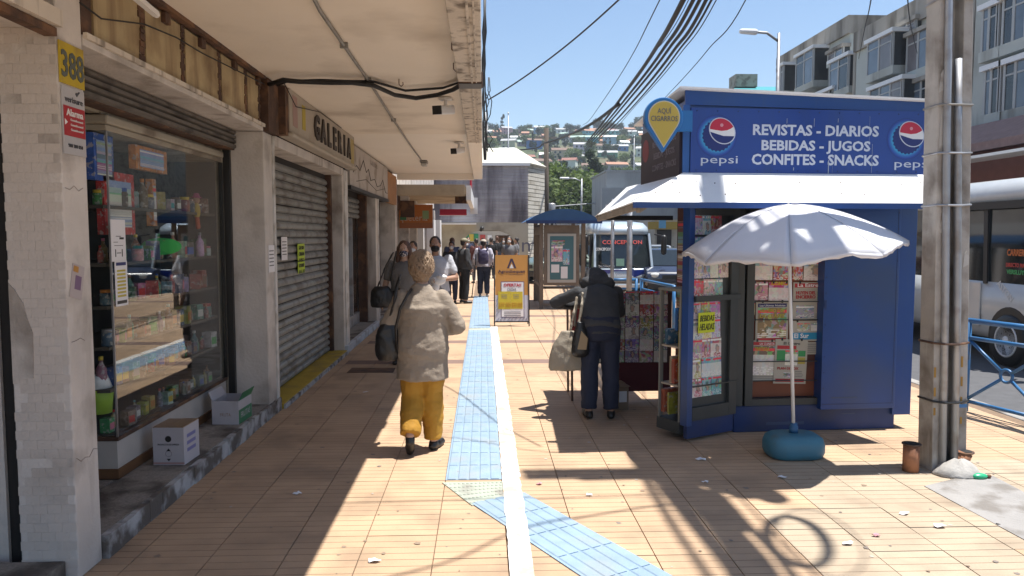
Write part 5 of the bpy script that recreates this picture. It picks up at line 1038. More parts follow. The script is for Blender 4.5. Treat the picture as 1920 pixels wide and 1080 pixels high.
def person(label, loc, rz, H=1.70, pose=None, bulk=1.0, vox=.009, skin='skin', top=None, sleeve='short', hem=None, topgrow=.018, bottom=None, ankle=.10, flare=.0, skirt=None, shoe=None, hair=None, hairtype='short', mask=None, cap=None, group=None, hood=None, vest=None):
    p = dict(BASE); p.update(pose or {}); S = H / 1.70; P = {k: (Vector(v) if isinstance(v, tuple) else v) for k, v in p.items()}
    t = thing('person', label, 'person', loc, rz, group)
    HM = Matrix.Rotation(P['hyaw'], 4, 'Z') @ Matrix.Rotation(P['hpit'], 4, 'X'); HM.translation = P['head']
    def fin(mb, name, m, v=vox, sm=3, fd=None, parent=None):
        mb.v = [tuple(Vector(q) * S) for q in mb.v]; me = remesh(mb, name, v, sm); me.materials.append(m)
        if fd:
            fold(me, *fd)
            if v < .0125: fold(me, fd[0] * .8, fd[1] * 1.5, fd[2] + 5, 1.7)
        return link(name, me, parent or t)
    def prof(g, hemz=None, hx=0, low=True):
        k = bulk; rows = []
        pe, wa, ch, ne = P['pelvis'], P['waist'], P['chest'], P['neck']; s = (P['sl'] + P['sr']) / 2
        if hemz is not None:
            for q in hemz: rows.append(q)
        rows.append((*(pe - (wa - pe) * .25), .165 * k + g, .122 * k + g)); rows.append((*wa, .145 * k + g * 1.3, .112 * k + g)); rows.append((*ch, .168 * k + g, .122 * k + g)); rows.append((*(s * .75 + ch * .25), .155 * (k * .5 + .5) + g * .6, .098 * k + g * .7)); rows.append((*(ne * .55 + s * .45), .09 + g * .5, .072 + g * .5)); rows.append((*ne, .056 + g * .35, .056 + g * .35))
        return rows
    b = MB(); trunk(b, prof(0)); b.limb(P['neck'] - V(0, 0, .03), P['head'] - V(0, 0, .05), .053, .05)
    def hp(x, y, z): return HM @ Vector((x, y, z))
    R3 = HM.to_3x3(); b.ell(hp(0, -.008, .025), (.074, .094, .098), M=R3); b.ell(hp(0, .028, -.05), (.056, .06, .062), M=R3); b.limb(hp(0, .085, .015), hp(0, .104, -.02), .010, .014); b.ell(hp(0, .085, -.055), (.026, .012, .012), M=R3)
    for s in (-1, 1): b.ell(hp(s * .074, -.005, -.005), (.012, .02, .032), M=R3); b.ell(hp(s * .03, .083, .03), (.022, .012, .01), M=R3)
    b.limb(P['chest'] * .3 + P['sl'] * .7, P['sl'], .06, .052); b.limb(P['chest'] * .3 + P['sr'] * .7, P['sr'], .06, .052)
    for s, e, w, sg in (('sl', 'el', 'wl', -1), ('sr', 'er', 'wr', 1)):
        b.limb(P[s], P[e], .05 * bulk, .038 * bulk); b.limb(P[e], P[w], .039 * bulk, .026)
        d = (P[w] - P[e]).normalized(); pl = P[w] + d * .05; sd_ = d.cross(Vector((sg, 0, 0))); sd_ = sd_.normalized() if sd_.length > .1 else Vector((0, 0, 1)); nn = d.cross(sd_)
        b.limb(P[w], pl + d * .02, .024, .030); 
        for q in range(4):
            f0 = pl + sd_ * (.027 - .018 * q); f1 = f0 + d * (.05 + .008 * (q in (1, 2))) + nn * .006 * sg; f2 = f1 + (d * .8 + nn * .6 * sg).normalized() * .032; b.limb(f0, f1, .0095, .009, 8); b.limb(f1, f2, .009, .0075, 8)
        b.limb(P[w] + d * .015 + sd_ * .02, P[w] + d * .05 + sd_ * .052, .012, .010, 8); b.limb(P[w] + d * .05 + sd_ * .052, P[w] + d * .085 + sd_ * .05 + nn * .01 * sg, .010, .008, 8)
    for h, k, a, q in (('hl', 'kl', 'al', 'tl'), ('hr', 'kr', 'ar', 'tr')):
        b.limb(P[h], P[k], .085 * bulk, .055 * bulk); b.limb(P[k], P[a], .055 * bulk, .036); b.limb(P[a] - V(0, 0, .035), P[q], .036, .028)
    body = fin(b, 'body', M_[skin] if isinstance(skin, str) else skin)
    # eyes and brows
    for s in (-1, 1):
        e = MB(); e.ell(hp(s * .030, .082, .016), (.013, .008, .008), 10, 6, M=R3); e.v = [tuple(Vector(q) * S) for q in e.v]; ey = e.build('eye', M_['eyew'], t, True)
        e = MB(); e.ell(hp(s * .030, .089, .016), (.0055, .003, .0055), 8, 5, M=R3); e.v = [tuple(Vector(q) * S) for q in e.v]; e.build('iris', M_['dark'], ey, True)
    if top:
        c = MB(); trunk(c, prof(topgrow, hem))
        for s, e, w in (('sl', 'el', 'wl'), ('sr', 'er', 'wr')):
            g2 = topgrow * .55; c.limb(P['chest'] * .35 + P[s] * .65, P[s], .055, .046 + g2); fr_ = .62 if sleeve == 'short' else 1
            c.limb(P[s], P[s].lerp(P[e], fr_), .050 * bulk + g2, (.05 if fr_ < 1 else .042) * bulk + g2 * 1.2)
            if sleeve == 'long': c.limb(P[e], P[e].lerp(P[w], .93), .042 * bulk + g2 * 1.2, .033 + g2 * 1.3)
        fin(c, 'top', top, vox * 1.1, 14 if topgrow > .03 else 5, (.007, 10, random.random() * 9, .45))
    if bottom:
        c = MB(); g = .014; pe = P['pelvis']; trunk(c, [(*(pe + V(0, 0, -.14)), .15 * bulk, .11 * bulk), (*(pe + V(0, 0, -.04)), .168 * bulk + g, .125 * bulk + g), (*(pe + V(0, 0, .09)), .155 * bulk + g, .115 * bulk + g)])
        for h, k, a in (('hl', 'kl', 'al'), ('hr', 'kr', 'ar')):
            c.limb(P[h], P[k], .090 * bulk + g, .064 * bulk + g + flare * .5); q = P[k].lerp(P[a], (P[k].z - ankle - (P[a].z - .085)) / max(.05, (P[k].z - P[a].z)) if ankle > .1 else .97); c.limb(P[k], P[k].lerp(q, .5), .064 * bulk + g + flare * .6, .058 * bulk + g + flare * .8); c.tube([P[k], P[k].lerp(q, .5), q], [.062 * bulk + g + flare * .5, .058 * bulk + g + flare * .8, .05 + g * .8 + flare * 1.15], 16)
        fin(c, 'trousers', bottom, vox * 1.1, 4, (.008, 8, 3.3 + random.random() * 9, .7))
    if skirt:
        c = MB(); pe = P['pelvis']; trunk(c, [(*(pe + V(0, 0, -.50)), .24 * bulk, .2 * bulk), (*(pe + V(0, 0, -.2)), .21 * bulk, .16 * bulk), (*(pe + V(0, 0, .02)), .185 * bulk, .14 * bulk), (*(pe + V(0, 0, .16)), .16 * bulk, .125 * bulk)]); fin(c, 'skirt', skirt, vox * 1.1, 3, (.01, 7, 1.1, .4))
    if shoe:
        for a, q in (('al', 'tl'), ('ar', 'tr')):
            c = MB(); d = (P[q] - P[a]); he = P[a] - V(0, 0, .05) - Vector((d.x, d.y, 0)) * .12; f = P[q] - he; 
            c.limb(he, he.lerp(P[q], .55), .038, .042); c.limb(he.lerp(P[q], .5), P[q], .044, .034); c.limb(P[a] - V(0, 0, .03), he.lerp(P[q], .3), .042, .036); o = fin(c, 'shoe', shoe, min(vox, .009), 3)
            for v in o.data.vertices:
                if v.co.z < .006 and P[a].z < .1: v.co.z = .006
    if hair:
        c = MB()
        if hairtype == 'short': c.ell(hp(0, -.022, .04), (.083, .094, .095), M=R3); c.ell(hp(0, -.05, -.005), (.075, .06, .07), M=R3)
        elif hairtype == 'long': c.ell(hp(0, -.02, .04), (.088, .095, .098), M=R3); c.limb(hp(.07, -.02, .03), hp(.09, 0, -.15), .035, .03); c.limb(hp(-.07, -.02, .03), hp(-.09, 0, -.15), .035, .03); c.ell(hp(0, -.06, -.06), (.09, .05, .13), M=R3)
        else:
            c.ell(hp(0, -.02, .035), (.098, .105, .105), M=R3); c.ell(hp(0, -.045, -.03), (.098, .075, .085), M=R3); c.ell(hp(0, -.045, -.085), (.072, .05, .06), M=R3)
            for k in range(0):
                a, z = random.uniform(0, 6.283), random.uniform(-.12, .12); r = .100 * math.sqrt(max(.06, 1 - (z / .15) ** 2)); q = hp(r * math.cos(a), -.03 + r * math.sin(a), z + .01)
                if r * math.sin(a) < .05: c.ell(q, (.022, .022, .016))
        if hairtype == 'curly':
            lk = MB()
            for k in range(520):
                a, z = random.uniform(0, 6.283), random.uniform(-1, 1); 
                if math.sin(a) > .25 and z < .35: continue
                d0 = Vector((math.cos(a) * math.sqrt(1 - z * z), math.sin(a) * math.sqrt(1 - z * z), z)); q = Vector((d0.x * .102, -.03 + d0.y * .108, .01 + d0.z * .13)); 
                if q.z < -.09: q.x *= .75
                tn = Vector((d0.x * .3 + random.gauss(0, .35), d0.y * .3 + random.gauss(0, .2), -1 + random.gauss(0, .2))); tn = (tn - d0 * tn.dot(d0)).normalized(); sd2 = d0.cross(tn); l = random.uniform(.07, .12); cu = random.choice((-1, 1)) * random.uniform(.008, .016)
                pts = [HM @ (q + tn * l * (i / 4 - .5) + sd2 * cu * math.sin(i * 1.3) + d0 * (.006 * math.sin(i * .785 * 1.0) - .004)) for i in range(5)]
                lk.tube(pts, [.002, .005, .006, .005, .0015], 5)
            lk.v = [tuple(Vector(q) * S) for q in lk.v]
        fin(c, 'hair', hair, min(vox, .008) * (.8 if hairtype == 'curly' else 1), 1 if hairtype == 'curly' else 2, (.004, 40, 0) if hairtype != 'curly' else (.008, 34, 0))
    if hair and hairtype == 'curly': lk.build('hair_locks', hair, KIDS[t][-1], True)
    if mask:
        c = MB(); c.ell(hp(0, .040, -.048), (.064, .068, .052), M=R3); c.limb(hp(0, .07, .0), hp(0, .112, -.03), .015, .018); fin(c, 'mask', mask, .007, 2)
    if cap:
        c = MB(); c.ell(hp(0, -.01, .06), (.09, .105, .075), M=R3); c.limb(hp(-.04, .09, .055), hp(.04, .09, .055), .018, .018); c.limb(hp(-.03, .13, .048), hp(.03, .13, .048), .012, .012); fin(c, 'cap', cap, min(vox, .011), 2)
    if hood:
        c = MB(); c.ell(hp(0, -.015, .03), (.13, .14, .125), M=R3); c.ell(hp(0, -.05, -.05), (.145, .12, .12), M=R3); c.limb(hp(-.10, -.09, -.08), hp(.10, -.09, -.08), .075, .075); c.limb(P['neck'], hp(0, -.06, -.06), .10, .1); c.limb(P['sl'] * .55 + P['neck'] * .45, P['sr'] * .55 + P['neck'] * .45, .065, .065); fin(c, 'hood', hood, vox, 3, (.008, 12, 1))
    if vest:
        pass
    return t, P, S
knit = mat('beige knit', (.335, .275, .215), .95, var=.07, vs=5, bump=.6, bs=130)
mustard = mat('mustard trousers', (.47, .235, .02), .8, var=.08, vs=5, bump=.2, bs=60)
blond = mat('ash blond hair', (.34, .23, .145), .55, var=.14, vs=18, bump=.7, bs=70)
dkhair = mat('dark hair', (.025, .016, .012), .5, var=.3, vs=30); brownhair = mat('red brown hair', (.11, .05, .028), .5, var=.3, vs=25)
blk_ = mat('black cloth', (.014, .014, .016), .85, var=.15, bump=.3, bs=60); navy_ = mat('navy trousers', (.012, .018, .045), .8, var=.15, bump=.2, bs=60)
char = mat('charcoal fleece', (.055, .056, .060), .95, var=.12, bump=.4, bs=90); greytee = mat('grey ribbed knit', (.16, .15, .145), .9, var=.08, bump=.3, bs=110); whitet = mat('pale tee shirt', (.52, .53, .57), .9, var=.05, bump=.2, bs=60)
shoeb = mat('black shoe', (.015, .013, .012), .4); solegrey = mat('grey shoe sole', (.12, .10, .085), .8); beige = mat('beige canvas', (.36, .31, .24), .9, var=.08, bump=.3, bs=80)
# walking woman in the foreground
lady = dict(sl=(-.168, -.01, 1.315), sr=(.168, -.01, 1.315), el=(-.285, -.02, 1.085), wl=(-.17, .20, .98), er=(.30, -.02, 1.075), wr=(.19, .20, 1.02), head=(.0, .035, 1.575), hpit=-.1, hyaw=-.12, kl=(-.09, .05, .47), al=(-.10, -.165, .185), tl=(-.108, -.085, .03), kr=(.075, .06, .49), ar=(.085, .06, .085), tr=(.15, .21, .03))
hemL = [(0, .0, .63, .222, .165), (0, 0, .70, .218, .165), (0, 0, .80, .212, .158)]
lt, LP, LS = person('woman with curly blond hair walking away in a beige cardigan and mustard trousers', (-.485, 5.86, 0), R(2), 1.60, lady, 1.18, .009, 'skinpale', top=knit, sleeve='long', hem=hemL, topgrow=.032, bottom=mustard, ankle=.1, flare=.018, shoe=shoeb, hair=blond, hairtype='curly', mask=None)
# socks and the visible sole
def wl_(x, y, z): return lt.matrix_basis
def bag_on(label, cat, loc, rz, parts):
    t = thing('bag', label, cat, loc, rz)
    for nm, mb, m, v in parts:
        me = remesh(mb, nm, v, 3); me.materials.append(m); fold(me, .006, 14); link(nm, me, t)
    return t
b = MB(); trunk(b, [(0, 0, -.17, .075, .04), (0, 0, -.10, .10, .055), (0, 0, .04, .09, .05), (0, 0, .12, .06, .03)])
s = MB(); s.tube([(.0, -.0, .10), (.05, -.045, .30), (.095, -.03, .47), (.10, .03, .50), (.07, .1, .40), (.03, .06, .12)], .011, 8)
bgl = bag_on('black leather shoulder bag under the left arm of the woman in beige', 'bag', (-.75, 5.80, .92), R(8), [('pouch', b, M_['leather'], .009), ('strap', s, M_['leather'], .006)])
q_ = [PY(x, y, Y) for x, y, Y in ((744, 655, 5.76), (742, 615, 5.70), (750, 580, 5.675), (764, 553, 5.68), (771, 543, 5.75), (770, 542, 5.88), (764, 570, 6.03))]
m4 = (Matrix.Translation((-.75, 5.80, .92)) @ Matrix.Rotation(R(8), 4, 'Z')).inverted(); MB().tube([m4 @ p for p in q_], .011, 8).build('shoulder_strap', M_['leather'], bgl, True)
# stooping man at the magazine stand
stoop = dict(pelvis=(0, -.03, .90), waist=(0, .05, 1.03), chest=(0, .18, 1.13), neck=(0, .33, 1.225), head=(.0, .41, 1.27), hpit=-.75, sl=(-.19, .26, 1.19), sr=(.185, .26, 1.19), el=(-.41, .36, 1.08), wl=(-.20, .58, 1.03), er=(.235, .38, .98), wr=(.13, .60, 1.06), kl=(-.10, -.01, .48), kr=(.10, -.01, .48), al=(-.105, -.05, .085), ar=(.105, -.05, .085), tl=(-.13, .13, .03), tr=(.13, .13, .03))
hemM = [(0, -.04, .80, .185, .14), (0, -.02, .88, .185, .14)]
mt_, MP, MS = person('man in a charcoal hooded fleece stooping over the magazine stand', (1.105, 6.93, 0), R(-3), 1.68, stoop, 1.05, .010, 'skin', top=char, sleeve='long', hem=hemM, topgrow=.024, bottom=navy_, flare=.012, shoe=shoeb, hood=char)
b = MB(); trunk(b, [(0, 0, -.21, .17, .05), (0, 0, -.15, .185, .075), (0, 0, .02, .15, .065), (0, 0, .17, .06, .03)]); s = MB(); s.tube([(.02, 0, .15), (.06, .02, .34), (.10, .08, .48), (.12, .14, .46), (.08, .08, .2)], .013, 8)
bag_on('large beige cloth tote bag hanging beside the stooping man', 'bag', (.80, 6.95, .66), R(4), [('bag_body', b, beige, .012), ('strap', s, beige, .007)])
b = MB(); trunk(b, [(0, 0, -.16, .05, .035), (0, 0, -.12, .085, .05), (0, 0, .03, .075, .045), (0, 0, .17, .035, .02)]); s = MB(); s.tube([(-.02, 0, .15), (.015, .02, .33), (.05, .1, .44), (.04, .1, .2)], .011, 8)
bg2 = bag_on('black and tan handbag hanging in front of the beige tote', 'bag', (.905, 6.82, .76), R(10), [('bag_body', b, M_['leather'], .008), ('strap', s, beige, .006)])
MB().add([(-.045, -.052, -.08), (.04, -.055, -.085), (.055, -.052, .02), (-.005, -.046, .09), (-.045, -.045, -.08), (.04, -.045, -.085), (.055, -.044, .02), (-.005, -.036, .09)], [(0, 1, 2, 3), (7, 6, 5, 4), (0, 4, 5, 1), (1, 5, 6, 2), (2, 6, 7, 3), (3, 7, 4, 0)]).build('tan_panel', mat('tan panel', (.38, .27, .15), .7), bg2)
# two masked people coming towards the camera
wo, WP, WS = person('woman with long brown hair, flowered face mask and grey top walking towards the camera', (-1.06, 10.0, 0), R(176), 1.65, dict(el=(-.25, -.06, 1.10), wl=(-.27, .05, .86), er=(.27, -.03, 1.11), wr=(.29, .10, .88), kl=(-.10, .10, .5), al=(-.1, .1, .085), tl=(-.12, .27, .03)), 1.12, .011, 'skinpale', top=greytee, sleeve='short', bottom=blk_, skirt=blk_, shoe=shoeb, hair=brownhair, hairtype='long', mask=mat('flowered mask', (.02, .025, .06), .8, dirt=(.55, .5, .5), ds=45, dlo=.53, dhi=.56))
b = MB(); trunk(b, [(0, 0, -.15, .13, .06), (0, 0, -.1, .15, .075), (0, 0, .06, .14, .07), (0, 0, .13, .09, .04)]); s = MB(); s.tube([(-.06, 0, .10), (.06, -.06, .4), (.16, -.08, .58), (.2, .0, .6), (.12, .05, .2)], .012, 8)
bag_on('big black shoulder bag carried by the woman in the flowered mask', 'bag', (-1.35, 9.86, .93), R(6), [('pouch', b, M_['leather'], .010), ('strap', s, M_['leather'], .007)])
ma_, MAP, MAS = person('man in a pale tee shirt with a black face mask, forearm bent across', (-.69, 10.7, 0), R(183), 1.71, dict(el=(-.29, .02, 1.12), wl=(-.06, .24, 1.10), er=(.26, -.02, 1.12), wr=(.2, .2, 1.0)), 1.16, .011, 'skin', top=whitet, sleeve='short', hem=[(0, 0, .80, .195, .15)], bottom=mat('grey jeans', (.13, .13, .15), .8, var=.1), shoe=shoeb, hair=dkhair, mask=mat('black mask', (.012, .012, .014), .8))
b = MB(); b.ell((0, 0, 0), (.11, .07, .06)); b.ell((.05, -.02, .05), (.08, .06, .04)); b.ell((-.04, 0, -.08), (.06, .05, .07)); bag_on('crumpled white plastic bag held by the man in the pale tee', 'bag', (-.63, 10.42, 1.10), 0, [('bag_body', b, M_['white'], .010)])
MB().tube([(0, 0, 0), (.02, .02, .15), (.0, .12, .42)], .018, 8).build('strap', mat('grey strap', (.12, .12, .13), .8), None, True, label='grey strap across the chest of the man in the pale tee', cat='strap').location = (-.80, 10.55, 1.0)
lo = dict(vox=.016)
person('masked person in grey between the two walkers, farther back', (-1.28, 13.6, 0), R(170), 1.62, None, 1.0, .016, 'skin', top=greytee, bottom=blk_, shoe=shoeb, hair=dkhair, mask=mat('white mask', (.6, .6, .62), .8))
person('man in a pale khaki cap and black jacket standing sideways on the pavement', (-.49, 19.0, 0), R(-60), 1.66, dict(el=(-.25, -.05, 1.12), wl=(-.2, .1, .92), er=(.25, -.05, 1.12), wr=(.2, .1, .92), kl=(-.12, .02, .49), al=(-.16, 0, .085), tl=(-.2, .16, .03), kr=(.12, 0, .49), ar=(.15, -.05, .085), tr=(.2, .1, .03)), 1.1, .016, 'skin', top=char, sleeve='long', topgrow=.028, bottom=blk_, flare=.01, shoe=shoeb, hair=dkhair, cap=mat('khaki cap', (.30, .27, .18), .8), mask=MATS['white mask'])
wm, a_, b_ = person('man with crutches in a white shirt and pale cap facing away', (.01, 20.9, 0), R(-6), 1.62, dict(el=(-.27, -.05, 1.13), wl=(-.24, .12, .95), er=(.28, -.05, 1.13), wr=(.26, .12, .95)), 1.12, .016, 'skin', top=mat('lilac white shirt', (.56, .54, .62), .9), sleeve='long', topgrow=.03, bottom=navy_, flare=.008, shoe=mat('white trainers', (.5, .5, .5), .6), hair=dkhair, cap=mat('pale cap', (.55, .48, .4), .8))
b = MB(); trunk(b, [(0, 0, -.2, .12, .06), (0, 0, -.1, .15, .085), (0, 0, .1, .14, .075), (0, 0, .2, .08, .03)]); t = bag_on('dark purple backpack worn by the man with crutches', 'backpack', (.0, 20.68, 1.14), 0, [('pack', b, mat('purple pack', (.06, .05, .11), .8, var=.25, vs=12), .014)])
for s in (-1, 1): MB().tube([(s * .10, -.02, .18), (s * .12, .1, .26), (s * .13, .22, .1)], .02, 6).build('strap', MATS['purple pack'], t, True)
for sx, lab in ((-.30, 'left crutch leaning out beside the man in the white shirt'), (.34, 'right crutch leaning out beside the man in the white shirt')):
    t = thing('crutch', lab, 'crutch', (.01 + sx, 20.8, 0), group='crutches of the man in the white shirt'); MB().tube([(sx * .1, 0, .01), (-sx * .25, .05, 1.0), (-sx * .28, -.04, 1.22)], .014, 8).build('shaft', M_['black'], t, True); MB().limb((-sx * .25, .03, .93), (-sx * .25, .16, .93), .016, .016).build('grip', M_['black'], t, True); MB().limb((sx * .1, 0, .0), (sx * .1, 0, .04), .02, .018).build('rubber_foot', M_['black'], t, True)
crowd = [(848, 484, 22.5, 'man in a slate blue shirt walking away behind the pale tee', 'slate', 8, 1.66), (847, 470, 19, 'short dark haired person close to the shop doors', 'dark', 175, 1.58), (893, 476, 27, 'person in dark red carrying a bag in the crowd before the archway', 'wine', 20, 1.62), (921, 470, 30, 'person in black just right of the man with crutches', 'black', -10, 1.65), (932, 466, 33, 'person in a black coat walking into the archway', 'black', 5, 1.7), (944, 474, 34, 'woman in black facing out of the archway', 'black', 180, 1.6), (955, 470, 24, 'man in a grey shirt half hidden behind the sandwich board', 'grey', 170, 1.7), (878, 468, 33, 'person in navy at the left side of the archway', 'navy', 185, 1.66), (905, 464, 38.6, 'person in pale clothes inside the passage', 'pale', 175, 1.6), (968, 472, 31, 'person in dark grey by the graffiti wall', 'grey', 90, 1.64)]
cc_ = dict(slate=(.07, .09, .17), dark=(.03, .028, .03), wine=(.1, .025, .02), black=(.012, .012, .014), grey=(.16, .16, .17), navy=(.02, .025, .06), pale=(.45, .42, .4))
for k, (x, y, Y, lab, cn_, a, h) in enumerate(crowd):
    p = PY(x, y, Y); st_p = dict(kl=(-.10, .08, .49), al=(-.1, .12, .085), tl=(-.12, .29, .03), kr=(.1, 0, .48), ar=(.1, -.15, .1), tr=(.12, .02, .03)) if k % 2 else None
    person(lab, (p.x, Y, 0), R(a), h, st_p, 1.05, .024, 'skin', top=mat('cloth ' + cn_, cc_[cn_], .9), sleeve='long' if k % 3 else 'short', bottom=[blk_, navy_, MATS['grey jeans']][k % 3], shoe=shoeb, hair=dkhair if k % 4 else brownhair, hairtype='long' if 'woman' in lab else 'short', mask=MATS['white mask'] if 90 < abs(a) else None, group='pedestrians in the crowd ahead')
# ------------------------------------------------------------------ second shop building with a lower canopy
random.seed(51)
s2 = thing('shop_building', 'dark fronted shops with a shabby low canopy beyond the arcade', 'building', (-2.1, 18, 0), world=True)
m_tan = mat('shabby tan soffit', (.46, .36, .24), .85, var=.12, vs=2, dirt=(.2, .15, .09), ds=1.5, damt=.7)
def c2(name, m, *c, **k): return bx(name, M_[m] if isinstance(m, str) else m, s2, *c, **k)
c2('wall', 'plaster', -9, 18.0, 3.0, -2.3, 35, 6.5); c2('back_wall', 'dark', -5, 18.0, 0, -4.6, 35, 3.0); c2('side_wall', 'rust', -2.6, 17.92, 0, -2.1, 18.3, 3.1)
c2('canopy_slab', m_tan, -2.3, 18.6, 2.78, -.42, 24.5, 2.95); c2('canopy_edge', 'white', -.42, 18.6, 2.62, -.30, 24.5, 2.98); c2('canopy_edge', m_tan, -2.3, 18.45, 2.72, -.45, 18.6, 2.99); c2('canopy_end', 'white', -.42, 24.5, 2.45, -.18, 24.6, 2.98)
c2('edge_sign', 'pepsired', -.33, 18.8, 2.99, -.29, 20.0, 3.2); c2('canopy_bracket', 'rust', -.75, 20, 2.6, -.45, 20.3, 2.78)
for y in (20.2, 22.6, 25.2, 28, 31): c2('column', 'plaster' if y != 25.2 else 'white', -2.35, y, 0, -2.02, y + .4, 2.78)
for k, (y0, y1) in enumerate(((18.4, 20.15), (20.65, 22.55), (23.05, 25.1), (25.65, 27.9), (28.45, 30.9))):
    f_ = c2('shopfront', 'black', -2.32, y0, .0, -2.28, y1, .35); MB().box(-2.31, y0, .351, -2.30, y1, 2.4).build('pane', M_['glass'], f_); c2('shop_fascia', ['rust', 'yellowed', 'rust', 'black', 'plaster'][k], -2.32, y0, 2.41, -2.2, y1, 2.77)
c2('white_door', 'white', -2.0, 26.5, 0, -1.75, 27.5, 2.3); c2('white_door', 'white', -1.95, 29.4, 0, -1.7, 30.4, 2.35)
t = thing('hanging_sign', 'orange shop sign lettered queteria hanging under the low canopy', 'sign', (-1.8, 20.0, 2.2), world=True)
bx('panel', mat('orange sign', (.55, .17, .03), .5, var=.06), t, -2.24, 19.97, 1.93, -1.35, 20.02, 2.56); bx('lower_strip', mat('dull orange strip', (.4, .14, .05), .6), t, -2.24, 19.965, 1.93, -1.35, 19.9695, 2.08)
text('queteria', .17, MATS['pale wrapper'] if 'pale wrapper' in MATS else mat('sign cream letters', (.6, .5, .4), .6), (-1.86, 19.966, 2.13), (1, 0, 0), (0, 0, 1), t, width=.74); bx('green_patch', mat('pale green note', (.3, .42, .2), .6), t, -1.62, 19.96, 2.18, -1.45, 19.9655, 2.40); bx('green_patch', mat('dark green leaf', (.05, .2, .08), .6), t, -2.22, 19.96, 2.15, -2.05, 19.9655, 2.25)
t = thing('hanging_sign', 'brown sign box above the queteria sign', 'sign', (-2.0, 19.2, 2.4), world=True); bx('box', M_['rust'], t, -2.1, 19.0, 2.2, -1.75, 19.1, 2.62); bx('cap', M_['plaster'], t, -2.1, 18.98, 2.63, -1.9, 19.12, 2.8)
t = thing('hanging_sign', 'flat red shop sign under the far end of the low canopy', 'sign', (-1.0, 25, 2.5), world=True); bx('panel', mat('red sign', (.42, .012, .04), .5), t, -1.45, 25.0, 2.42, -.55, 25.06, 2.62); bx('edge', M_['white'], t, -1.47, 24.985, 2.40, -.53, 24.999, 2.419)
# ------------------------------------------------------------------ shingled building with the archway
m_shing = [mat(f'weathered shingle {k}', c, .85, var=.12, vs=1.5, streak=((.075, .06, .07), (1.1, 1.1, .22), .46, .62, .85), rnd=.06, cont=True) for k, c in enumerate(((.50, .47, .48), (.46, .43, .445)))]
YB = 38.0
fb = thing('shingled_building', 'weathered grey shingled house with a pale tin roof bridging an archway', 'building', (0, YB, 0), world=True)
xa, xb = -3.4, PY(990, 400, YB).x; zt, zm = PY(990, 306, YB).z, PY(940, 417, YB).z
z_ar = PY(930, 432, YB).z; a0 = PY(868, 470, YB).x; a1 = PY(964, 470, YB).x
m_wallc = mat('cream render', (.45, .42, .35), .85, var=.07, vs=1, dirt=(.3, .27, .22), ds=.8)
arch = [(a1, 0), (a1, z_ar - .55), (a1 - .25, z_ar - .22), ((a0 + a1) / 2 + .5, z_ar), ((a0 + a1) / 2 - .5, z_ar), (a0 + .25, z_ar - .22), (a0, z_ar - .55), (a0, 0)]
MB().prism([(xa, 0), (xa, zm), (xb, zm), (xb, 0)] + arch[0:1] + arch[1:], 'y', YB, YB + .5).build('wall', m_wallc, fb)
wl0 = bx('shingle_wall', m_shing[0], fb, xa, YB + .06, zm + .001, xb, YB + .5, zt)
n = 20
for k in range(n):
    z = zm + (zt - zm) * k / n; h = (zt - zm) / n
    MB().add([(xa, YB + .055, z), (xb, YB + .055, z), (xb, YB - .02, z + .004), (xa, YB - .02, z + .004), (xa, YB + .02, z + h), (xb, YB + .02, z + h), (xb, YB + .055, z + h), (xa, YB + .055, z + h)], [(0, 1, 2, 3), (3, 2, 5, 4), (4, 5, 6, 7), (7, 6, 1, 0), (0, 3, 4, 7), (1, 6, 5, 2)]).build('shingle_course', m_shing[k % 2], wl0)
ex = PY(1021, 400, YB + 2.0).x
sw = bx('side_wall', m_wallc, fb, xb + .001, YB + .3, 0, xb + .05, YB + .5, zt)
m_pl = mat('sunlit side shingle', (.64, .60, .52), .8, var=.12, streak=((.2, .16, .1), (1, 1, .3), .55, .7, .7))  # corner face's sunlit look put into a paler shingle colour
for k in range(26):
    z = zt * k / 26; h = zt / 26 - .03
    MB().add([(xb + .01, YB, z), (ex, YB + 2.0, z), (ex, YB + 2.0, z + h), (xb + .01, YB, z + h), (xb - .05, YB + .3, z), (ex - .3, YB + 2.2, z), (ex - .3, YB + 2.2, z + h), (xb - .05, YB + .3, z + h)], [(0, 1, 2, 3), (7, 6, 5, 4), (0, 4, 5, 1), (1, 5, 6, 2), (2, 6, 7, 3), (3, 7, 4, 0)]).build('shingle_course', m_pl, sw)
zr = PY(940, 284, YB + 3).z
rfm = MB(); rfm.add([(xa, YB - .12, zt), (xb + .1, YB - .12, zt), (xb - .4, YB + 4, zr + .3), (xa, YB + 4, zr + .3), (ex + .1, YB + 2.0, zt), (ex + .1, YB + 7, zt)], [(0, 1, 2, 3), (1, 4, 2), (4, 5, 2)]); o = rfm.build('roof', mat('cream tin roof', (.66, .62, .50), .6, var=.08, streak=((.5, .46, .36), (6, .5, .5), .5, .6, .5)), fb); sm = o.modifiers.new('thick', 'SOLIDIFY'); sm.thickness = .08; sm.offset = -1
bx('eave', M_['white'], fb, xa, YB - .14, zt - .14, xb + .1, YB - .125, zt - .01)
MB().lathe([(.04, 0), (.35, .1), (.42, .13)], (0, 0, 0), 18).build('satellite_dish', M_['white'], fb, True).rotation_euler = (R(90), 0, R(20)); KIDS[fb][-1].location = Vector((ex - .1, YB + 1.7, PY(1012, 383, 39).z)) - OFF[fb]
bx('awning', M_['tin'], fb, xa, YB - .9, zm - .12, PY(893, 420, YB).x, YB - .001, zm - .04)
text('im', .75, mat('grey graffiti', (.13, .13, .18), .8), (PY(984, 470, YB).x + .1, YB - .003, PY(984, 472, YB).z), (1, 0, 0), (0, 0, 1), fb, 'graffiti', width=1.0, depth=.002)
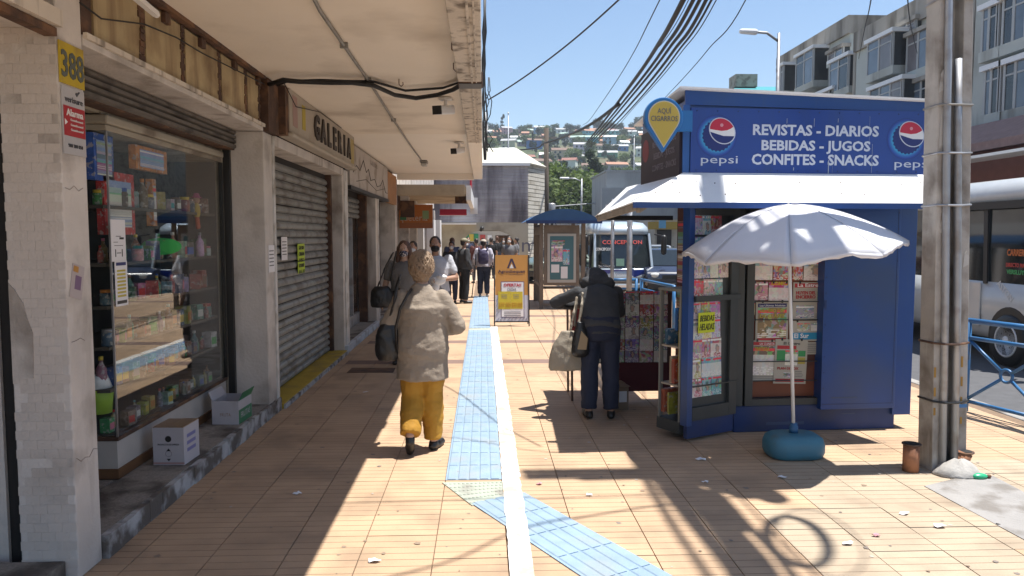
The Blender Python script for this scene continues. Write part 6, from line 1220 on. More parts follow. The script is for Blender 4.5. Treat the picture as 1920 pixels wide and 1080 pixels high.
bx('passage_ceiling', M_['plaster'], fb, a0 - .4, YB + .51, z_ar + .02, a1 + .3, YB + 9, z_ar + .3); bx('passage_wall', M_['plaster'], fb, a1 + .15, YB + .51, 0, a1 + .4, YB + 9, z_ar + .01); bx('passage_wall', M_['dark'], fb, a0 - .5, YB + .51, 0, a0 - .2, YB + 9, z_ar + .01); bx('shutter', M_['rust'], fb, a1 - .95, YB + .8, 0, a1 + .1, YB + .9, z_ar - .25)
bx('block', m_wallc, fb, xa, YB + .52, z_ar + .35, xb, YB + 6, zt - .05); MB().limb((-.1, YB - .05, z_ar + .02), (-.05, YB - .35, z_ar + .1), .08, .1).build('lamp', M_['black'], fb, True)
# street scene beyond the arch
pb_ = thing('pharmacy_front', 'pale shopfronts with a green cross sign seen through the archway', 'building', (0, 62, 0), world=True)
bx('wall', mat('far pale wall', (.5, .46, .40), .85, var=.1), pb_, -7, 62, 0, 5, 66, 6)
def far(x0, y0, x1, y1, m, name, d=.05): a, b = PY(x0, y1, 62), PY(x1, y0, 62); bx(name, m, pb_, a.x, 62 - d, a.z, b.x, 62 - d + .04, b.z)
far(872, 438, 896, 452, mat('pharmacy green', (.05, .25, .10), .5), 'sign'); far(880, 439, 888, 452, mat('pharmacy yellow', (.6, .45, .05), .5), 'sign_stripe', .1)
far(891, 439, 897, 447, mat('pharmacy cross', (.02, .3, .12), .5), 'cross', .15); far(900, 440, 910, 450, mat('far red sign', (.5, .06, .05), .5), 'sign'); far(914, 441, 922, 449, M_['white'], 'sign'); far(876, 454, 893, 470, M_['dark'], 'window'); far(900, 453, 915, 470, mat('far blue window', (.1, .14, .2), .3), 'window'); far(918, 452, 930, 470, M_['dark'], 'window')
# ------------------------------------------------------------------ bus shelter
sh_ = thing('bus_shelter', 'weathered bus shelter with a blue domed roof and a lit poster case', 'bus shelter', (1.78, 17.6, 0))
m_post = mat('weathered shelter post', (.21, .165, .125), .75, var=.2, vs=6)
xs0, xs1 = -.50, .60
for x in (xs0 + .1, xs1): 
    for y in (-.1, 1.9): bx('post', m_post, sh_, x - .045, y, 0, x + .045, y + .09, 2.15)
rr2 = []
for i in range(9):
    u = i / 8; x = -.78 + 1.78 * u; z = 2.06 + .30 * math.sin(math.pi * u) ** .8; rr2.append((x, z))
MB().prism(rr2, 'y', -.35, 2.3).build('roof', mat('shelter blue roof', (.02, .09, .23), .45, var=.08), sh_)
MB().bar((-.78, -.36, 2.05), (1.0, -.36, 2.05), .03, .07).build('roof_edge', M_['kbluedark'], sh_)
cs = bx('poster_case', m_post, sh_, -.34, -.10, .55, .50, .0, 1.98); bx('frame', mat('white poster frame', (.5, .48, .44), .6), cs, -.26, -.125, .62, .42, -.101, 1.78); bx('backing', mat('poster teal', (.06, .17, .20), .5), cs, -.20, -.131, .69, .36, -.1255, 1.72)
for (x0, z0, x1, z1, c, nm) in ((-.17, 1.12, .10, 1.5, (.62, .42, .45), 'poster'), (-.17, .86, .02, 1.05, (.6, .6, .58), 'notice'), (.06, .72, .22, 1.0, (.4, .55, .55), 'notice'), (.11, 1.05, .26, 1.42, (.15, .42, .55), 'poster'), (-.17, 1.51, .15, 1.62, (.08, .16, .08), 'poster')): o = bx(nm, cover('poster print') if nm == 'poster' else M_['paper'], cs, x0, -.136, z0, x1, -.1315, z1); o.color = (*c, 1)
bx('top_glass', M_['glass'], sh_, -.34, -.06, 2.0, .5, -.05, 2.12); bx('bench', m_post, sh_, -.3, .6, .42, .5, 1.0, .46); bx('lower_panel', m_post, sh_, -.34, -.08, .05, .50, -.04, .12)
for k in range(6): bx('side_bar', m_post, sh_, xs0 + .08, .08 + .28 * k, .1, xs0 + .12, .16 + .28 * k, 2.0)
bx('side_rail', m_post, sh_, xs0 + .07, .0, .5, xs0 + .13, 1.9, .58); bx('side_rail', m_post, sh_, xs0 + .07, .0, 1.75, xs0 + .13, 1.9, 1.95)
for x, y, h, lab in ((1148, 585, 2.35, 'thin grey sign post in front of the oncoming bus'), (1180, 590, 2.5, 'thicker grey post in front of the oncoming bus')):
    p = G(x, 580); p = Vector((PY(x, 500, 13.4).x, 13.4, 0)); t = thing('sign_post', lab, 'post', p, group='grey posts at the kerb'); r = .05 if 'thicker' in lab else .032; MB().tube([(0, 0, 0), (0, 0, h)], r, 10).build('pole', M_['galv'], t, True); 
    if r < .05: bx('plate', M_['white'], t, -.14, -.05, h - .16, .06, -.035, h - .06); MB().limb((0, 0, h - .02), (0, 0, h + .03), r, .02).build('cap', M_['white'], t, True)
# ------------------------------------------------------------------ vehicles
def wheel(parent, x, y, z, r, wd, face, rimcol='white'):
    tm_ = MB(); prof = [(r * .62, -wd / 2), (r * .93, -wd / 2), (r, -wd / 2 * .7), (r, wd / 2 * .7), (r * .93, wd / 2), (r * .62, wd / 2)]
    tm_.loft([[(a, q * math.cos(t), q * math.sin(t)) for t in [6.2832 * j / 28 for j in range(28)]] for q, a in prof]); o = tm_.build('wheel', M_['black'], parent, True); o.location = (x, y, z)
    rm = MB(); rm.loft([[(a * face, q * math.cos(t), q * math.sin(t)) for t in [6.2832 * j / 28 for j in range(28)]] for q, a in ((r * .66, wd * .50), (r * .60, wd * .54), (r * .52, wd * .40), (r * .2, wd * .36), (r * .17, wd * .52), (.004, wd * .52))]); k = rm.build('rim', M_['white'] if rimcol == 'white' else M_['galv'], o, True)
    hb = MB()
    for j in range(8): hb.ell((face * wd * .43, r * .34 * math.cos(j * .785), r * .34 * math.sin(j * .785)), (.02, r * .085, r * .085), 8, 5)
    hb.build('hub_hole', M_['dark'], o, True)
m_bus = mat('bus silver blue paint', (.50, .59, .66), .3, .2, var=.04, coat=.5); m_bus2 = mat('bus grey paint', (.62, .64, .64), .35, .1, var=.05, coat=.4); m_busblue = mat('bus blue panel', (.012, .04, .32), .3, coat=.5)
def bus(label, loc, rz, L_, Wd, Hh, paint, zs=1.18):
    q_ = zs / 1.18
    t = thing('minibus', label, 'bus', loc, rz)   # local: front faces -y, x right
    h = Wd / 2; n = 14
    def sect(z, k, yo):  # plan outline at height z, bowed nose
        return [(-h * k, L_, z), (-h * k, .55 + yo, z), (-h * k * .93, .22 + yo, z), (-h * k * .70, .06 + yo, z), (-h * k * .3, .0 + yo, z), (h * k * .3, .0 + yo, z), (h * k * .70, .06 + yo, z), (h * k * .93, .22 + yo, z), (h * k, .55 + yo, z), (h * k, L_, z)]
    MB().loft([sect(.34 * q_, .93, .06), sect(.45 * q_, .98, .0), sect(.8 * q_, 1, .0), sect(zs, 1, .03)]).build('body', paint, t, True)
    MB().loft([sect(zs, .985, .05), sect(zs + .42, .975, .16), sect(Hh - .42, .94, .42)]).build('window_band', M_['carglass'], t)
    MB().loft([sect(Hh - .42, .95, .38), sect(Hh - .2, .93, .50), sect(Hh - .05, .84, .8), sect(Hh, .55, 1.2)]).build('roof', paint, t, True)
    for s in (-1, 1):
        for y in (.62, 1.65, 2.8, 3.95, 5.1): MB().bar((s * h * .995, y, zs - .03), (s * h * .95, y + .12, Hh - .40), .09, .05, (1, 0, 0)).build('pillar', M_['black'], t)
        MB().bar((s * h * .9, .16, zs - .01), (s * h * .86, .50, Hh - .40), .1, .07, (1, 0, 0)).build('front_pillar', paint, t)
    MB().loft([[(x, y - .012, z) for x, y, z in ((-h * .62, .075, .80 * q_), (-h * .3, .012, .78 * q_), (h * .3, .012, .78 * q_), (h * .62, .075, .80 * q_))] + [(x, y - .02, z) for x, y, z in ((h * .68, .085, 1.14 * q_), (h * .3, .03, 1.14 * q_), (-h * .3, .03, 1.14 * q_), (-h * .68, .085, 1.14 * q_))], [(x, y + .05, z) for x, y, z in ((-h * .62, .075, .80 * q_), (-h * .3, .012, .78 * q_), (h * .3, .012, .78 * q_), (h * .62, .075, .80 * q_))] + [(x, y + .05, z) for x, y, z in ((h * .68, .085, 1.14 * q_), (h * .3, .03, 1.14 * q_), (-h * .3, .03, 1.14 * q_), (-h * .68, .085, 1.14 * q_))]]).build('bonnet_panel', m_busblue, t)
    for k in range(4): bx('grille_bar', M_['galv'], t, -h * .42, -.02, (.56 + .05 * k) * q_, h * .42, .03, (.58 + .05 * k) * q_)
    bx('grille', M_['black'], t, -h * .45, -.012, .54 * q_, h * .45, .04, .75 * q_)
    for s in (-1, 1):
        e = MB(); e.ell((s * h * .78, .10, .70 * q_), (.19, .06, .075), 14, 8); e.build('headlight', mat('headlight glass', (.62, .64, .62), .12), t, True)
        e = MB(); e.limb((s * h * .98, .2, 1.9), (s * (h + .22), .0, 1.85), .02, .02); e.build('mirror_arm', M_['black'], t, True); e = MB(); e.limb((s * (h + .22), -.02, 1.35), (s * (h + .22), -.02, 1.8), .09, .09); e.build('mirror', M_['black'], t, True)
        for y in (1.1, L_ - 1.6):
            wheel(t, s * (h - .07), y, .37, .37, .24, s)
            MB().lathe([(.44, -.02), (.45, .0), (.44, .006)], n=28).build('wheel_arch', M_['black'], t); q = KIDS[t][-1]; q.rotation_euler = (0, R(90) * s, 0); q.location = (s * (h - .0), y, .40)
    bx('bumper', paint, t, -h * .8, -.03, .32 * q_, h * .8, .2, .52 * q_, bevel=.03); bx('licence_plate', M_['white'], t, -.2, -.045, .38 * q_, .2, -.031, .47 * q_)
    return t, h
# wheels must clear the shell: the lower body is cut short above
b1, h1 = bus('silver minibus with a blue bonnet and red route letters coming towards the camera', (4.38, 22.8, -.13), 0, 6.6, 2.0, 2.32, m_bus, .84)
m_routered = mat('red route letters', (.6, .06, .04), .5); 
def ws(x, z): return Vector((x, .05 + .11 * (z - .84) / .42 if z < 1.26 else .16 + .26 * (z - 1.26) / .64, z)) + Vector((0, -.03, 0))
text('CONCEPCION', .13, m_routered, ws(-.02, 1.60), (1, 0, 0), (0, .41, 1), b1, width=1.25, bold=.01)
text('CONCEPCION', .09, M_['white'], ws(-.62, 1.40) , (1, 0, 0), (0, .3, 1), b1, width=.5); text('TALCAHUANO', .07, M_['white'], ws(-.55, .88), (1, 0, 0), (0, .3, 1), b1, width=.5)
for s in (-.3, .5): MB().tube([ws(s, .86) + Vector((0, -.02, 0)), ws(s - .45, 1.02) + Vector((0, -.02, 0))], .012, 5).build('wiper', M_['black'], b1)
text('Volare', .10, M_['white'], (-.12, -.035, .62), (1, 0, 0), (0, 0, 1), b1, width=.42, shear=.2)
bx('dash_card', mat('mint card', (.3, .6, .5), .5), b1, -.25, .03, .92, .0, .045, 1.15)
# near bus on the right: its side faces the pavement, nose towards the camera
bp_ = G(1898, 697, -.13); b2, h2 = bus('grey minibus at the right frame edge with lit route cards in its door window', (7.45 + 1.05, 9.05, -.13), R(-1.5), 6.8, 2.1, 2.72, m_bus2)
xs_ = -h2 - .012
for s, z, m, wd, hh in (('CARRERA', 1.58, mat('orange card', (.6, .16, .03), .5), .42, .09), ('DIRECTO MALL', 1.42, mat('red led text', (.55, .05, .04), .5), .44, .055), ('VERSLUYS', 1.32, mat('green led text', (.05, .4, .12), .5), .40, .06)): text(s, hh, m, (xs_ + .004, 1.0, z), (0, -1, 0), (0, 0, 1), b2, width=wd, bold=.03)
text('ASTON', .10, M_['white'], (xs_ + .008, 1.25, 1.03), (0, -.8, -.6), (0, -.6, .8), b2, width=.4); bx('visor', M_['black'], b2, -h2 - .03, .8, 2.25, -h2 + .02, 2.6, 2.36); bx('windscreen_card', mat('yellow windscreen card', (.65, .5, .05), .5), b2, -.7, .27, 2.0, -.1, .285, 2.2)
bx('door_panel', m_bus2, b2, -h2 - .02, 1.75, .5, -h2 - .001, 2.7, 1.16, bevel=.01); bx('side_lamp', mat('orange lamp', (.55, .2, .12), .3), b2, -h2 * .8, .62, 2.52, -h2 * .6, .72, 2.58, bevel=.02)
def car(label, loc, rz, paint, L_=4.2):
    t = thing('parked_car', label, 'car', loc, rz, 'cars in the street'); h = .86
    pr = [(0, .35), (.0, .68), (.15, .80), (1.0, .90), (1.75, 1.42), (2.9, 1.46), (3.6, 1.0), (L_ - .05, .95), (L_, .4)]
    MB().loft([[(s * h * (1 if z < 1 else .8), y, z) for y, z in pr] for s in (-1, -.97, .97, 1)]).build('body', paint, t, True)
    MB().prism([(.97 + .15, .93), (1.75, 1.38), (2.85, 1.42), (3.5, 1.02)], 'x', -.87, .87).build('side_glass', M_['carglass'], t); MB().add([(-.64, 1.02, .93), (.64, 1.02, .93), (.6, 1.68, 1.40), (-.6, 1.68, 1.40), (-.64, 1.08, .93), (.64, 1.08, .93), (.6, 1.74, 1.40), (-.6, 1.74, 1.40)], [(0, 1, 2, 3), (7, 6, 5, 4), (0, 4, 5, 1), (1, 5, 6, 2), (2, 6, 7, 3), (3, 7, 4, 0)]).build('windscreen', M_['carglass'], t)
    for s in (-1, 1):
        MB().ell((s * .62, .05, .66), (.16, .07, .09)).build('headlight', MATS['headlight glass'], t, True)
        for y in (.8, L_ - .8): wheel(t, s * .78, y, .31, .31, .2, s, 'galv')
    bx('bumper', M_['black'], t, -.82, -.04, .25, .82, .12, .45, bevel=.03); bx('grille', M_['black'], t, -.4, -.012, .55, .4, .05, .68); return t
car('dark blue car beside the oncoming bus, behind the kiosk opening', (PY(1252, 500, 22).x + .25, 22, -.13), R(-6), mat('dark car paint', (.02, .025, .05), .25, coat=.8))
car('pale grey car waiting behind the dark blue car', (PY(1252, 500, 30).x + .1, 31, -.13), 0, mat('silver car paint', (.4, .41, .42), .3, .4, coat=.6))
car('greenish car parked beyond the bus shelter', (PY(985, 480, 27).x, 27.0, -.0), R(-55), mat('green grey car paint', (.16, .22, .19), .3, .2, coat=.6))
# ------------------------------------------------------------------ wooden pole, lamps
wp = thing('wooden_pole', 'tall brown wooden utility pole beside the shingled house', 'utility pole', (PY(1024, 400, 47).x, 47, 0)); ztop = PY(1022, 240, 47).z
MB().tube([(0, 0, 0), (0, 0, ztop)], [.2, .15], 10).build('pole', mat('dark pole wood', (.10, .075, .055), .9, var=.2, stretch=(4, 4, .5)), wp, True); MB().bar((-.7, 0, ztop - .6), (.7, 0, ztop - .6), .12, .12).build('crossarm', M_['plank'], wp); MB().lathe([(.22, 0), (.25, .1), (.25, .7), (.2, .8)], (.35, 0, ztop - 5.5), 12).build('transformer', M_['galv'], wp, True)
for k in range(6): MB().tube([(.1, 0, ztop - 5), (.5 + .2 * random.random(), .1, ztop - 5.2 - .3 * k), (.2, 0, ztop - 6.5)], .03, 5).build('cable_loop', M_['cable'], wp)
cbun = thing('cable_tangle', 'tangled telephone cables hanging down past the far canopy edge', 'cable', (0, 0, 0), world=True)
for k in range(7):
    x0 = 905 + k * 1.2; P_ = [PY(x0 + random.uniform(-2, 3) + 3 * math.sin(i * 1.2 + k), y, 17 + .2 * k) for i, y in enumerate((-10, 60, 120, 175, 215, 255, 300))] if k < 4 else [PY(912 + random.uniform(-5, 8) + 5 * math.sin(i * 1.7 + k), y, 17.6 + .1 * k) for i, y in enumerate((145, 170, 190, 215, 235, 260, 285))]
    MB().tube(P_, .018 if k < 4 else .012, 5).build('strand', M_['cable'], cbun, True)
MB().tube([PY(x, y, 18) for x, y in ((910, 210), (914, 240), (909, 262), (903, 275))], .02, 5).build('strand', M_['white'], cbun, True)
def lamp(label, x, ytop, Y, arm, hbase=0, r=.09):
    p = PY(x, 442, Y); zt_ = PY(x, ytop, Y).z; t = thing('street_lamp', label, 'street lamp', (p.x, Y, 0), group='street lamps'); MB().tube([(0, 0, 0), (0, 0, zt_ * .5), (0, 0, zt_)], [r * 1.4, r, r * .6], 8).build('pole', M_['galv'], t, True)
    MB().tube([(0, 0, zt_ - .3), (arm * .4, 0, zt_), (arm, 0, zt_ + .05)], r * .55, 8).build('arm', M_['galv'], t, True); MB().limb((arm * .8, 0, zt_ + .03), (arm * 1.25, 0, zt_ + .05), .11, .09).build('lamp_head', M_['white'], t, True); return t
lamp('grey street lamp with a long arm in front of the flats', 1451, 62, 27, -1.1)
lamp('thin far street lamp on the left before the hillside', 953, 212, 90, .01); lamp('thin far lamp column in front of the hillside trees', 1090, 335, 70, -1.6, r=.12); lamp('thin far lamp column left of the pin sign', 1187, 255, 110, .01)
# ------------------------------------------------------------------ flats on the far side of the road
m_fl = mat('pale green render', (.58, .60, .545), .85, var=.08, vs=.7, dirt=(.24, .22, .18), ds=.5, dlo=.5, dhi=.75, damt=.6, streak=((.16, .14, .11), (1.6, 1.6, .25), .55, .72, .7)); m_fl2 = mat('dirty concrete parapet', (.42, .385, .33), .85, var=.12, vs=.6, streak=((.1, .085, .065), (1.5, 1.5, .3), .48, .68, .85))
m_winb = mat('curtained window glass', (.16, .20, .25), .15, var=.35, vs=1.2, spec=.7); m_wind = mat('dark window glass', (.04, .045, .05), .12, var=.4, vs=1.5, spec=.7); m_curt = mat('grey curtained glass', (.22, .20, .20), .2, var=.2, vs=2)
XB = 15.6
def flats(label, y0, y1, h, X, bays, storeys=3):
    t = thing('apartment_block', label, 'building', (X, (y0 + y1) / 2, 0), world=True)
    bx('wall', m_fl, t, X, y0, 0, X + 9, y1, h - .75); bx('parapet', m_fl2, t, X - .12, y0 - .05, h - .75, X + 9, y1 + .05, h); bx('gable', m_fl2, t, X, y1 + .051, 0, X + 9, y1 + .25, h + .02)
    for (yc, zb, wd, hh, out, kind) in bays:
        b = bx('window_bay', m_fl, t, X - out, yc - wd / 2 - .1, zb - .28, X - .002, yc + wd / 2 + .1, zb - .001); sl = bx('roof_slab', M_['tin'] if kind != 'low' else m_fl2, b, X - out - .08, yc - wd / 2 - .12, zb + hh, X - .002, yc + wd / 2 + .12, zb + hh + .14)
        n = 3 if wd > 2 else 2
        for k in range(n):
            a = yc - wd / 2 + wd * k / n; f = bx('window', mat('white window frame', (.5, .5, .48), .5), t, X - out + .0, a, zb, X - out + .06, a + .09, zb + hh); bx('pane', [m_winb, m_curt, m_winb, m_wind][(k + int(yc)) % 4], f, X - out + .02, a + .091, zb, X - out + .04, a + wd / n, zb + hh); bx('transom', MATS['white window frame'], f, X - out + .005, a + .091, zb + hh * .74, X - out + .018, a + wd / n, zb + hh * .78)
        for s in (-1, 1):
            e = yc + s * (wd / 2); f = bx('window', MATS['white window frame'], t, X - out, e - .04, zb, X - out + .06, e + .04, zb + hh); bx('pane', m_wind, f, X - out + .061, e - .02, zb, X - .003, e + .02, zb + hh)
    return t
def bay(x0, x1, yt, yb, X, out=.7, kind='bay'):
    Xp = X - out; a, b = PX(x0, (yt + yb) / 2, Xp), PX(x1, (yt + yb) / 2, Xp); yc = (a.y + b.y) / 2; wd = abs(a.y - b.y)
    xm = (x0 + x1) / 2; return (yc, PX(xm, yb, Xp).z, wd, PX(xm, yt, Xp).z - PX(xm, yb, Xp).z, out, kind)
ya, yb_ = PX(1590, 200, XB).y, PX(1458, 200, XB).y; h1_ = PX(1466, 106, XB).z
flats('farther weathered flats with boxed window bays, left of the nearer block', ya, yb_, h1_, XB, [bay(1492, 1524, 100, 158, XB), bay(1555, 1590, 112, 168, XB), bay(1552, 1580, 95, 108, XB, .3, 'low'), bay(1459, 1468, 125, 172, XB), bay(1500, 1560, 180, 240, XB)])
XC = 14.6; yc0, yc1 = PX(1815, 200, XC).y, PX(1603, 200, XC).y; h2_ = PX(1603, 64, XC).z
flats('nearer weathered flats with a white topped window bay above the kiosk', yc0, yc1, h2_, XC, [bay(1626, 1672, 72, 132, XC), bay(1686, 1716, 44, 60, XC, .2, 'low'), bay(1630, 1690, 160, 220, XC), bay(1700, 1745, 60, 128, XC, .3, 'low'), bay(1705, 1750, 152, 215, XC, .3, 'low')])
XD = 13.6; yd1 = PX(1822, 200, XD).y
flats('pale green flats with wide curtained windows at the right frame edge', yd1 - 14, yd1, 13.5, XD, [bay(1841, 1870, 14, 92, XD, .35), bay(1880, 1925, -10, 75, XD, .35), bay(1845, 1873, 130, 212, XD, .35), bay(1882, 1928, 115, 202, XD, .35), bay(1850, 1990, 250, 330, XD, .35)])
t = thing('stair_tower', 'recessed stair tower with dark windows between the two blocks of flats', 'building', (XD + 1.5, yd1 + 1, 0), world=True); bx('wall', m_fl, t, XD + 1.2, yd1 + .26, 0, XD + 8, yd1 + 2.6, 14)
for k in range(5): f = bx('window', m_wind, t, XD + 1.15, yd1 + .5, .8 + 2.5 * k, XD + 1.199, yd1 + 2.3, 2.5 + 2.5 * k); bx('frame', M_['white'], f, XD + 1.13, yd1 + 1.3, .8 + 2.5 * k, XD + 1.149, yd1 + 1.4, 2.5 + 2.5 * k)
t = thing('kiosk_roof', 'low red brown roofed stall behind the bus at the right edge', 'building', (11.4, 17.5, 0), world=True); zt_ = 4.35
bx('wall', mat('red brown stall wall', (.20, .08, .06), .8, var=.1), t, 11.6, 14, 0, 13.2, 20.5, 3.7); MB().prism([(11.3, 3.66), (11.3, 3.85), (12.4, 4.5), (13.4, 3.85), (13.4, 3.66), (12.4, 4.3)], 'y', 13.5, 20.8).build('roof', mat('pinkish roof edge', (.36, .22, .18), .8, var=.15), t); bx('awning', M_['tin'], t, 10.6, 14, 3.4, 11.25, 20, 3.46)
t = thing('turquoise_roof_house', 'house with a turquoise sheet roof behind the kiosk', 'house', (20, 52, 0), world=True); a, b, c = PY(1362, 176, 52), PY(1455, 176, 52), PY(1390, 157, 54)
bx('wall', M_['cream'], t, a.x + .5, 52, 0, b.x + 8, 60, a.z); MB().add([(a.x, 51.5, a.z), (b.x + 8, 51.5, a.z), (b.x + 8, 55, c.z), (c.x, 55, c.z), (a.x, 60, a.z), (b.x + 8, 60, a.z)], [(0, 1, 2, 3), (3, 2, 5, 4), (0, 3, 4), (0, 4, 5, 1), (1, 5, 2)]).build('roof', mat('turquoise sheet', (.03, .30, .33), .5, var=.06), t); bx('chimney', M_['cream'], t, b.x - 2.2, 54, c.z - .2, b.x - .6, 55.5, c.z + .7)
t = thing('grey_wall_block', 'blank grey windowless building block left of the kiosk awning', 'building', (8, 60, 0), world=True); a, b = PY(1125, 400, 60), PY(1225, 322, 60)
bx('wall', mat('blank grey render', (.36, .38, .39), .85, var=.08, vs=.6, streak=((.15, .16, .165), (1, 1, .2), .5, .7, .6)), t, a.x + .5, 60, 0, b.x + 3, 68, b.z); bx('lower_wing', MATS['blank grey render'], t, a.x, 59, 0, b.x + 3, 59.99, PY(1125, 352, 59).z); bx('parapet', M_['galv'], t, a.x + .4, 59.95, b.z, b.x + 3.1, 68.1, b.z + .12)
t = thing('street_shops', 'row of ochre and pale shopfronts behind the bus and cars', 'building', (10, 45, 0), world=True); bx('wall', m_wallc, t, PY(1228, 400, 45).x, 45, 0, 13.5, 50, PY(1240, 412, 45).z); bx('sign', mat('ochre fascia', (.45, .3, .05), .6), t, PY(1215, 400, 44.9).x, 44.8, PY(1230, 430, 45).z, 12.5, 44.95, PY(1230, 416, 45).z); bx('sign', mat('light blue sign', (.15, .4, .6), .5), t, PY(1237, 400, 44).x, 44.0, PY(1230, 428, 44).z, PY(1249, 400, 44).x, 44.2, PY(1230, 408, 44).z)
for k in range(3): bx('door', M_['dark'], t, PY(1232, 400, 45).x + k * 1.6, 44.96, 0, PY(1232, 400, 45).x + k * 1.6 + .9, 44.99, 2.1)
# buildings behind the camera side are left out; a low row beyond the shelter closes the street
# ------------------------------------------------------------------ hillside
def hz(x, y):   # terrain height
    d = max(0, y - 110); return -.2 + 67 * (1 - math.exp(-(d / 210) ** 1.6)) * (1 + .10 * noise.noise((x * .006, y * .004, 3))) + 2.5 * noise.noise((x * .02, y * .02, 0)) * min(1, d / 60)
hm = MB(); nx, ny = 60, 44; xs = [-420 + 900 * i / (nx - 1) for i in range(nx)]; ys = [100 + 620 * (j / (ny - 1)) ** 1.2 for j in range(ny)]
hm.add([(x, y, hz(x, y)) for y in ys for x in xs], [(j * nx + i, j * nx + i + 1, (j + 1) * nx + i + 1, (j + 1) * nx + i) for j in range(ny - 1) for i in range(nx - 1)])
hm.build('hill', mat('hillside scrub', (.07, .09, .035), .95, var=.4, vs=.08, dirt=(.13, .115, .06), ds=.04, dlo=.54, dhi=.66), None, True, kind='structure')
leafm = [mat(f'foliage {k}', c, .75, var=.45, vs=.5, rnd=.18, trans=.35) for k, c in enumerate(((.075, .11, .034), (.042, .068, .028), (.12, .17, .04)))]
def crown(seed, n, w_, h_, leaf, pine=False):
    rnd = random.Random(seed); mb = MB(); cl = []
    for k in range(16 if not pine else 12):
        a = rnd.uniform(0, 6.283); f = rnd.random()
        if pine: z = rnd.uniform(.1, 1) * h_; rad = w_ * .5 * (1 - z / h_ * .75); cl.append((Vector((rad * .6 * math.cos(a), rad * .6 * math.sin(a), z)), rad * .75))
        else: cl.append((Vector((w_ * .38 * math.sqrt(f) * math.cos(a), w_ * .38 * math.sqrt(f) * math.sin(a), h_ * (.2 + .6 * rnd.random()))), w_ * rnd.uniform(.14, .24)))
    for k in range(n):
        c, r = cl[k % len(cl)]; d = Vector((rnd.gauss(0, 1), rnd.gauss(0, 1), rnd.gauss(0, .8))).normalized() * r * rnd.uniform(.55, 1.08); p = c + d
        u = Vector((rnd.gauss(0, 1), rnd.gauss(0, 1), rnd.gauss(0, .7))).normalized(); v = u.cross(Vector((rnd.gauss(0, 1), rnd.gauss(0, 1), rnd.gauss(0, 1)))).normalized(); l = leaf * rnd.uniform(.6, 1.4)
        mb.add([p - u * l, p + v * l * .5, p + u * l, p - v * l * .5], [(0, 1, 2, 3)])
    return mb.mesh('crown', recalc=False)
CR = [crown(1, 1500, 7, 6, .34), crown(2, 1300, 6, 7.5, .32), crown(3, 1400, 8, 5, .36), crown(4, 1200, 4, 10, .30, True), crown(5, 900, 3, 8, .26, True), crown(9, 4200, 9, 7, .22)]
trunkm = MB().tube([(0, 0, -1.5), (.1, 0, 1.2), (0, .1, 3)], [.35, .25, .12], 7).mesh('trunk', True); trunkm.materials.append(mat('tree bark', (.09, .065, .045), .9, var=.2))
cm = {}
def tree(label, x, y, z, s, kind, lm, group='trees on the hillside'):
    t = thing(('pine_tree' if kind in (3, 4) else 'leafy_tree'), label, 'tree', (x, y, z), random.uniform(0, 6.28), group)
    if (kind, lm) not in cm: m = CR[kind].copy(); m.materials.clear(); m.materials.append(leafm[lm]); cm[(kind, lm)] = m
    share('trunk', trunkm, t, (0, 0, 0), scale=(s, s, s)); share('crown', cm[(kind, lm)], t, (0, 0, 1.2 * s if kind not in (3, 4) else .6 * s), scale=(s, s, s * random.uniform(.85, 1.15)))
    return t
hc = {'white': (.62, .61, .58), 'off white': (.55, .54, .5), 'whitish': (.6, .58, .52), 'pale blue': (.28, .42, .55), 'cream': (.52, .45, .33), 'turquoise': (.12, .40, .40), 'ochre': (.5, .30, .10), 'brick': (.32, .13, .08), 'grey': (.32, .32, .32), 'pink': (.5, .30, .27), 'green': (.12, .3, .2), 'blue': (.07, .18, .42)}
rc = {'rust red': (.24, .10, .07), 'grey': (.35, .35, .35), 'white': (.66, .66, .64), 'brown': (.15, .09, .06), 'orange': (.34, .17, .10), 'pale green': (.3, .4, .33)}
HS = .58
m_hw = mat('house wall paint', objcol=True, rough=.85, var=.1, vs=.4); m_hr = mat('house roof sheet', objcol=True, rough=.7, var=.12, vs=.5); m_hwin = mat('house window', (.05, .06, .07), .2)
HW = []
for (w_, d_2, h_) in ((7, 6, 3.0), (9, 6, 5.4), (6, 5, 2.8), (11, 7, 3.2)):
    wmsh = MB().box(-w_ / 2, 0, -4, w_ / 2, d_2, h_).mesh('wall'); wmsh.materials.append(m_hw)
    gab = MB().add([(-w_ / 2 - .3, -.4, h_ - .1), (w_ / 2 + .3, -.4, h_ - .1), (w_ / 2 + .3, d_2 / 2, h_ + 1.5), (-w_ / 2 - .3, d_2 / 2, h_ + 1.5), (w_ / 2 + .3, d_2 + .4, h_ - .1), (-w_ / 2 - .3, d_2 + .4, h_ - .1)], [(0, 1, 2, 3), (3, 2, 4, 5), (1, 4, 2), (0, 3, 5), (0, 5, 4, 1)]).mesh('roof'); gab.materials.append(m_hr)
    wnm = MB().box(-.6, -.06, 0, .6, -.001, 1.2).mesh('window'); wnm.materials.append(m_hwin); HW.append((wmsh, gab, wnm, w_, h_))
rowsH = [(124, 402), (146, 386), (164, 368), (182, 350), (200, 330), (220, 310), (242, 300), (265, 292), (290, 276), (315, 270), (340, 262), (368, 252), (396, 243)]
rn_ = ['lowest', 'second lowest', 'third', 'fourth', 'fifth', 'sixth', 'seventh', 'eighth', 'ninth', 'tenth', 'eleventh', 'twelfth', 'ridge top']
kcount = 0
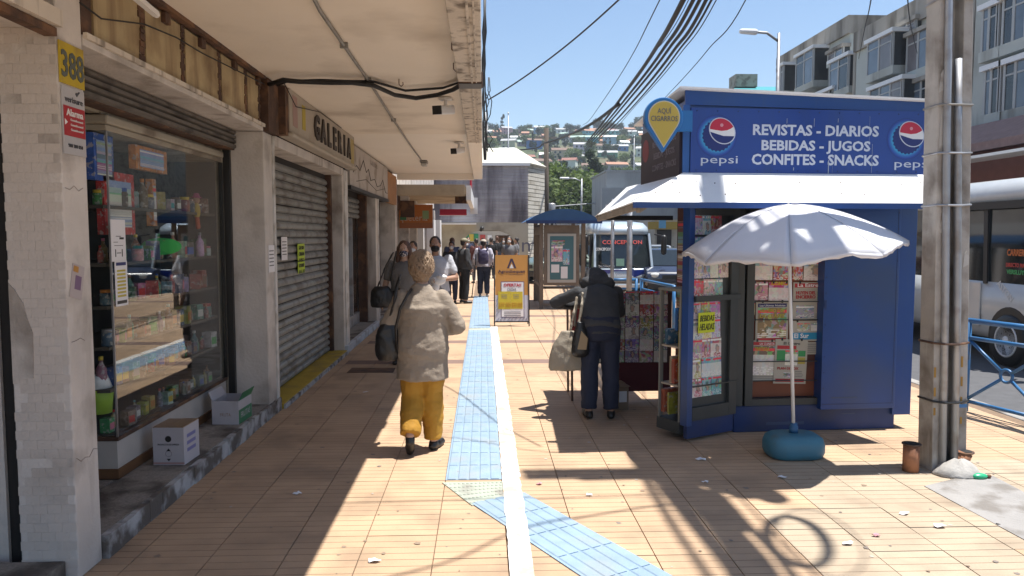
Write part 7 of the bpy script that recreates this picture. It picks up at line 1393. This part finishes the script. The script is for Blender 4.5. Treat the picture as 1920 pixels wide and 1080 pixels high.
for r, (Y, ypx) in enumerate(rowsH):
    x = 905 + random.uniform(0, 14); c = 0
    while x < 1235:
        ww = random.choice(list(hc)); rr3 = random.choice(list(rc)); k = random.randrange(4); w3 = HW[k][3] * HS; dxp = w3 * F / Y
        yy = Y + random.uniform(-9, 9); xw = PY(x + dxp / 2, 400, yy).x
        if random.random() < (.80 if r > 1 else .5):
            t = thing('house', f'{ww} house with {rr3} roof on the hill, {rn_[r]} row, {nth[c]} from left', 'house', (xw, yy, hz(xw, yy)), random.uniform(-.35, .35), 'houses on the hillside'); t.scale = (HS, HS, HS)
            a = share('wall', HW[k][0], t, (0, 0, 0)); a.color = (*[q * random.uniform(.85, 1.1) for q in hc[ww]], 1); b = share('roof', HW[k][1], t, (0, 0, 0)); b.color = (*rc[rr3], 1)
            for q in range(2 + (k == 3)):
                for st2 in range(1 + (k == 1)): share('window', HW[k][2], t, (w3 / HS * (.3 * q - .3), 0, .9 + 2.6 * st2))
            c += 1
        x += dxp * random.uniform(1.0, 1.5)
    n = 20
    for q in range(n):
        px_ = random.uniform(900, 1240); yy = Y + random.uniform(-14, 14); xw = PY(px_, 400, yy).x; kd = random.choice([0, 1, 2, 2, 0, 3]); s = random.uniform(.28, .75)
        tree(f"{['mid green bushy', 'dark green rounded', 'bright green spreading', 'dark conical', 'slim dark'][kd]} tree on the hillside, {rn_[r]} row up, {nth[q]} planted along it", xw, yy, hz(xw, yy) - .5, s, kd, {0: 0, 1: 1, 2: 2, 3: 1, 4: 1}[kd])
skn = 0
for px_, s, kd in sorted(((905, 1.5, 0), (925, 1.25, 1), (943, 1.4, 3), (975, 1.0, 0), (1062, 1.0, 1), (1080, 1.1, 2), (1118, 1.7, 1), (1138, 1.6, 0), (1160, 1.4, 1), (1188, 1.5, 1), (1202, 1.9, 1), (1222, 1.7, 0), (1010, .8, 2), (1040, .7, 2))):
    Y = 402; xw = PY(px_, 400, Y).x; skn += 1; tree(f'dark tree on the skyline of the hill, {nth[skn - 1]} from the left', xw, Y, hz(xw, Y) - .5, s * .8, kd, 1, 'trees on the skyline')
# nearer greenery between the shingled house and the shelter
for px_, y, s, kd, lm, lab in ((1048, 76, 1.25, 5, 2, 'large bright green tree behind the bus shelter, left one'), (1085, 80, 1.4, 5, 2, 'large bright green tree behind the bus shelter, middle one'), (1112, 72, .95, 5, 0, 'darker green tree behind the bus shelter, right one'), (1108, 108, 1.5, 3, 1, 'dark conical evergreen above the bright trees'), (1028, 70, .6, 1, 0, 'small green tree beside the wooden pole'), (1061, 150, 1.3, 4, 1, 'tall shaggy dark tree above the roofs, right of the wooden pole')):
    xw = PY(px_, 400, y).x; tree(lab, xw, y, hz(xw, y) if y > 110 else 0, s, kd, lm, 'trees behind the shelter')
t = thing('garden_wall', 'low pale wall in front of the green trees behind the shelter', 'wall', (5, 66, 0), world=True); bx('wall', M_['plaster'], t, PY(1022, 400, 66).x, 66, 0, PY(1130, 400, 66).x, 66.2, PY(1050, 416, 66).z); MB().tube([PY(1022, 388, 65.8), PY(1130, 380, 65.8)], .05, 6).build('rail', M_['galv'], t); MB().tube([PY(1050, 416, 65.8), PY(1050, 386, 65.8)], .05, 6).build('post', M_['galv'], t)
hzm = bpy.data.materials.new('haze'); hzm.use_nodes = True; hn = hzm.node_tree; hn.nodes.clear()
ho = hn.nodes.new('ShaderNodeOutputMaterial'); hv = hn.nodes.new('ShaderNodeVolumePrincipled'); hv.inputs['Color'].default_value = (.80, .88, 1, 1); hv.inputs['Density'].default_value = .0005; hv.inputs['Anisotropy'].default_value = .2
hn.links.new(hv.outputs[0], ho.inputs['Volume'])
bx('haze', hzm, None, -2010, -410, -2.0, 2010, 3010, 96, kind='stuff')
bpy.data.scenes.remove(TMP)
